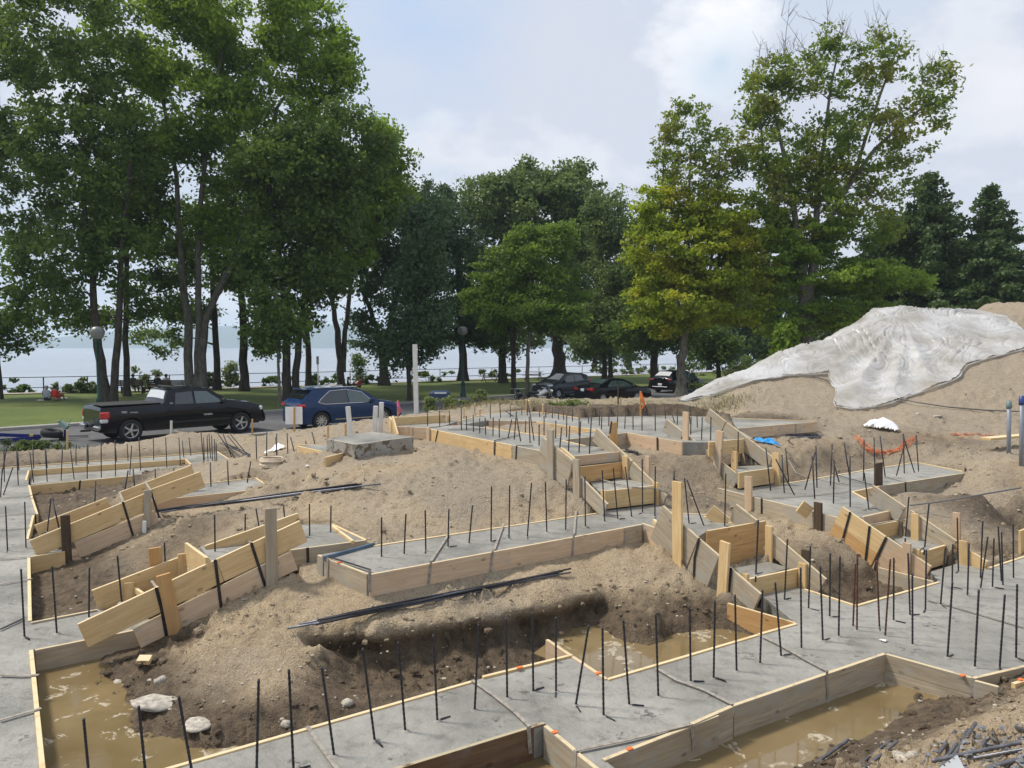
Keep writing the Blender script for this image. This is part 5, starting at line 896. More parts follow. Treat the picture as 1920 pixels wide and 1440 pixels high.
tree('tall_tree', 'slender dark tree right behind the white post', 46, [[(768, 752, 9), (766, 650, 8), (770, 540, 6), (775, 440, 4)]], [(785, 520, 45, 60), (800, 430, 40, 60), (770, 640, 50, 40), (745, 660, 30, 30), (800, 590, 45, 45)], 'blue', 80, 150, .13, 12)
tree('tall_tree', 'dark bluish tree above the green street lamp', 67, [[(868, 708, 17), (866, 620, 13), (860, 520, 9), (850, 420, 6)]], [(840, 480, 55, 80), (820, 420, 38, 70), (870, 580, 50, 50), (830, 620, 45, 40), (900, 620, 30, 30)], 'blue', 120, 150, .17, 13)
tree('elm_tree', 'broad domed elm rising highest in the middle of the picture', 78, [[(1048, 700, 24), (1046, 640, 22), (1030, 560, 14), (1000, 450, 8)], [(1052, 640, 16), (1070, 540, 12), (1090, 420, 8)]],
     [(1000, 400, 105, 70), (920, 390, 60, 60), (1060, 360, 70, 50), (980, 350, 60, 38), (1090, 440, 60, 70), (940, 480, 60, 70), (1040, 500, 90, 80), (1020, 600, 80, 40)], 'elm', 330, 170, .20, 14, rc=1.1)
tree('tall_tree', 'dark trunk behind the picnic table', 68, [[(944, 718, 17), (943, 650, 13), (940, 560, 9), (940, 480, 6)]], [(930, 560, 50, 60), (900, 600, 45, 45), (960, 640, 45, 25)], 'elm', 60, 140, .17, 15)
tree('honey_locust', 'bright feathery young tree with a thin dark trunk behind the motorcycles', 53, [[(963, 738, 10), (962, 650, 8), (975, 560, 6), (1010, 480, 4)], [(963, 650, 5), (940, 560, 4), (920, 500, 3)]], [(940, 510, 55, 45), (1010, 470, 55, 40), (1050, 440, 30, 28), (960, 580, 75, 40), (1040, 540, 60, 45), (900, 540, 28, 40)], 'locust', 130, 170, .12, 16, flat=.4, rc=.75)
tree('young_tree', 'thin pale trunk right of the bright feathery tree', 51, [[(988, 738, 8), (990, 660, 7), (1000, 600, 5), (1010, 560, 3)]], [(1010, 590, 50, 35), (1060, 600, 45, 30)], 'locust', 40, 150, .12, 17, MBARKG, flat=.4, rc=.7)
tree('cedar_tree', 'narrow dark green column tree behind the black sedan', 70, [[(1133, 712, 9), (1134, 600, 8), (1138, 450, 5), (1140, 370, 3)], [(1145, 712, 8), (1146, 600, 7), (1142, 500, 4)]], [(1140, 420, 38, 60), (1150, 500, 45, 60), (1140, 590, 55, 60), (1110, 640, 50, 28), (1170, 560, 40, 60)], 'elm', 170, 190, .14, 18)
tree('tall_tree', 'dark trunk left of the yellow-green maple', 62, [[(1226, 724, 16), (1225, 640, 13), (1222, 520, 9), (1220, 420, 5)]], [(1215, 480, 40, 90), (1225, 600, 60, 50), (1190, 620, 45, 40), (1270, 620, 50, 30)], 'dark', 110, 160, .15, 19)
tree('sugar_maple', 'yellow-green maple with thin sunlit top leaning over the parked car', 48, [[(1277, 733, 20), (1276, 690, 17), (1283, 630, 14), (1290, 540, 9), (1290, 420, 6), (1295, 280, 3)], [(1284, 620, 8), (1330, 520, 6), (1345, 400, 4), (1350, 280, 2.5)], [(1283, 600, 6), (1250, 500, 5), (1240, 380, 3), (1248, 250, 2)]],
     [(1260, 470, 75, 70), (1330, 480, 80, 80), (1290, 560, 110, 55), (1240, 600, 45, 28), (1370, 560, 60, 45), (1250, 400, 50, 60), (1340, 400, 60, 50), (1400, 480, 45, 60)], 'yellow', 230, 190, .125, 20, MBARKG, flat=.42, rc=.75,
     more=[([(1290, 240, 45, 55), (1250, 290, 30, 50), (1350, 290, 50, 50), (1300, 330, 70, 45), (1390, 290, 20, 45), (1280, 200, 18, 18)], 'turn', 190, 34, .115, .6, .52)])
tree('great_maple', 'wide maple with a half bare crown rising behind the plastic sheet', 49, [[(1512, 650, 26), (1510, 560, 22), (1500, 470, 14), (1480, 340, 8), (1450, 200, 4)], [(1516, 560, 14), (1530, 430, 12), (1540, 300, 8), (1560, 150, 4), (1580, 60, 2)], [(1520, 520, 12), (1570, 380, 9), (1640, 280, 7), (1730, 200, 4), (1790, 180, 2)], [(1520, 470, 9), (1600, 330, 7), (1650, 180, 5), (1690, 70, 2)], [(1510, 500, 9), (1460, 400, 7), (1430, 280, 5), (1420, 150, 2)]],
     [(1440, 180, 50, 65), (1470, 290, 65, 60), (1560, 270, 60, 60), (1520, 400, 100, 50), (1640, 250, 60, 40), (1720, 220, 55, 40), (1680, 120, 28, 35), (1560, 60, 22, 26), (1600, 180, 45, 45), (1440, 370, 50, 50), (1760, 130, 30, 30), (1760, 170, 38, 28), (1660, 60, 16, 22), (1500, 150, 40, 40), (1580, 350, 70, 45), (1510, 330, 60, 50), (1420, 240, 35, 60), (1700, 280, 45, 30), (1660, 340, 60, 36), (1620, 420, 75, 45), (1560, 110, 45, 35), (1620, 110, 35, 30), (1450, 130, 30, 28)], 'turn', 480, 50, .13, 22, MBARKG, rc=.62,
     more=[([(1450, 500, 65, 55), (1540, 510, 100, 50), (1640, 520, 80, 38), (1700, 530, 50, 18), (1480, 600, 70, 40), (1580, 590, 80, 30), (1500, 440, 70, 35), (1430, 430, 40, 40)], 'maple', 230, 180, .125, .38, .8)], bare=((1540, 70, 60), (1480, 110, 50), (1620, 60, 50), (1740, 130, 40)), flat=.5)
# right: broad conifers with layered boughs, and the dark belt of wood behind
def conifer(name, lb, Y, x, ytop, ybase, halfw, seed, mat='conif', n=30, grp='conifers at the right'):
    rn = random.Random(seed); r = np.random.default_rng(seed); k = Y / F0; foot = atY((x, ybase), Y); top = atY((x, ytop), Y); H = top.z - foot.z; Wd = halfw * k
    root = tag(empty(name, foot), lb, 'tree', grp); mb = MB(); mb.tube([(0, 0, -.4), (0, 0, H * .5), (0, 0, H)], [H * .022, H * .013, .02], 8, False); C = []; Rr = []
    for i in range(n):
        f = (i + .5) / n; z = H * (.06 + .92 * f); L = Wd * (1 - f) ** .8 * rn.uniform(.8, 1.12) + .15; nb = int(9 - 4 * f)
        for j in range(nb):
            a = rn.uniform(0, 6.28); l = L * rn.uniform(.75, 1.12); tip = np.array([math.cos(a) * l, math.sin(a) * l, z - l * .12 + l * .10]); mb.tube([(0, 0, z), (math.cos(a) * l * .5, math.sin(a) * l * .5, z - l * .12), tip], [.035, .025, .01], 4, False)
            for q in np.linspace(.3, 1, max(2, int(l / .45))): C.append(tip * np.array([q, q, 1]) + np.array([0, 0, -.1 * math.sin(q * 3)])); Rr.append(.34 + .42 * (1.1 - q) * min(1, l / 2))
    mb.build('trunk', MBARK, root, True); V, f_, tone = leaves(np.array(C), np.array(Rr) * 1.25, 44, .17, seed, .7, .9, .4)
    link('crown', npmesh('crown', V, f_, False, {'r': tone}), ML[mat], root)
conifer('spruce_tree', 'dark conifer with a pointed top, left of the pair at right', 60, 1735, 318, 650, 165, 31)
conifer('spruce_tree', 'pointed conifer nearest the right picture edge', 58, 1850, 342, 650, 120, 32)
conifer('spruce_tree', 'broad low conifer between the maple and the pointed pair', 62, 1655, 390, 650, 120, 33)
conifer('cedar_shrub', 'small narrow cedar left of the plastic covered heap', 44, 1473, 610, 672, 12, 34, 'maple', 10)
bgx = [(1115, 560, 45, 100), (1180, 540, 60, 110), (1330, 560, 60, 105), (1400, 520, 60, 100), (1460, 540, 60, 98), (1560, 540, 70, 96), (1640, 560, 60, 100), (1930, 560, 70, 105), (1880, 590, 45, 140), (1960, 570, 70, 150)]
for i, (x, yt, hw, Y) in enumerate(bgx):
    tree('background_tree', 'dark background tree of the wood at right, %s from the left' % ORD[i], Y, [[(x, 690 if x < 1500 else 672, 8), (x, 600, 6), (x, yt + 30, 3)]], [(x, (yt + 640) / 2, hw, (640 - yt) / 2 + 18), (x, 650, hw * .9, 26)], 'dark' if i % 3 else 'blue', 46, 120, .30, 50 + i, rc=1.9, group='background wood at right')
# low trees and shrubs on the lawn
tree('small_tree', 'small dark round tree behind the last parked car', 66, [[(1347, 712, 9), (1346, 680, 7), (1345, 650, 4)]], [(1345, 650, 36, 26), (1330, 630, 30, 22)], 'dark', 40, 130, .15, 24)
def shrub(lb, x, y, Y, hw, h, mat, seed, n=16, name='shrub', size=.09):
    r = np.random.default_rng(seed); k = Y / F0; foot = atY((x, y), Y); root = tag(empty(name, foot), lb, 'shrub', 'shrubs of the park and verge'); C = r.normal(size=(n, 3)) * np.array([hw * k * .5, hw * k * .3, h * k * .24]) + np.array([0, 0, h * k * .5])
    V, f_, tone = leaves(C, np.full(n, max(.16, h * k * .30)), 90, size, seed, .8); link('foliage', npmesh('foliage', V, f_, False, {'r': tone}), ML[mat], root)
    mb = MB()
    for c in C[:8]: mb.tube([(c[0] * .2, c[1] * .2, -.1), c], [.02, .008], 4, False)
    mb.build('stems', MBARK, root)
SH = [('dark shrub left of the yellow-green hedge bush', 40, 740, 54, 35, 22, 'dark'), ('yellow-green bush by the left railing', 130, 739, 54, 28, 22, 'shrub'), ('rounded olive bush next to the two leaning stems', 160, 740, 54, 24, 24, 'shrub'), ('pale flowering bush between the benches', 278, 733, 58, 24, 32, 'pale'),
      ('olive bush right of the grey stems', 390, 728, 59, 18, 24, 'shrub'), ('low bright bush left of the forked tree', 435, 724, 61, 24, 14, 'shrub'), ('tall wispy shrub by the railing', 432, 722, 62, 10, 44, 'pale'), ('dark low hedge plant below the railing at centre left', 510, 722, 62, 24, 16, 'dark'),
      ('dark hedge left of the V-forked tree', 600, 722, 63, 40, 20, 'dark'), ('green hedge right of the couple on the grass', 690, 717, 66, 30, 14, 'shrub'), ('slim dark cypress by the shore', 674, 712, 67, 7, 52, 'dark'), ('dark hedge between the white post and the lamp', 800, 712, 70, 50, 18, 'dark'),
      ('hedge right of the green lamp', 915, 706, 74, 40, 14, 'dark'), ('pale reeds at the shore above the black sedan', 1165, 700, 84, 40, 8, 'pale'), ('green bush below the dark trunks by the shore', 1120, 700, 86, 30, 12, 'shrub'), ('reddish bush beside the plastic sheet', 1385, 706, 58, 24, 30, 'shrub'),
      ('yellowish bush peeping over the earth heap', 1855, 582, 50, 18, 24, 'shrub'), ('weedy bush below the street lamp', 905, 752, 33, 26, 20, 'pale'), ('tall yellow weeds left of the blue mailbox shape', 808, 768, 27, 12, 26, 'pale'), ('yellow weeds right of the blue mailbox shape', 848, 764, 27, 20, 18, 'pale'),
      ('weeds at the foot of the maple', 1320, 734, 44, 40, 16, 'shrub'), ('low green weeds beside the blue trailer', 40, 843, 23.5, 40, 16, 'shrub'), ('low green weeds by the kerb at far left', 85, 842, 23.5, 30, 12, 'shrub'), ('brown weeds left of the motorcycles', 930, 762, 27, 30, 12, 'shrub'), ('pale hedge by the far shore left of the maple trunk', 1240, 703, 86, 50, 16, 'pale'), ('dark hedge by the far shore right of the maple trunk', 1310, 700, 84, 42, 26, 'dark'), ('green hedge by the far shore beside the reddish bush', 1375, 696, 84, 46, 28, 'shrub'), ('dark far hedge left of the distant lamp', 1430, 690, 82, 40, 26, 'dark'), ('far shore hedge above the black sedan roof', 1185, 703, 88, 36, 18, 'shrub'), ('grassy tuft on the earth bank below the sedan', 1060, 764, 22, 40, 7, 'pale')]
for i, (lb, x, y, Y, hw, h, m) in enumerate(SH): shrub(lb, x, y, Y, hw, h, m, 200 + i, 14 if Y > 40 else 10, size=.11 if Y > 40 else .05)
# grass blades: rough verge tuft band
def blades(name, lb, pts, n, h, seed, mat):
    r = np.random.default_rng(seed); pts = np.array(pts); i = r.integers(0, len(pts) - 1, n); t = r.random(n)[:, None]; b = pts[i] * (1 - t) + pts[i + 1] * t + r.normal(size=(n, 2)) * .35
    z = Hs(b[:, 0], b[:, 1]) + noise_h(b[:, 0], b[:, 1]) - .02; hh = h * (.4 + .8 * r.random(n)); a = r.random(n) * 6.28; w = .012; dx, dy = np.cos(a), np.sin(a); ln = r.normal(size=(n, 2)) * .3 * hh[:, None]
    B = np.stack([b[:, 0], b[:, 1], z], -1); o = np.stack([dx * w, dy * w, dx * 0], -1); T = B + np.stack([ln[:, 0], ln[:, 1], hh], -1)
    V = np.stack([B - o, B + o, T + o * .2, T - o * .2], 1).reshape(-1, 3); tag(link(name, npmesh(name, V, np.arange(n * 4).reshape(-1, 4), False, {'r': np.repeat(r.random(n), 4)}), ML[mat]), lb, 'grass', kind='stuff')
blades('wild_grass', 'dry grass along the top of the earth bank', [tuple(atY(p, Yq).xy) for p, Yq in (((840, 770), 23), ((940, 763), 23.5), ((1040, 758), 23), ((1150, 764), 22), ((1250, 766), 22.2), ((1330, 768), 21.5), ((1390, 745), 24))], 2600, .15, 71, 'dry')
blades('wild_grass', 'weeds along the kerb behind the left dirt bank', [(-17, 23.6), (-14, 24.2), (-12.6, 24.6)], 1800, .26, 72, 'shrub')
blades('wild_grass', 'weeds along the kerb behind the white posts', [(-9.5, 25), (-6, 25), (-4, 25.5), (-2, 26.5), (0, 28)], 2600, .26, 73, 'shrub')

print('tris', sum(len(m.polygons) * 2 for m in bpy.data.meshes))
# ------------------------------------------------------------------ vehicles
def paint(name, col, rough=.16):
    t = NT(name); t.set(col, rough, 0, None, .22, .28); t.b.inputs['Coat Roughness'].default_value = .04
    w = t.coord('Object'); t.l(t.ramp(t.noise(w, 2.5, 4), [(.4, rough), (.7, rough + .06)]), t.b.inputs['Roughness']); return t.m
MBLACKP = paint('black_car_paint', (.004, .0045, .009), .08); MBLUEP = paint('blue_car_paint', (.012, .035, .105)); MGREYP = paint('slate_car_paint', (.030, .036, .048))
MGLASS = simple('dark_glass', (.012, .016, .018), .04, 0, .9, .5, .1); MGLASSG = simple('greenish_glass', (.05, .085, .08), .05, 0, .9, .5, .1)
MCHROME = simple('chrome', (.65, .65, .66), .18, 1, var=.05); MRUBBER = simple('black_rubber', (.016, .016, .017), .85, var=.3, vs=12); MPLAST = simple('black_plastic', (.018, .018, .02), .6)
MRED = simple('red_lamp', (.45, .01, .015), .15, 0, .8, .5, .2); MCLEAR = simple('clear_lamp', (.62, .64, .66), .12, 0, .9, .6, .05); MWHITE = simple('white_paint', (.78, .78, .76), .5, var=.06); MSILVER = simple('silver_alloy', (.55, .55, .57), .3, .8, var=.1)
def wheel_mesh(r, w, nsp):
    ty = MB(); ty.lathe([(r * .64, -w / 2 + .02), (r * .80, -w / 2), (r * .95, -w / 2 + .01), (r, -w / 2 + .05), (r, w / 2 - .05), (r * .95, w / 2 - .01), (r * .80, w / 2), (r * .64, w / 2 - .02)], 28, axis='y')
    rim = MB(); rim.lathe([(r * .64, -w / 2 + .02), (r * .60, -w / 2 + .03), (r * .58, -w / 2 + .09), (r * .60, w / 2 - .1), (r * .64, w / 2 - .02)], 28, axis='y')
    hub = MB()
    for k in range(nsp):
        a = 2 * math.pi * k / nsp; q = Matrix.Rotation(a, 3, 'Y'); c = q @ Vector((r * .35, -w / 2 + .045, 0)); hub.box(c, (r * .56, .03, r * .15), q)
    hub.lathe([(.001, -w / 2 + .015), (r * .13, -w / 2 + .02), (r * .15, -w / 2 + .06)], 14, axis='y'); disc = MB(); disc.lathe([(.001, -w / 2 + .10), (r * .58, -w / 2 + .10)], 24, axis='y')
    return [('tyre', ty.me('tyre', True), MRUBBER), ('rim', rim.me('rim', True), MSILVER), ('spokes', hub.me('spokes', False, .004), MSILVER), ('brake_disc', disc.me('brake_disc'), MPLAST)]
def car(name, lb, pos, head, L, Wd, top, belt, wheels, r, pmat, tum=.42, wins=(), screens=(), clear=.27, endr=.10, nsp=5, lamps=(), cat='car', trims=()):
    root = tag(empty(name, pos, head), lb, cat, 'vehicles parked along the lake road')
    tx = np.array([p[0] for p in top]); tz = np.array([p[1] for p in top]); bx = np.array([p[0] for p in belt]); bz = np.array([p[1] for p in belt])
    xs = np.unique(np.round(np.concatenate([np.linspace(0, L, 110), tx, [w - r * 1.16 for w in wheels], [w + r * 1.16 for w in wheels]]), 4)); xs = xs[(xs >= 0) & (xs <= L)]
    def zt(x): return np.interp(x, tx, tz)
    def zbelt(x): return min(float(np.interp(x, bx, bz)), float(zt(x)) - .03)
    def hw(x): e = abs(x - L / 2) / (L / 2); return Wd / 2 * (1 - endr * e ** 7)
    def ys(x, z):
        b = zbelt(x); w = hw(x)
        if z <= b: f = (z - clear) / max(.05, b - clear); return w * (.955 + .045 * math.sin(max(0, min(1, f)) * 2.4 + .35))
        return w * (.955 + .045 * math.sin(2.75)) - (z - b) * tum - .012
    rings = []
    for x in xs:
        zb = clear + (.05 if x < .25 or x > L - .25 else 0)
        for w in wheels:
            if abs(x - w) < r * 1.16: zb = max(zb, r + math.sqrt((r * 1.16) ** 2 - (x - w) ** 2) * .98)
        b = zbelt(x); t_ = float(zt(x)); ring = []
        for f in np.linspace(0, 1, 7): z = zb + (b - zb) * f; ring.append((ys(x, z), z))
        for f in np.linspace(.12, 1, 5): z = b + (t_ - b) * f; ring.append((ys(x, z + 1e-4), z))
        ye, ze = ring[-1]
        for f in (.9, .6, .3, 0): ring.append((ye * f, ze + .035 * (1 - f * f) + .006))
        rings.append([(x, -y, z) for y, z in ring] + [(x, y, z) for y, z in ring[-2::-1]])
    mb = MB(); n = len(rings[0]); mb.v = [p for rg in rings for p in rg]
    for i in range(len(xs) - 1):
        for k in range(n - 1): mb.f.append((i * n + k, i * n + k + 1, (i + 1) * n + k + 1, (i + 1) * n + k))
    mb.f.append(tuple(range(n))); mb.f.append(tuple((len(xs) - 1) * n + k for k in range(n))[::-1])
    body = mb.build('body', pmat, root, True); body.data.set_sharp_from_angle(angle=R(38))
    u = MB(); u.box((L / 2, 0, clear + .16), (L - .3, Wd * .78, .34)); u.build('underbody', MPLAST, root)
    for (nm, mt, pts_b, pts_t) in wins:                        # strips on both flanks
        for s in (-1, 1):
            w = MB(); 
            for (a, b_), (c, d) in zip(zip(pts_b[:-1], pts_b[1:]), zip(pts_t[:-1], pts_t[1:])):
                m = 5; g = []
                for i in range(m + 1):
                    for j in range(4):
                        f, h = i / m, j / 3; x = (a[0] + (b_[0] - a[0]) * f) * (1 - h) + (c[0] + (d[0] - c[0]) * f) * h; z = (a[1] + (b_[1] - a[1]) * f) * (1 - h) + (c[1] + (d[1] - c[1]) * f) * h; g.append((x, s * (ys(x, z) + (.004 if 'trim' in nm else .012)), z))
                w.add(g, [(i * 4 + j, (i + 1) * 4 + j, (i + 1) * 4 + j + 1, i * 4 + j + 1) for i in range(m) for j in range(3)])
            w.build(nm, mt, root, True)
    for tl in trims:
        for sd in (-1, 1):
            w = MB(); q = [];
            for a, b_ in zip(tl, tl[1:] + tl[:1]):
                for f in (0, .25, .5, .75): x = a[0] + (b_[0] - a[0]) * f; z = a[1] + (b_[1] - a[1]) * f; q.append((x, sd * (ys(x, z) + .010), z))
            q.append(q[0]); w.tube(q, .017, 5, False); w.build('window_trim', MCHROME, root, True)
    for (nm, mt, x0, x1, f0, f1) in screens:
        w = MB(); m = 8
        for i in range(m + 1):
            x = x0 + (x1 - x0) * i / m; ye = ys(x, float(zt(x)) + 1e-4)
            for j in range(9):
                g = -1 + 2 * j / 8; q = g * (f0 + (f1 - f0) * i / m); w.v.append((x + (.012 if x0 > L / 2 else -.012), ye * q, float(zt(x)) + .035 * (1 - q * q) + .018))
        w.f = [(i * 9 + j, i * 9 + j + 1, (i + 1) * 9 + j + 1, (i + 1) * 9 + j) for i in range(m) for j in range(8)]; w.build(nm, mt, root, True)
    for (nm, mt, c, d) in lamps:
        for s in ((-1, 1) if c[1] else (1,)):
            w = MB(); w.box((c[0], s * c[1], c[2]), d); w.build(nm, mt, root, bevel=min(d) * .3)
    WM = wheel_mesh(r, .24, nsp)
    for w in wheels:
        for s in (-1, 1):
            h = empty('wheel', (w, s * (Wd / 2 - .14), r), 0 if s < 0 else math.pi); h.parent = root
            for nm, me, mt in WM: link(nm, me, mt, h)
    for s in (-1, 1):                                            # door mirrors and handles
        mx = [p for p in wins if p[0] == 'front_window'][0]; x = mx[2][-1][0] - .02; z = mx[2][-1][1] + .06
        m_ = MB(); m_.box((x, s * (ys(x, z) + .10), z), (.12, .20, .16)); m_.build('mirror', MPLAST if pmat is MBLACKP else pmat, root, bevel=.03)
    for hx in [p for p in (mx[2][0][0] + .12, mx[2][0][0] - .95) if p > wheels[0]]:
        for s in (-1, 1): m_ = MB(); z = zbelt(hx) - .13; m_.box((hx, s * (ys(hx, z) + .012), z), (.2, .03, .035)); m_.build('door_handle', pmat, root, bevel=.008)
    return root
def place_by(px_r, px_l_dir, side, Wd, xw):      # near rear wheel seen at px_r, heading given
    q = at(px_r, ZR); h = px_l_dir; f = Vector((math.cos(h), math.sin(h), 0)); n = Vector((-f.y, f.x, 0)) * side
    return q - f * xw + n * (Wd / 2 - .05)
# pickup
A_, B_ = at((246, 829), ZR), at((452, 811.5), ZR); hd = math.atan2(B_.y - A_.y, B_.x - A_.x); WB = (B_ - A_).length; LP = WB + 1.98; kx = LP / 5.8; kz = .955
def SP(l): return [(x * kx, z * kz) for x, z in l]
def SL(l): return [(n, m, (c[0] * kx, c[1], c[2] * kz), d) for n, m, c, d in l]
tr_ = car('pickup_truck', 'black pickup truck with covered bed, parked in front of the grey stemmed tree', place_by((246, 829), hd, 1, 2.0, .98), hd, LP, 2.02,
    SP([(0, 1.20), (.03, 1.32), (2.02, 1.36), (2.035, 1.40), (2.07, 1.46), (2.22, 1.86), (2.4, 1.91), (3.2, 1.95), (3.6, 1.90), (4.35, 1.40), (4.65, 1.33), (5.3, 1.23), (5.70, 1.08), (5.8, .80)]),
    SP([(0, 1.22), (2.0, 1.25), (2.1, 1.29), (4.3, 1.29), (4.9, 1.20), (5.8, .95)]), [.98, .98 + WB], .41, MBLACKP, .30,
    [(n, m, SP(p), SP(q)) for n, m, p, q in (('rear_window', MGLASS, [(2.42, 1.32), (3.08, 1.32)], [(2.48, 1.76), (3.06, 1.80)]), ('front_window', MGLASSG, [(3.16, 1.32), (4.18, 1.32)], [(3.14, 1.80), (3.6, 1.78)]), ('sill_moulding', MPLAST, [(2.2, .62), (4.4, .62)], [(2.2, .67), (4.4, .67)]))],
    [('windscreen', MGLASS, 3.66 * kx, 4.3 * kx, .92, .96), ('rear_screen', MCLEAR, 2.09 * kx, 2.20 * kx, .90, .86)], .36, .06, 5,
    SL([('tail_lamp', MRED, (.13, .95, 1.04), (.32, .14, .26)), ('reversing_lamp', MCLEAR, (.10, .95, .84), (.26, .13, .14)), ('bumper', MCHROME, (-.06, .75, .58), (.16, .5, .16)), ('headlamp', MCLEAR, (5.66, .84, .98), (.18, .26, .2)), ('front_bumper', MPLAST, (5.82, 0, .58), (.2, 1.7, .34)), ('fog_lamp', MCLEAR, (5.93, .7, .58), (.03, .16, .1)), ('grille', MPLAST, (5.80, 0, .92), (.06, 1.2, .26)), ('tonneau_cover', MPLAST, (1.02, 0, 1.40), (1.95, 1.75, .03)), ('roof_light_bar', MPLAST, (2.45, 0, 1.99), (.10, 1.3, .05)), ('tow_hitch', MPLAST, (-.2, 0, .45), (.35, .08, .08))]), 'pickup truck')
def word(parent, txt, loc, rot, h, mat, name='lettering'):
    c = bpy.data.curves.new('t', 'FONT'); c.body = txt; c.size = h; c.extrude = .004; c.align_x = 'CENTER'; o = bpy.data.objects.new('t', c); COL.objects.link(o)
    bpy.context.view_layer.update(); me = bpy.data.meshes.new_from_object(o.evaluated_get(bpy.context.evaluated_depsgraph_get())); bpy.data.objects.remove(o); me.name = name
    q = link(name, me, mat, parent); me.materials.clear(); me.materials.append(mat); q.location = loc; q.rotation_euler = rot; return q
word(tr_, 'TRD', (.75, -1.02, 1.05), (R(90), 0, 0), .10, MWHITE); word(tr_, 'OFF ROAD', (1.08, -1.02, 1.04), (R(90), 0, 0), .055, MWHITE); word(tr_, 'TUNDRA', (3.75, -1.022, .80), (R(90), 0, 0), .085, MWHITE); word(tr_, 'SR5', (2.4, -1.0, 1.29), (R(90), 0, 0), .07, MWHITE)
h2 = R(45)
car('suv', 'dark blue sport utility car with chrome window line, parked behind the white sign', place_by((603, 806), R(40), 1, 1.89, .9), R(40), 4.72, 1.9,
    [(0, 1.02), (.06, 1.12), (.20, 1.25), (.62, 1.60), (.75, 1.64), (1.4, 1.68), (2.3, 1.67), (2.85, 1.56), (3.52, 1.14), (3.7, 1.09), (4.3, .99), (4.62, .86), (4.72, .62)],
    [(0, 1.05), (3.4, .99), (4.0, .95), (4.72, .75)], [.9, 3.78], .37, MBLUEP, .40,
    [('rear_window', MGLASS, [(.80, 1.13), (1.1, 1.055), (2.12, 1.055)], [(.98, 1.26), (1.35, 1.54), (2.10, 1.58)]), ('front_window', MGLASSG, [(2.18, 1.055), (3.25, 1.055)], [(2.14, 1.58), (2.78, 1.46)]), ('sill_trim', MCHROME, [(1.5, .38), (3.3, .38)], [(1.5, .42), (3.3, .42)])],
    [('windscreen', MGLASS, 2.95, 3.48, .9, .95), ('tailgate_window', MGLASS, .18, .58, .88, .86), ('sunroof', MGLASS, 1.3, 2.3, .7, .7)], .24, .12, 10,
    [('tail_lamp', MRED, (.10, .78, 1.0), (.26, .32, .13)), ('headlamp', MCLEAR, (4.52, .68, .76), (.22, .3, .14)), ('roof_rail', MCHROME, (1.7, .62, 1.70), (1.9, .04, .04)), ('bumper', MBLUEP, (.0, 0, .62), (.1, 1.5, .3)), ('roof_spoiler', MBLUEP, (.50, 0, 1.64), (.34, 1.2, .04))], 'car', [[(.78, 1.12), (1.08, 1.035), (3.30, 1.035), (2.80, 1.475), (2.12, 1.60), (1.36, 1.56), (.96, 1.28)]])
car('sedan', 'black sedan seen from behind with a bright red tail lamp', place_by((1126, 757), R(32), 1, 1.75, .7), R(32), 4.75, 1.76,
    [(0, .92), (.05, 1.02), (.35, 1.08), (.85, 1.12), (1.45, 1.38), (2.1, 1.44), (2.6, 1.40), (3.6, .98), (4.3, .80), (4.7, .66), (4.75, .50)],
    [(0, .92), (3.5, .92), (4.55, .68)], [.88, 3.52], .32, MBLACKP, .55,
    [('rear_window', MGLASSG, [(1.25, .98), (2.0, .98)], [(1.62, 1.30), (2.05, 1.34)]), ('front_window', MGLASSG, [(2.08, .98), (3.25, .96)], [(2.1, 1.34), (2.65, 1.28)])],
    [('windscreen', MGLASS, 2.7, 3.5, .9, .95), ('rear_screen', MGLASSG, .9, 1.42, .92, .9)], .22, .14, 10,
    [('tail_lamp', MRED, (.08, .66, .84), (.22, .40, .2)), ('licence_plate', MWHITE, (-.02, 0, .80), (.03, .32, .16)), ('headlamp', MCLEAR, (4.35, .6, .66), (.22, .3, .14)), ('bumper', MBLACKP, (-.02, 0, .5), (.12, 1.5, .3))], 'car')
q_ = at((1047, 747), ZR); f_ = Vector((-.7071, -.7071, 0)); n_ = Vector((.7071, -.7071, 0))
car('hatchback', 'slate grey hatchback facing left, parked beyond the black sedan', q_ - f_ * 3.45 - n_ * .82, R(225), 4.35, 1.76,
    [(0, .95), (.05, 1.2), (.35, 1.45), (.8, 1.55), (1.6, 1.60), (2.5, 1.54), (3.3, 1.14), (3.9, .98), (4.25, .82), (4.35, .55)],
    [(0, 1.05), (3.2, .98), (4.35, .72)], [.8, 3.45], .32, MGREYP, .45,
    [('rear_window', MGLASS, [(.85, 1.12), (1.75, 1.07)], [(1.0, 1.44), (1.75, 1.48)]), ('front_window', MGLASS, [(1.82, 1.06), (2.95, 1.02)], [(1.8, 1.48), (2.45, 1.42)]), ('sill_trim', MCHROME, [(1.2, .36), (3.0, .36)], [(1.2, .40), (3.0, .40)])],
    [('windscreen', MGLASS, 2.55, 3.25, .9, .95), ('rear_screen', MGLASS, .08, .32, .85, .85)], .22, .16, 10,
    [('headlamp', MCLEAR, (4.08, .66, .84), (.36, .28, .15)), ('tail_lamp', MRED, (.1, .7, 1.0), (.2, .2, .3)), ('bumper', MGREYP, (4.33, 0, .48), (.1, 1.4, .26)), ('licence_plate', MWHITE, (4.40, 0, .5), (.02, .3, .12))], 'car')
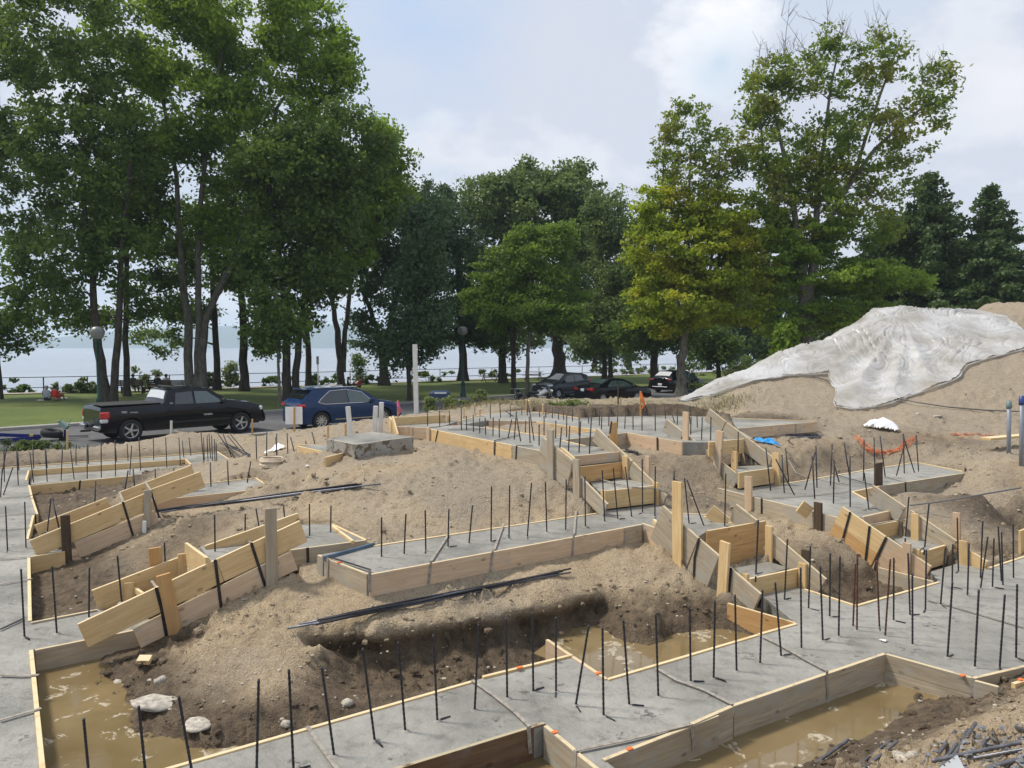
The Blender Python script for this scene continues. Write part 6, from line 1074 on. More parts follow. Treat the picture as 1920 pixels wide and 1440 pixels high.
car('sport_utility_car', 'dark car seen from behind, partly hidden by the maple trunk', place_by((1268, 737), h2, 1, 1.8, .8), h2, 4.6, 1.82,
    [(0, .95), (.05, 1.05), (.25, 1.2), (.75, 1.50), (1.4, 1.6), (2.3, 1.6), (2.75, 1.5), (3.5, 1.08), (4.3, .92), (4.55, .75), (4.6, .5)],
    [(0, 1.0), (3.5, .98), (4.6, .7)], [.9, 3.6], .35, MBLACKP, .45,
    [('rear_window', MGLASSG, [(1.0, 1.06), (2.0, 1.03)], [(1.2, 1.44), (2.02, 1.5)]), ('front_window', MGLASSG, [(2.08, 1.03), (3.25, 1.02)], [(2.08, 1.5), (2.7, 1.42)])],
    [('windscreen', MGLASS, 2.85, 3.4, .9, .95), ('rear_screen', MCLEAR, .26, .72, .85, .85)], .24, .14, 10,
    [('tail_lamp', MRED, (.1, .7, .96), (.2, .36, .14)), ('licence_plate', MWHITE, (-.02, 0, .62), (.03, .34, .16)), ('headlamp', MCLEAR, (4.4, .64, .75), (.2, .3, .14)), ('bumper', MCHROME, (-.03, 0, .45), (.08, 1.3, .05))], 'car')
# motorcycles
def motorcycle(lb, q, a, pal):
    root = tag(empty('motorcycle', q, a), lb, 'motorcycle', 'motorcycles parked by the kerb')
    for x in (-.72, .72):
        w = MB(); w.lathe([(.22, -.05), (.31, -.06), (.33, 0), (.31, .06), (.22, .05), (.22, -.05)], 22, axis='y'); h = w.build('wheel', MRUBBER, root, True); h.location = (x, 0, .33)
        w = MB(); w.lathe([(.001, -.03), (.21, -.025), (.225, .0), (.21, .025), (.001, .03)], 16, axis='y'); w.build('rim', MSILVER, h)
    b = MB(); b.tube([(-.45, 0, .62), (-.1, 0, .70), (.25, 0, .86), (.42, 0, .82)], [.10, .13, .17, .07], 10); b.build('fuel_tank', pal, root, True)
    b = MB(); b.tube([(-.85, 0, .84), (-.6, 0, .80), (-.2, 0, .76)], [.06, .12, .10], 10); b.build('seat', MPLAST, root, True)
    b = MB(); b.box((0, 0, .42), (.5, .28, .34)); b.tube([(.1, .16, .25), (-.3, .18, .25), (-.8, .2, .33)], [.05, .05, .06], 8); b.build('engine', MCHROME, root, bevel=.02)
    b = MB()
    for s in (-1, 1): b.tube([(.72, s * .09, .33), (.48, s * .09, .95)], .025, 6)
    b.build('fork', MCHROME, root); b = MB(); b.tube([(.25, -.38, 1.05), (.45, -.15, 1.02), (.45, .15, 1.02), (.25, .38, 1.05)], .016, 6); b.build('handlebar', MCHROME, root)
    b = MB(); b.lathe([(.001, .1), (.08, .09), (.1, 0), (.001, -.02)], 12, Matrix.Translation((.62, 0, .86)) @ Matrix.Rotation(R(90), 4, 'Y')); b.build('headlamp', MCLEAR, root, True)
    b = MB(); b.box((-.62, .24, .58), (.42, .14, .26)); b.box((-.62, -.24, .58), (.42, .14, .26)); b.build('saddlebag', MPLAST, root, bevel=.03)
motorcycle('black motorcycle standing left of the second motorcycle by the kerb', at((972, 766), ZR + .06), R(100), MBLACKP); motorcycle('black and silver motorcycle by the slate grey hatchback', at((1015, 763), ZR + .06), R(30), MSILVER)
# boat trailer at the left
r_ = tag(empty('boat_trailer', at((125, 826), ZR)), 'blue boat trailer with spare wheel and winch post, hitched behind the black pickup', 'trailer', 'vehicles parked along the lake road'); o_ = r_.location.copy()
MTB = simple('blue_trailer_paint', (.012, .02, .16), .4, .2, var=.15); MGRN = simple('pale_green_winch', (.28, .38, .33), .5, .2)
def rel(p, Yq): return atY(p, Yq) - o_
YT = o_.y
b = MB(); b.bar(rel((-90, 812), YT - 1.6), rel((76, 818), YT), .08, .12); b.bar(rel((-90, 833), YT - 2.2), rel((76, 821), YT - .1), .08, .14); b.build('frame', MTB, r_)
b = MB(); b.bar(rel((76, 819), YT), rel((165, 817), YT + 1.0), .08, .08); b.build('tongue', MSILVER, r_); b = MB(); b.bar(rel((55, 817.5), YT - .25), rel((62, 818), YT - .2), .1, .13); b.build('yellow_marker', simple('yellow_paint', (.6, .45, .03), .5), r_)
b = MB(); b.lathe([(.16, -.1), (.30, -.12), (.36, -.05), (.36, .05), (.30, .12), (.16, .1), (.16, -.1)], 26, Matrix.Translation(rel((97, 812), YT - .1)) @ Matrix.Rotation(R(12), 4, 'Y')); b.build('spare_wheel', MRUBBER, r_, True)
b = MB(); b.tube([rel((122, 826), YT + .1), rel((122, 806), YT + .1)], .045, 8); b.build('jack_post', MTB, r_); b = MB(); b.lathe([(.02, -.04), (.11, -.04), (.12, 0), (.11, .04), (.02, .04)], 16, Matrix.Translation(rel((117, 824), YT)), 'y'); b.build('jack_wheel', MRUBBER, r_, True)
b = MB(); b.bar(rel((114, 792), YT + .1), rel((127, 802), YT + .1), .2, .16); b.tube([rel((127, 800), YT), rel((132, 785), YT)], .02, 6); b.tube([rel((111, 791), YT), rel((109, 789), YT)], .06, 8); b.build('winch', MGRN, r_, bevel=.01)

# ------------------------------------------------------------------ street furniture
MGREENM = simple('dark_green_metal', (.012, .05, .042), .45, .3, var=.2); MGLOBE = simple('frosted_globe', (.22, .22, .21), .25, 0, .8, .3, .08)
MSG0 = simple('weathered_cap', (.16, .165, .16), .4, .3)
def lamp(lb, x, Y, top):
    g = Vector(((x - 960) / F0 * Y, Y, -.4)); root = tag(empty('street_lamp', g), lb, 'street lamp', 'green street lamps of the park'); H = atY((x, top), Y).z + .4
    b = MB(); b.lathe([(.20, -.2), (.20, .25), (.14, .32), (.12, .9), (.14, .95), (.075, 1.05), (.06, H - .75), (.10, H - .7), (.11, H - .6), (.05, H - .58)], 14); b.build('pole', MGREENM, root, True)
    b = MB(); b.lathe([(.08, H - .58), (.20, H - .52), (.29, H - .38), (.31, H - .26)], 18); b.build('globe', MGLOBE, root, True)
    b = MB(); b.lathe([(.32, H - .27), (.31, H - .20), (.24, H - .07), (.12, H - .01), (.001, H)], 18); b.build('cap', MSG0, root, True); return root
lamp('green street lamp with a round head in front of the two leaning stems', 184, 34.4, 612); lamp('green street lamp with a round glass globe right of the white post', 868, 49.5, 612); lamp('distant lamp standing left of the plastic covered heap', 1455, 60, 606)
def sign_post(lb, x, Y, ytop, w, h, col, zb=-.4):
    g = Vector(((x - 960) / F0 * Y, Y, zb)); root = tag(empty('sign_post', g), lb, 'sign', 'sign posts of the park'); H = atY((x, ytop), Y).z - zb
    b = MB(); b.tube([(0, 0, -.2), (0, 0, H)], .035, 6); b.build('pole', MSILVER, root); b = MB(); b.box((0, -.05, H - h / 2), (w, .02, h)); b.build('sign_plate', col, root)
MSG = simple('grey_sign_back', (.20, .205, .20), .5); sign_post('thin grey sign post above the roof of the blue car', 596, 43, 668, .14, .45, MSG); sign_post('grey square sign post left of the reddish bush', 1385, 72, 646, .34, .55, MSG)
sign_post('narrow green banner beside the distant lamp', 1457, 59, 641, .30, .8, simple('green_banner', (.01, .22, .13), .6))
# railing along the shore
MRAIL = simple('dark_railing', (.035, .035, .035), .5, .4); fr = tag(empty('railing', (0, shoreY(0) - .4, -.35)), 'dark metal railing along the lake shore', 'railing'); fo = fr.location.copy(); xs_ = list(np.arange(-62, 34, 2.4)); pm = None
PM = MB().box((0, 0, .5), (.06, .06, 1.2)).me('post')
for x in xs_: o = link('post', PM, MRAIL, fr); o.location = Vector((x, shoreY(x) - .4, -.35)) - fo
for z in (1.08, .35):
    b = MB()
    for x0, x1 in zip(xs_[:-1], xs_[1:]): b.bar(Vector((x0, shoreY(x0) - .4, -.35 + z)) - fo, Vector((x1, shoreY(x1) - .4, -.35 + z)) - fo, .05, .05)
    b.build('rail', MRAIL, fr)
def bench(lb, x, y, a, table=False):
    g = at((x, y), -.33); root = tag(empty('picnic_table' if table else 'park_bench', g, a), lb, 'table' if table else 'bench', 'seats in the park'); M_ = MW['d']
    if table:
        for y_ in (-.3, -.1, .1, .3): MB().box((0, y_, .75), (1.8, .17, .04)).build('plank', M_, root)
        for y_ in (-.75, .75): MB().box((0, y_, .45), (1.8, .26, .04)).build('seat', M_, root)
        for x_ in (-.65, .65):
            b = MB(); b.bar((x_, -.8, 0), (x_, .35, .74), .05, .09); b.bar((x_, .8, 0), (x_, -.35, .74), .05, .09); b.build('leg', M_, root)
    else:
        for y_ in (-.17, 0, .17): MB().box((0, y_, .45), (1.7, .15, .035)).build('slat', M_, root)
        for z in (.6, .74, .88): MB().box((0, -.26 - (z - .6) * .25, z), (1.7, .03, .12)).build('back_slat', M_, root)
        for x_ in (-.7, .7): b = MB(); b.box((x_, 0, .22), (.06, .5, .44)); b.bar((x_, -.2, .4), (x_, -.34, .95), .05, .05); b.build('leg', MRAIL, root)
bench('dark park bench between the two leaning stems and the pale bush', 250, 738, .0); bench('dark park bench behind the pickup cab with people on it', 302, 737, .0); bench('dark bench right of the pickup bench', 325, 738, .1)
bench('picnic table on the grass right of the street lamp', 920, 716, .3, True); bench('second picnic table behind the motorcycles', 1000, 712, -.3, True)

# ------------------------------------------------------------------ people
def mc(n, c): return simple(n, c, .8, var=.15)
MSKIN = mc('skin', (.42, .25, .17)); MHW = mc('white_hair', (.62, .60, .56)); MHB = mc('dark_hair', (.03, .02, .015)); MHG = mc('grey_hair', (.30, .28, .26))
CL = {'grey': mc('grey_shirt', (.36, .37, .42)), 'red': mc('red_shirt', (.52, .018, .015)), 'green': mc('dark_green_jacket', (.03, .065, .055)), 'dark': mc('dark_clothes', (.02, .022, .028)), 'khaki': mc('beige_trousers', (.34, .28, .19)), 'maroon': mc('maroon_shirt', (.25, .02, .03))}
def person(lb, g, a, pose, shirt, legs, hair):
    if pose == 'stand': J = {'pel': (0, 0, .95), 'sp': (0, 0, 1.2), 'ch': (0, .0, 1.38), 'nk': (0, .0, 1.50), 'hd': (0, .03, 1.62), 'ht': (0, .03, 1.74), 'sl': (-.19, 0, 1.42), 'el': (-.26, -.02, 1.14), 'wl': (-.22, .16, .98), 'hl': (-.20, .22, .95), 'sr': (.19, 0, 1.42), 'er': (.26, -.02, 1.14), 'wr': (.22, .16, .98), 'hr': (.20, .22, .95), 'pl': (-.10, 0, .90), 'kl': (-.11, .03, .50), 'al': (-.12, -.02, .08), 'tl': (-.13, .15, .04), 'pr': (.10, 0, .90), 'kr': (.11, .03, .50), 'ar': (.12, -.02, .08), 'tr': (.13, .15, .04)}
    elif pose == 'sit': J = {'pel': (0, 0, .13), 'sp': (0, -.02, .36), 'ch': (0, .0, .54), 'nk': (0, .03, .67), 'hd': (0, .07, .79), 'ht': (0, .07, .91), 'sl': (-.19, 0, .58), 'el': (-.27, .12, .34), 'wl': (-.18, .32, .38), 'hl': (-.14, .38, .40), 'sr': (.19, 0, .58), 'er': (.27, .12, .34), 'wr': (.18, .32, .38), 'hr': (.14, .38, .40), 'pl': (-.10, .05, .12), 'kl': (-.20, .42, .42), 'al': (-.14, .62, .08), 'tl': (-.15, .76, .05), 'pr': (.10, .05, .12), 'kr': (.20, .42, .42), 'ar': (.14, .62, .08), 'tr': (.15, .76, .05)}
    else: J = {'pel': (0, 0, .55), 'sp': (0, -.04, .78), 'ch': (0, -.05, .97), 'nk': (0, -.03, 1.10), 'hd': (0, .0, 1.22), 'ht': (0, .0, 1.34), 'sl': (-.19, -.04, 1.01), 'el': (-.25, .02, .75), 'wl': (-.16, .25, .68), 'hl': (-.13, .32, .68), 'sr': (.19, -.04, 1.01), 'er': (.25, .02, .75), 'wr': (.16, .25, .68), 'hr': (.13, .32, .68), 'pl': (-.10, .03, .53), 'kl': (-.12, .45, .52), 'al': (-.12, .5, .08), 'tl': (-.13, .66, .04), 'pr': (.10, .03, .53), 'kr': (.12, .45, .52), 'ar': (.12, .5, .08), 'tr': (.13, .66, .04)}
    Rr = {'pel': .15, 'sp': .13, 'ch': .15, 'nk': .055, 'hd': .095, 'ht': .07, 'sl': .07, 'el': .045, 'wl': .032, 'hl': .035, 'pl': .095, 'kl': .065, 'al': .045, 'tl': .035}
    E = [('pel', 'sp'), ('sp', 'ch'), ('ch', 'nk'), ('nk', 'hd'), ('hd', 'ht')] + [e for s in 'lr' for e in (('ch', 's' + s), ('s' + s, 'e' + s), ('e' + s, 'w' + s), ('w' + s, 'h' + s), ('pel', 'p' + s), ('p' + s, 'k' + s), ('k' + s, 'a' + s), ('a' + s, 't' + s))]
    K = list(J); me = bpy.data.meshes.new('body'); me.from_pydata([J[k] for k in K], [(K.index(a_), K.index(b_)) for a_, b_ in E], []); o = bpy.data.objects.new('b', me); COL.objects.link(o)
    sk = o.modifiers.new('s', 'SKIN'); sb = o.modifiers.new('u', 'SUBSURF'); sb.levels = 1; sb.render_levels = 1
    for i, k in enumerate(K): rr = Rr.get(k, Rr.get(k[0] + 'l', .05)); me.skin_vertices[0].data[i].radius = (rr, rr * (.72 if k in ('ch', 'sp', 'pel') else 1)); me.skin_vertices[0].data[i].use_root = (k == 'pel')
    bpy.context.view_layer.update(); m2 = bpy.data.meshes.new_from_object(o.evaluated_get(bpy.context.evaluated_depsgraph_get())); bpy.data.objects.remove(o); m2.name = 'body'; m2.materials.clear()
    for m in (CL[shirt], CL[legs], MSKIN): m2.materials.append(m)
    nk, pz = J['nk'][2], J['pel'][2]
    for p in m2.polygons:
        c = p.center; near = lambda k: (c - Vector(J[k])).length
        if c.z > nk - .01 and abs(c.x) < .13: mi = 2
        elif min(near('hl'), near('hr')) < .09 or (min(near('wl'), near('wr')) < .07): mi = 2
        elif min(near('pel'), near('pl'), near('pr')) < .16 and c.z < pz + .06 or min(near('kl'), near('kr'), near('al'), near('ar'), near('tl'), near('tr')) < .3 and min(near('el'), near('er'), near('wl'), near('wr')) > .13: mi = 1
        else: mi = 0
        p.material_index = mi; p.use_smooth = True
    root = tag(empty('person', g, a), lb, 'person', 'people in the park'); link('body', m2, None, root); hd = Vector(J['hd']) + Vector((0, -.015, .045))
    b = MB(); b.lathe([(.001, .10), (.06, .088), (.098, .05), (.11, 0), (.105, -.06), (.085, -.09)], 14, Matrix.Translation(hd)); b.build('hair', hair, root, True)
    b = MB(); h0 = Vector(J['hd']); b.tube([h0 + Vector((0, .09, .02)), h0 + Vector((0, .125, -.015)), h0 + Vector((0, .09, -.03))], [.012, .016, .010], 5)
    for s in (-1, 1): b.tube([h0 + Vector((s * .035, .092, .03)), h0 + Vector((s * .035, .10, .03))], .010, 5)
    for s in (-1, 1): b.tube([h0 + Vector((s * .098, -.01, .03)), h0 + Vector((s * .106, -.02, -.03))], .02, 5)
    b.build('face_features', MSKIN, root, True)
zl = -.36
person('person in a light grey shirt sitting on the grass, seen from behind', at((87, 752), zl), R(5), 'sit', 'grey', 'dark', MHG); person('person in a bright red shirt sitting on the grass', at((103, 752), zl), R(-8), 'sit', 'red', 'khaki', MHB)
person('dark clothed person sitting at the foot of the V-forked tree', at((652, 729), zl), R(-75), 'sit', 'dark', 'dark', MHB); person('person in a maroon shirt sitting beside the V-forked tree', at((676, 728), zl), R(75), 'sit', 'maroon', 'dark', MHB)
person('white haired person in a dark green jacket standing by the car at the maple', at((1297, 738), ZR), R(20), 'stand', 'green', 'dark', MHW)
for x, lb, c in ((296, 'person in dark clothes on the left end of the bench behind the pickup', 'dark'), (312, 'person in grey on the right end of the bench behind the pickup', 'grey'), (250, 'person in dark green sitting on the bench by the leaning stems', 'green')): person(lb, at((x, 738), -.33) + Vector((0, .02, 0)), 0, 'bench', c, 'dark', MHB)
MCL = simple('white_cloth', (.78, .78, .80), .8, var=.05)
def crumple(name, lb, c, rx, ry, h, mat, seed, cat, n=26, group=None):
    u = np.linspace(-1, 1, n); X, Y = np.meshgrid(u, u, indexing='ij'); rr = np.sqrt(X * X + Y * Y); an = np.arctan2(Y, X); lim = .80 + .16 * np.sin(an * 3 + seed) + .07 * np.sin(an * 7 + seed * 2)
    Z = h * np.clip(1 - (rr / lim) ** 2, 0, 1) ** .7 * (1 + .5 * fbm(X, Y, 1.6, 3, seed)) + h * .25 * np.abs(fbm(X, Y, 4, 2, seed + 3))
    WX = c.x + X * rx; WY = c.y + Y * ry; Z = Z + Hs(WX, WY) + noise_h(WX, WY) * .7 + .02; idx = np.arange(n * n).reshape(n, n); q = np.stack([idx[:-1, :-1], idx[1:, :-1], idx[1:, 1:], idx[:-1, 1:]], -1).reshape(-1, 4); ok = (rr < lim).ravel(); q = q[ok[q].all(1)]; us = np.unique(q); rm = np.full(n * n, -1); rm[us] = np.arange(len(us))
    return tag(link(name, npmesh(name, np.stack([WX, WY, Z], -1).reshape(-1, 3)[us], rm[q], True), mat), lb, cat, group)
MB().box((0, 0, .04), (.35, .2, .08)).build('bag', MCL, None, bevel=.03).location = at((76, 752), zl); tag(bpy.data.objects['bag'], 'white bag lying left of the pair on the grass', 'bag', 'white things beside the sitters')
o = MB().box((0, 0, .05), (.4, .25, .10)).build('bag', MCL, None, bevel=.04); o.location = at((121, 748), zl); tag(o, 'white bag lying right of the red shirted person', 'bag', 'white things beside the sitters')
# ------------------------------------------------------------------ things lying and standing about the site
def upright(name, lb, cat, x, yt, yb, w, z, mat, group, dx=0, th=.05, parts=None):
    b_ = at((x, yb), z); t_ = atY((x + dx, yt), b_.y); wd = w * b_.y / F0; root = tag(empty(name, b_), lb, cat, group); m = MB(); m.bar(Vector((0, 0, -.15)), t_ - b_, wd, th) if False else None
    v = t_ - b_; q = v.to_track_quat('Z', 'Y').to_matrix(); m = MB(); m.box(v / 2 - Vector((0, 0, .08)), (wd, th, v.length + .2), q); m.build('stake', mat, root, bevel=.003); return root, b_, t_
MPVCW = simple('white_board', (.66, .65, .62), .6, var=.1)
upright('white_post', 'white leaning post behind the pedestal, leftmost of three', 'post', 658, 764, 814, 9, 1.05, MPVCW, 'white posts behind the pedestal', -5, .09); upright('white_post', 'white leaning post behind the pedestal, middle of three', 'post', 702, 763, 811, 9, 1.05, MPVCW, 'white posts behind the pedestal', 2, .09)
upright('white_post', 'white post behind the pedestal, rightmost of three', 'post', 713, 756, 809, 9, 1.05, MPVCW, 'white posts behind the pedestal', 2, .09); upright('white_post', 'tall white post rising above everything between the two cars', 'post', 781, 647, 782, 10, .95, MPVCW, None, -3, .12)
ST = [(321, 790, 815, 6, .3, MPVCW, 'short white stake on the dirt bank before the pickup'), (473, 787, 812, 4, .3, MW['o'], 'thin wooden stake before the front wheel of the pickup'), (126, 808, 838, 4, .0, MW['n'], 'thin wooden stake before the trailer winch'), (552, 764, 814, 6, .45, MW['o'], 'brown stake carrying the blank white sign'),
 (746, 752, 786, 3, 1.0, MW['o'], 'thin stake with pink ribbon before the blue car'), (870, 765, 790, 5, 1.1, MW['n'], 'yellow stake at the left end of the upper slab'), (890, 758, 786, 7, 1.15, MW['t'], 'tan stake left of the low yellow plates'), (900, 768, 785, 8, 1.15, MW['n'], 'short yellow plate beside the tan stake'),
 (1103, 761, 781, 3, 1.2, MW['n'], 'thin pale stake in front of the dark earth bank'), (1159, 722, 757, 4, 1.25, MW['d'], 'thin dark post beside the black sedan'), (1201, 735, 777, 4, 1.25, MW['o'], 'stake with orange ribbon beside the black sedan'), (1164, 746, 757, 4, 1.25, MW['n'], 'tiny pale stake under the black sedan'),
 (987, 751, 771, 10, 1.22, MW['n'], 'yellow plate standing left in front of the motorcycles'), (998, 752, 771, 16, 1.22, MW['n'], 'slanting yellow plate in front of the motorcycles'), (1018, 759, 775, 13, 1.22, MW['n'], 'yellow plate standing right in front of the motorcycles'), (615, 800, 815, 7, 1.0, MW['n'], 'short yellow stake left of the pedestal'), (648, 795, 812, 8, 1.0, MW['n'], 'short yellow board end behind the pedestal')]
for x, yt, yb, w, z, m, lb in ST:
    root, b_, t_ = upright('wooden_stake', lb, 'stake', x, yt, yb, w, z, m, 'stakes around the site', -5 if 'slanting' in lb else 0, .035)
    if 'ribbon' in lb:
        c = (1.0, .22, .02) if 'orange' in lb else (.8, .15, .2); r2 = MB(); v = t_ - b_
        r2.tube([v * .98 + Vector((0, -.03, 0)), v * .7 + Vector((.03, -.06, 0)), v * .45 + Vector((.08, -.08, 0)), v * .25 + Vector((.02, -.06, 0))], [.03, .045, .03, .012], 5); r2.build('ribbon', simple('ribbon', (c[0] * .7, c[1] * .7, c[2]), .7), root)
    if 'sign' in lb:
        s_ = b_.y / F0; m_ = MB(); m_.box(Vector(((551 - x) * s_, .03, (814 - 779) * s_)), (32 * s_, .012, 33 * s_)); m_.build('sign_board', MWHITE, root)
# blue box among the weeds
q = at((825, 766), .3); root = tag(empty('blue_box', q), 'rounded dark blue box with a pale stripe half hidden in yellow weeds', 'box'); b = MB(); b.box((0, 0, .55), (.85, .6, .42)); b.build('body', simple('dark_blue_plastic', (.015, .04, .10), .4), root, bevel=.1); b = MB(); b.box((.05, -.31, .68), (.5, .012, .05)); b.build('stripe', MWHITE, root); b = MB(); b.box((-.25, 0, .15), (.06, .06, .5)); b.box((.25, 0, .15), (.06, .06, .5)); b.build('legs', MPLAST, root)
# coil of cream hose
c_ = hit('510,872'); pts = []
for i in range(150): a = i / 150 * 6 * 2 * math.pi; rr = .21 + .02 * math.sin(a * .31); pts.append((math.cos(a) * rr, math.sin(a) * rr, .02 + .022 * (i // 25) + .004 * math.sin(a * 3)))
b = MB(); b.tube(pts, .016, 6); o = b.build('hose_coil', simple('cream_hose', (.60, .50, .37), .5), None, True); o.location = c_; o.scale = (.95, .95, 1); tag(o, 'coil of cream coloured hose lying on the dirt left of the pedestal', 'hose')
crumple('white_cloth', 'white crumpled cloth lying in the hollow left of the pedestal', hit('517,846'), .30, .26, .10, MCL, 3, 'cloth'); crumple('white_cloth', 'mound of white sheet on the dirt below the plastic covered heap', hit('1655,806'), .54, .4, .20, MCL, 5, 'cloth')
crumple('white_scrap', 'scrap of white paper on the wet front footing', at((1657, 1201), 0), .05, .04, .02, MCL, 7, 'paper', 12).location.z = .02
sc_ = bpy.data.objects['white_scrap']; me_ = sc_.data
for v in me_.vertices: v.co.z = max(.0, v.co.z - gz(*at((1657, 1201), 0).xy) - .01) * .5
sc_.location.z = -.006
crumple('white_scrap', 'tiny white scrap on the dirt right of the hose coil', hit('576,877'), .05, .04, .02, MCL, 8, 'paper', 12)
for (x, y, rx, sd, lb) in ((1425, 831, .16, 11, 'small bright blue rag left of its twin beside the steps'), (1448, 833, .26, 12, 'bright blue crumpled rag at the top of the right centre steps')): crumple('blue_rag', lb, hit('%d,%d' % (x, y)), rx, .14, .07, simple('blue_rag', (.02, .32, .75), .6), sd, 'rag', 22)
# orange net hanging into the trench
b = MB(); rn = random.Random(5)
P_ = [hit('%f,%f' % px(s)) + Vector((0, 0, .06)) for s in ('7:800,305', '7:860,370', '7:920,405', '7:1000,410', '7:1080,395', '7:1140,355', '7:1200,315')]
for k in range(7):
    off = [Vector((rn.uniform(-.06, .06), rn.uniform(-.1, .1), rn.uniform(-.03, .10))) for _ in P_]; b.tube([p + o_ for p, o_ in zip(P_, off)], .007, 4, False)
for i in range(60): f = rn.uniform(0, len(P_) - 1.01); i0 = int(f); p = P_[i0].lerp(P_[i0 + 1], f - i0); b.tube([p + Vector((rn.uniform(-.1, .1), rn.uniform(-.1, .1), .0)), p + Vector((rn.uniform(-.1, .1), rn.uniform(-.1, .1), rn.uniform(.03, .10)))], .005, 4, False)
tag(b.build('orange_net', simple('orange_plastic', (.62, .19, .07), .7)), 'orange safety net sagging on the dirt behind the right hand footing', 'net')
b = MB()
for i in range(26): p = hit('%f,%f' % (1800 + rn.uniform(-5, 75), 818 + rn.uniform(-4, 6))); b.tube([p + Vector((0, 0, .02)), p + Vector((rn.uniform(-.3, .3), rn.uniform(-.1, .1), .05))], .012, 4, False)
tag(b.build('orange_net', simple('faded_orange_plastic', (.55, .24, .13), .7)), 'faded orange netting left of the long plank at right', 'net')
# grey standpipes and plank at right
MPIPE = simple('grey_pipe', (.24, .26, .30), .45, .2, var=.1)
for x, yt, yb, w, lb in ((1892, 752, 850, 7.5, 'grey plastic standpipe with tape, left one at the right edge'), (1916, 742, 862, 8, 'grey plastic standpipe with a blue cap, right one at the right edge')):
    b_ = at((x, yb), .78); t_ = atY((x, yt), b_.y); r = w * b_.y / F0 / 2; root = tag(empty('standpipe', b_), lb, 'pipe', 'grey standpipes'); m = MB(); m.tube([(0, 0, -.3), t_ - b_], r, 12); m.build('pipe', MPIPE, root, True); m = MB(); m.tube([(t_ - b_) * .86, (t_ - b_) * .9, (t_ - b_) * 1.0], [r * 1.25, r * 1.4, r * 1.1], 10); m.build('tape', simple('tape', (.13, .20, .20), .5) if x < 1900 else simple('blue_cap', (.03, .05, .2), .4), root, True)
a = at((1848, 826), .98); c = at((1960, 816), 1.02); m = add_board(None, a + Vector((0, 0, .06)), c + Vector((0, 0, .06)), .05, 'n', th=.24, name='plank'); tag(m, 'long yellow plank lying level at the right edge', 'plank')
add2 = [('A', None)]
a = hit('5:880,0'); 
# black hose trailing down the heap
b = MB(); pts = [hit(s) + Vector((0, 0, .10)) for s in ('1522,710', '1560,722', '1610,738', '1670,750', '1720,761', '1780,770', '1850,776', '1960,780')]; b.tube(pts, .02, 6, False); tag(b.build('hose', simple('grey_hose', (.10, .095, .09), .6)), 'dark hose trailing over the plastic sheet and down the dirt', 'hose')
b = MB(); pts = [at(s_, z) for s_, z in (('7:1160,738', .45), ('7:1300,722', .50), ('7:1500,690', .60), ('7:1700,655', .66), ('7:1900,620', .72))]; pts = [Vector((p.x, p.y, max(p.z, H1(p.x, p.y) + .04))) for p in pts]; b.tube(pts, .013, 6, False); tag(b.build('hose', simple('grey_hose2', (.13, .13, .14), .6)), 'grey hose on the ground right of the right hand steps', 'hose')
# bundles of reinforcing bars lying about
def bundle(lb, p0, p1, n, spread, r, seed, pts=None, lift=.03):
    rn = random.Random(seed); a = hit(p0); c = hit(p1); D = (c - a).normalized(); N = Vector((-D.y, D.x, 0)); root = tag(empty('rebar_bundle', a), lb, 'rebar bundle', 'bundles of reinforcing bars on the ground'); L = (c - a).length
    for i in range(n):
        o1, o2 = rn.uniform(-spread, spread), rn.uniform(-spread, spread) * .7; s0, s1 = rn.uniform(0, .10) * L, rn.uniform(.9, 1.02) * L; m = MB(); q = []
        line = [a + D * (s0 + (s1 - s0) * k / 8) + N * (o1 + (o2 - o1) * k / 8) for k in range(9)]; up = min(.10, max(H1(p.x, p.y) - p.z for p in line)) + .01
        for k, p in enumerate(line): q.append(Vector((p.x, p.y, p.z + up + r * (i % 3) - .02 * math.sin(k * .4 + i))) - a)
        m.tube(q, r, 6); m.build('bar', MSTEEL if i % 3 else simple('worn_steel', (.16, .17, .20), .4, .5), root, True)
bundle('long bundle of bars on the terrace in front of the middle footing', '535,1190', '1072,1080', 7, .07, .011, 1); bundle('long bundle of bars crossing between the two left stepped footings', '272,976', '706,921', 6, .06, .013, 2, lift=.06); bundle('short bundle of bars in the hollow right of the centre steps', 'B:1350,840', 'B:1600,890', 6, .10, .013, 3); bundle('small tangle of bars beside the blue rag', '7:330,290', '7:550,285', 8, .12, .013, 4)
bundle('few bars leaning over the dirt bank before the pickup', '1:1255,150', '1:1400,235', 4, .10, .013, 6, lift=.1)
# big ribbed bars at the bottom right corner
MBAR = simple('new_steel', (.15, .15, .165), .45, .55, var=.35, vs=18)
def fat(lb, p0, z0, p1, z1, r, rib=True):
    a, c = at(p0, z0), at(p1, z1); L = (c - a).length; n = int(L / (r * 1.25)); b = MB(); b.tube([a.lerp(c, i / n) for i in range(n + 1)], [r * (1.22 if i % 2 else .72) if rib else r for i in range(n + 1)], 10); o = b.build('steel_bar', MBAR, None, True); tag(o, lb, 'steel bar', 'steel bars in the bottom right corner')
def bz(s): p = hit(s); return p.z
def fb(lb, s0, s1, r=.011, up0=.05, up1=.05, rib=True):
    a, c = px(s0), px(s1); za = H1(*hit('%f,%f' % a).xy) + up0; zc = H1(*hit('%f,%f' % (c[0], min(c[1], 1500))).xy) + up1; fat(lb, a, za, c, zc, r, rib)
fb('steel bar slanting over the water, leftmost at the bottom edge', '8:690,1265', '8:400,1475', .012, .10, .02, False); fb('left bar of the close pair at the bottom edge', '8:950,1270', '8:690,1470', .011, .06, .02, False); fb('right bar of the close pair at the bottom edge', '8:990,1275', '8:740,1480', .012, .08, .02, False)
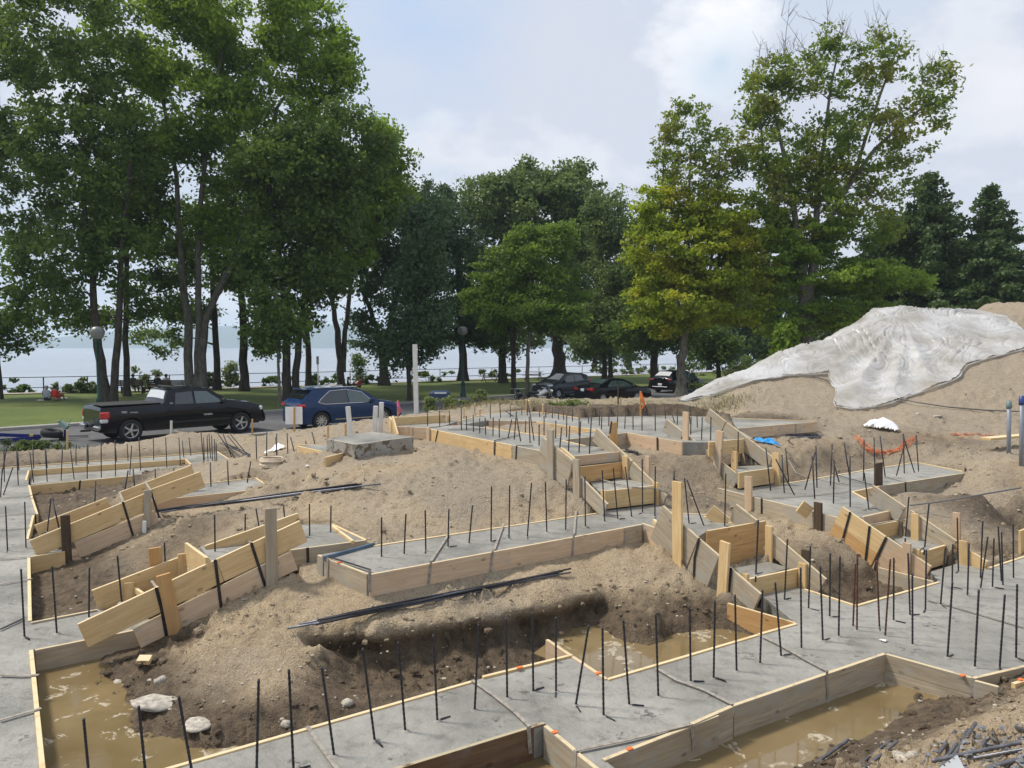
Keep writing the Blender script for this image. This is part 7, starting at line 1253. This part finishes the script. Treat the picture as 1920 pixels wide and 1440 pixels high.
fb('short smooth bar end left of three in the corner pile', '8:1345,1215', '8:1205,1400', .013, .05, .02, False); fb('thin smooth bar end in the middle of the corner pile', '8:1425,1205', '8:1280,1390', .011, .05, .02, False); fb('longest smooth bar end of the corner pile', '8:1470,1165', '8:1330,1370', .013, .08, .04, False); fb('short bar stub right of the longest bar end', '8:1545,1250', '8:1475,1345', .011, .05, .03, False)
fb('upper ribbed bar running to the right edge in the corner pile', '8:1200,1398', '8:1900,1250', .014, .09, .12); fb('lower ribbed bar running to the right edge in the corner pile', '8:1380,1395', '8:1900,1300', .013, .06, .08); fb('dark smooth bar below the ribbed bars at the right edge', '8:1540,1440', '8:1900,1345', .015, .04, .05, False); fb('bar end poking in at the right edge above the ribbed bars', '8:1720,1190', '8:1900,1250', .014, .08, .06, False)
sv2 = []; sf2 = []; cn = 0
for i in range(260):
    x, y = 1735 + random.random() * 200, 1362 + random.random() * 98
    if x < 1800 and y < 1392: continue
    q = hit('%f,%f' % (x, y)); k_ = i % 8; s_ = random.uniform(.008, .042); Mr = Matrix.Rotation(random.random() * 6, 3, (random.random(), random.random(), 1)); v = [q + Vector((0, 0, .004)) + Mr @ Vector((p[0] * s_, p[1] * s_ * .8, p[2] * s_ * .6)) for p in bv[k_]]
    sv2 += [tuple(p) for p in v]; sf2.append(bf[k_] + cn); cn += len(v)
MDROCK = simple('dark_grey_rock', (.20, .205, .215), .75, var=.35, vs=3)
tag(link('broken_stone', npmesh('broken_stone', sv2, np.concatenate(sf2), False), MDROCK), 'grey broken stone between the steel bars in the corner', kind='stuff')
for m in base:
    if not m.materials: m.materials.append(MDROCK)
for s, lb, k in (('8:1105,1375', 'flat grey slab stone beside the left bar of the pile', .05), ('8:1440,1280', 'larger dark stone under the longest bar end', .05)):
    q = hit('%f,%f' % px(s)); o = link('grey_rock', base[2], None); o.location = q; o.scale = (k, k * .8, k * .5); tag(o, lb, 'rock', 'grey stones under the steel bars')
# engraved white plate lying on the bars
p = [at('8:1225,1455', .62), at('8:1357,1360', .60), at('8:1405,1450', .62)]; p.insert(2, None); c0, c1, c3_ = p[0], p[1], p[3]; c3b = c0 + (c3_ - c1); base_ = (c0 + c1 + c3_ + c3b) / 4
root = tag(empty('metal_square', base_), 'white metal plate with tick marks and small numbers lying on the steel bars', 'measuring plate'); X = (c1 - c0).normalized(); Yv = (c3_ - c1).normalized(); Nn = X.cross(Yv).normalized(); Nn = Nn if Nn.z > 0 else -Nn; b = MB()
V = [c0, c1, c3_, c3b]; b.add([v - base_ for v in V] + [v - base_ + Nn * .003 for v in V], [(0, 1, 2, 3), (4, 5, 6, 7), (0, 1, 5, 4), (1, 2, 6, 5), (2, 3, 7, 6), (3, 0, 4, 7)]); b.build('plate', simple('pale_metal', (.50, .51, .52), .4, .2, var=.1), root)
b = MB(); LX = (c1 - c0).length
for i in range(22):
    t = (i + .5) / 22; a0 = c0.lerp(c1, t) + Nn * .0045 - base_; b.bar(a0, a0 + Yv * (.014 if i % 4 == 0 else .007), .0012, .0006)
b.build('tick_marks', MPLAST, root)
for i, ch in enumerate('4321'):
    o = word(root, ch, (0, 0, 0), (0, 0, 0), .016, MPLAST, 'numeral'); Mx = Matrix((X, -Yv if (X.cross(-Yv)).z > 0 else Yv, Nn)).transposed().to_4x4(); Mx.translation = c0.lerp(c1, .16 + i * .22) + Yv * .03 + Nn * .0045 - base_; o.matrix_basis = Mx
# loose wood
q = hit('2:815,728'); o = MB().box((0, 0, .035), (.12, .09, .05)).build('wood_block', MW['n'], None, bevel=.003); o.location = q; o.rotation_euler = (.3, .05, .1); tag(o, 'small cut block of yellow wood on the slope above the left puddle', 'wood block')
q = hit('4:520,960'); q2 = hit('1:812,655'); o = MB().box((0, 0, .09), (.055, .02, .19)).build('white_tag', MWHITE, None); o.location = q2; o.rotation_euler = (.15, .1, 0); tag(o, 'small white tag hanging from the end of the crossing bar bundle', 'tag')
# hanging cable at the tall yellow stake
b = MB(); pts = [on(s, BD['s2a'][0], BD['s2a'][1] - BD['s2a'][0], .08) for s in ('E:537,960', 'E:545,1090', 'E:590,1230', 'E:650,1320')]; b.tube(pts, .008, 6, False); tag(b.build('cable', MSTRAP), 'black cable end hanging from the grey raking boards into the trench', 'cable')
b = MB(); pts = [at(s, z) for s, z in (('B:700,1200', .86), ('B:1200,1320', .83), ('B:1480,1390', .84), ('C:450,1060', .8), ('C:540,1110', .72), ('C:600,1155', .62))]; b.tube(pts, .012, 6, False); tag(b.build('cable', MSTRAPL), 'cement-coated cord lying across the centre steps', 'cable')
b = MB(); pts = [hit('7:350,470') + Vector((0, 0, .1)), at('7:400,520', .6), at('7:470,548', .56), at('7:600,575', .54), at('7:760,600', .54)]; b.tube(pts, .010, 5, False); tag(b.build('cable', MSTRAPL), 'pale cord curving onto the right hand footing from the steps', 'cable')
# orange paint marks on the boards
MOR = simple('orange_marking_paint', (.85, .17, .03), .7)
for s, z, k in (('6:45,822', .022, 'FL'), ('4:1485,752', .024, 'FL'), ('6:262,1218', .008, 'FN'), ('6:722,1320', .008, 'FN'), ('6:530,855', .008, 'FL'), ('3:468,942', .53, 'M'), ('A:780,345', 1.23, 'T'), ('8:1390,870', .008, 'FN'), ('8:1745,895', .008, 'FN')):
    c = at(s, z); m = MB(); w_ = .05; m.box(c, (w_, .034, .006), Matrix.Rotation(R(33) if True else 0, 3, 'Z')); m.build('paint_mark', MOR, fw(k), bevel=.001)
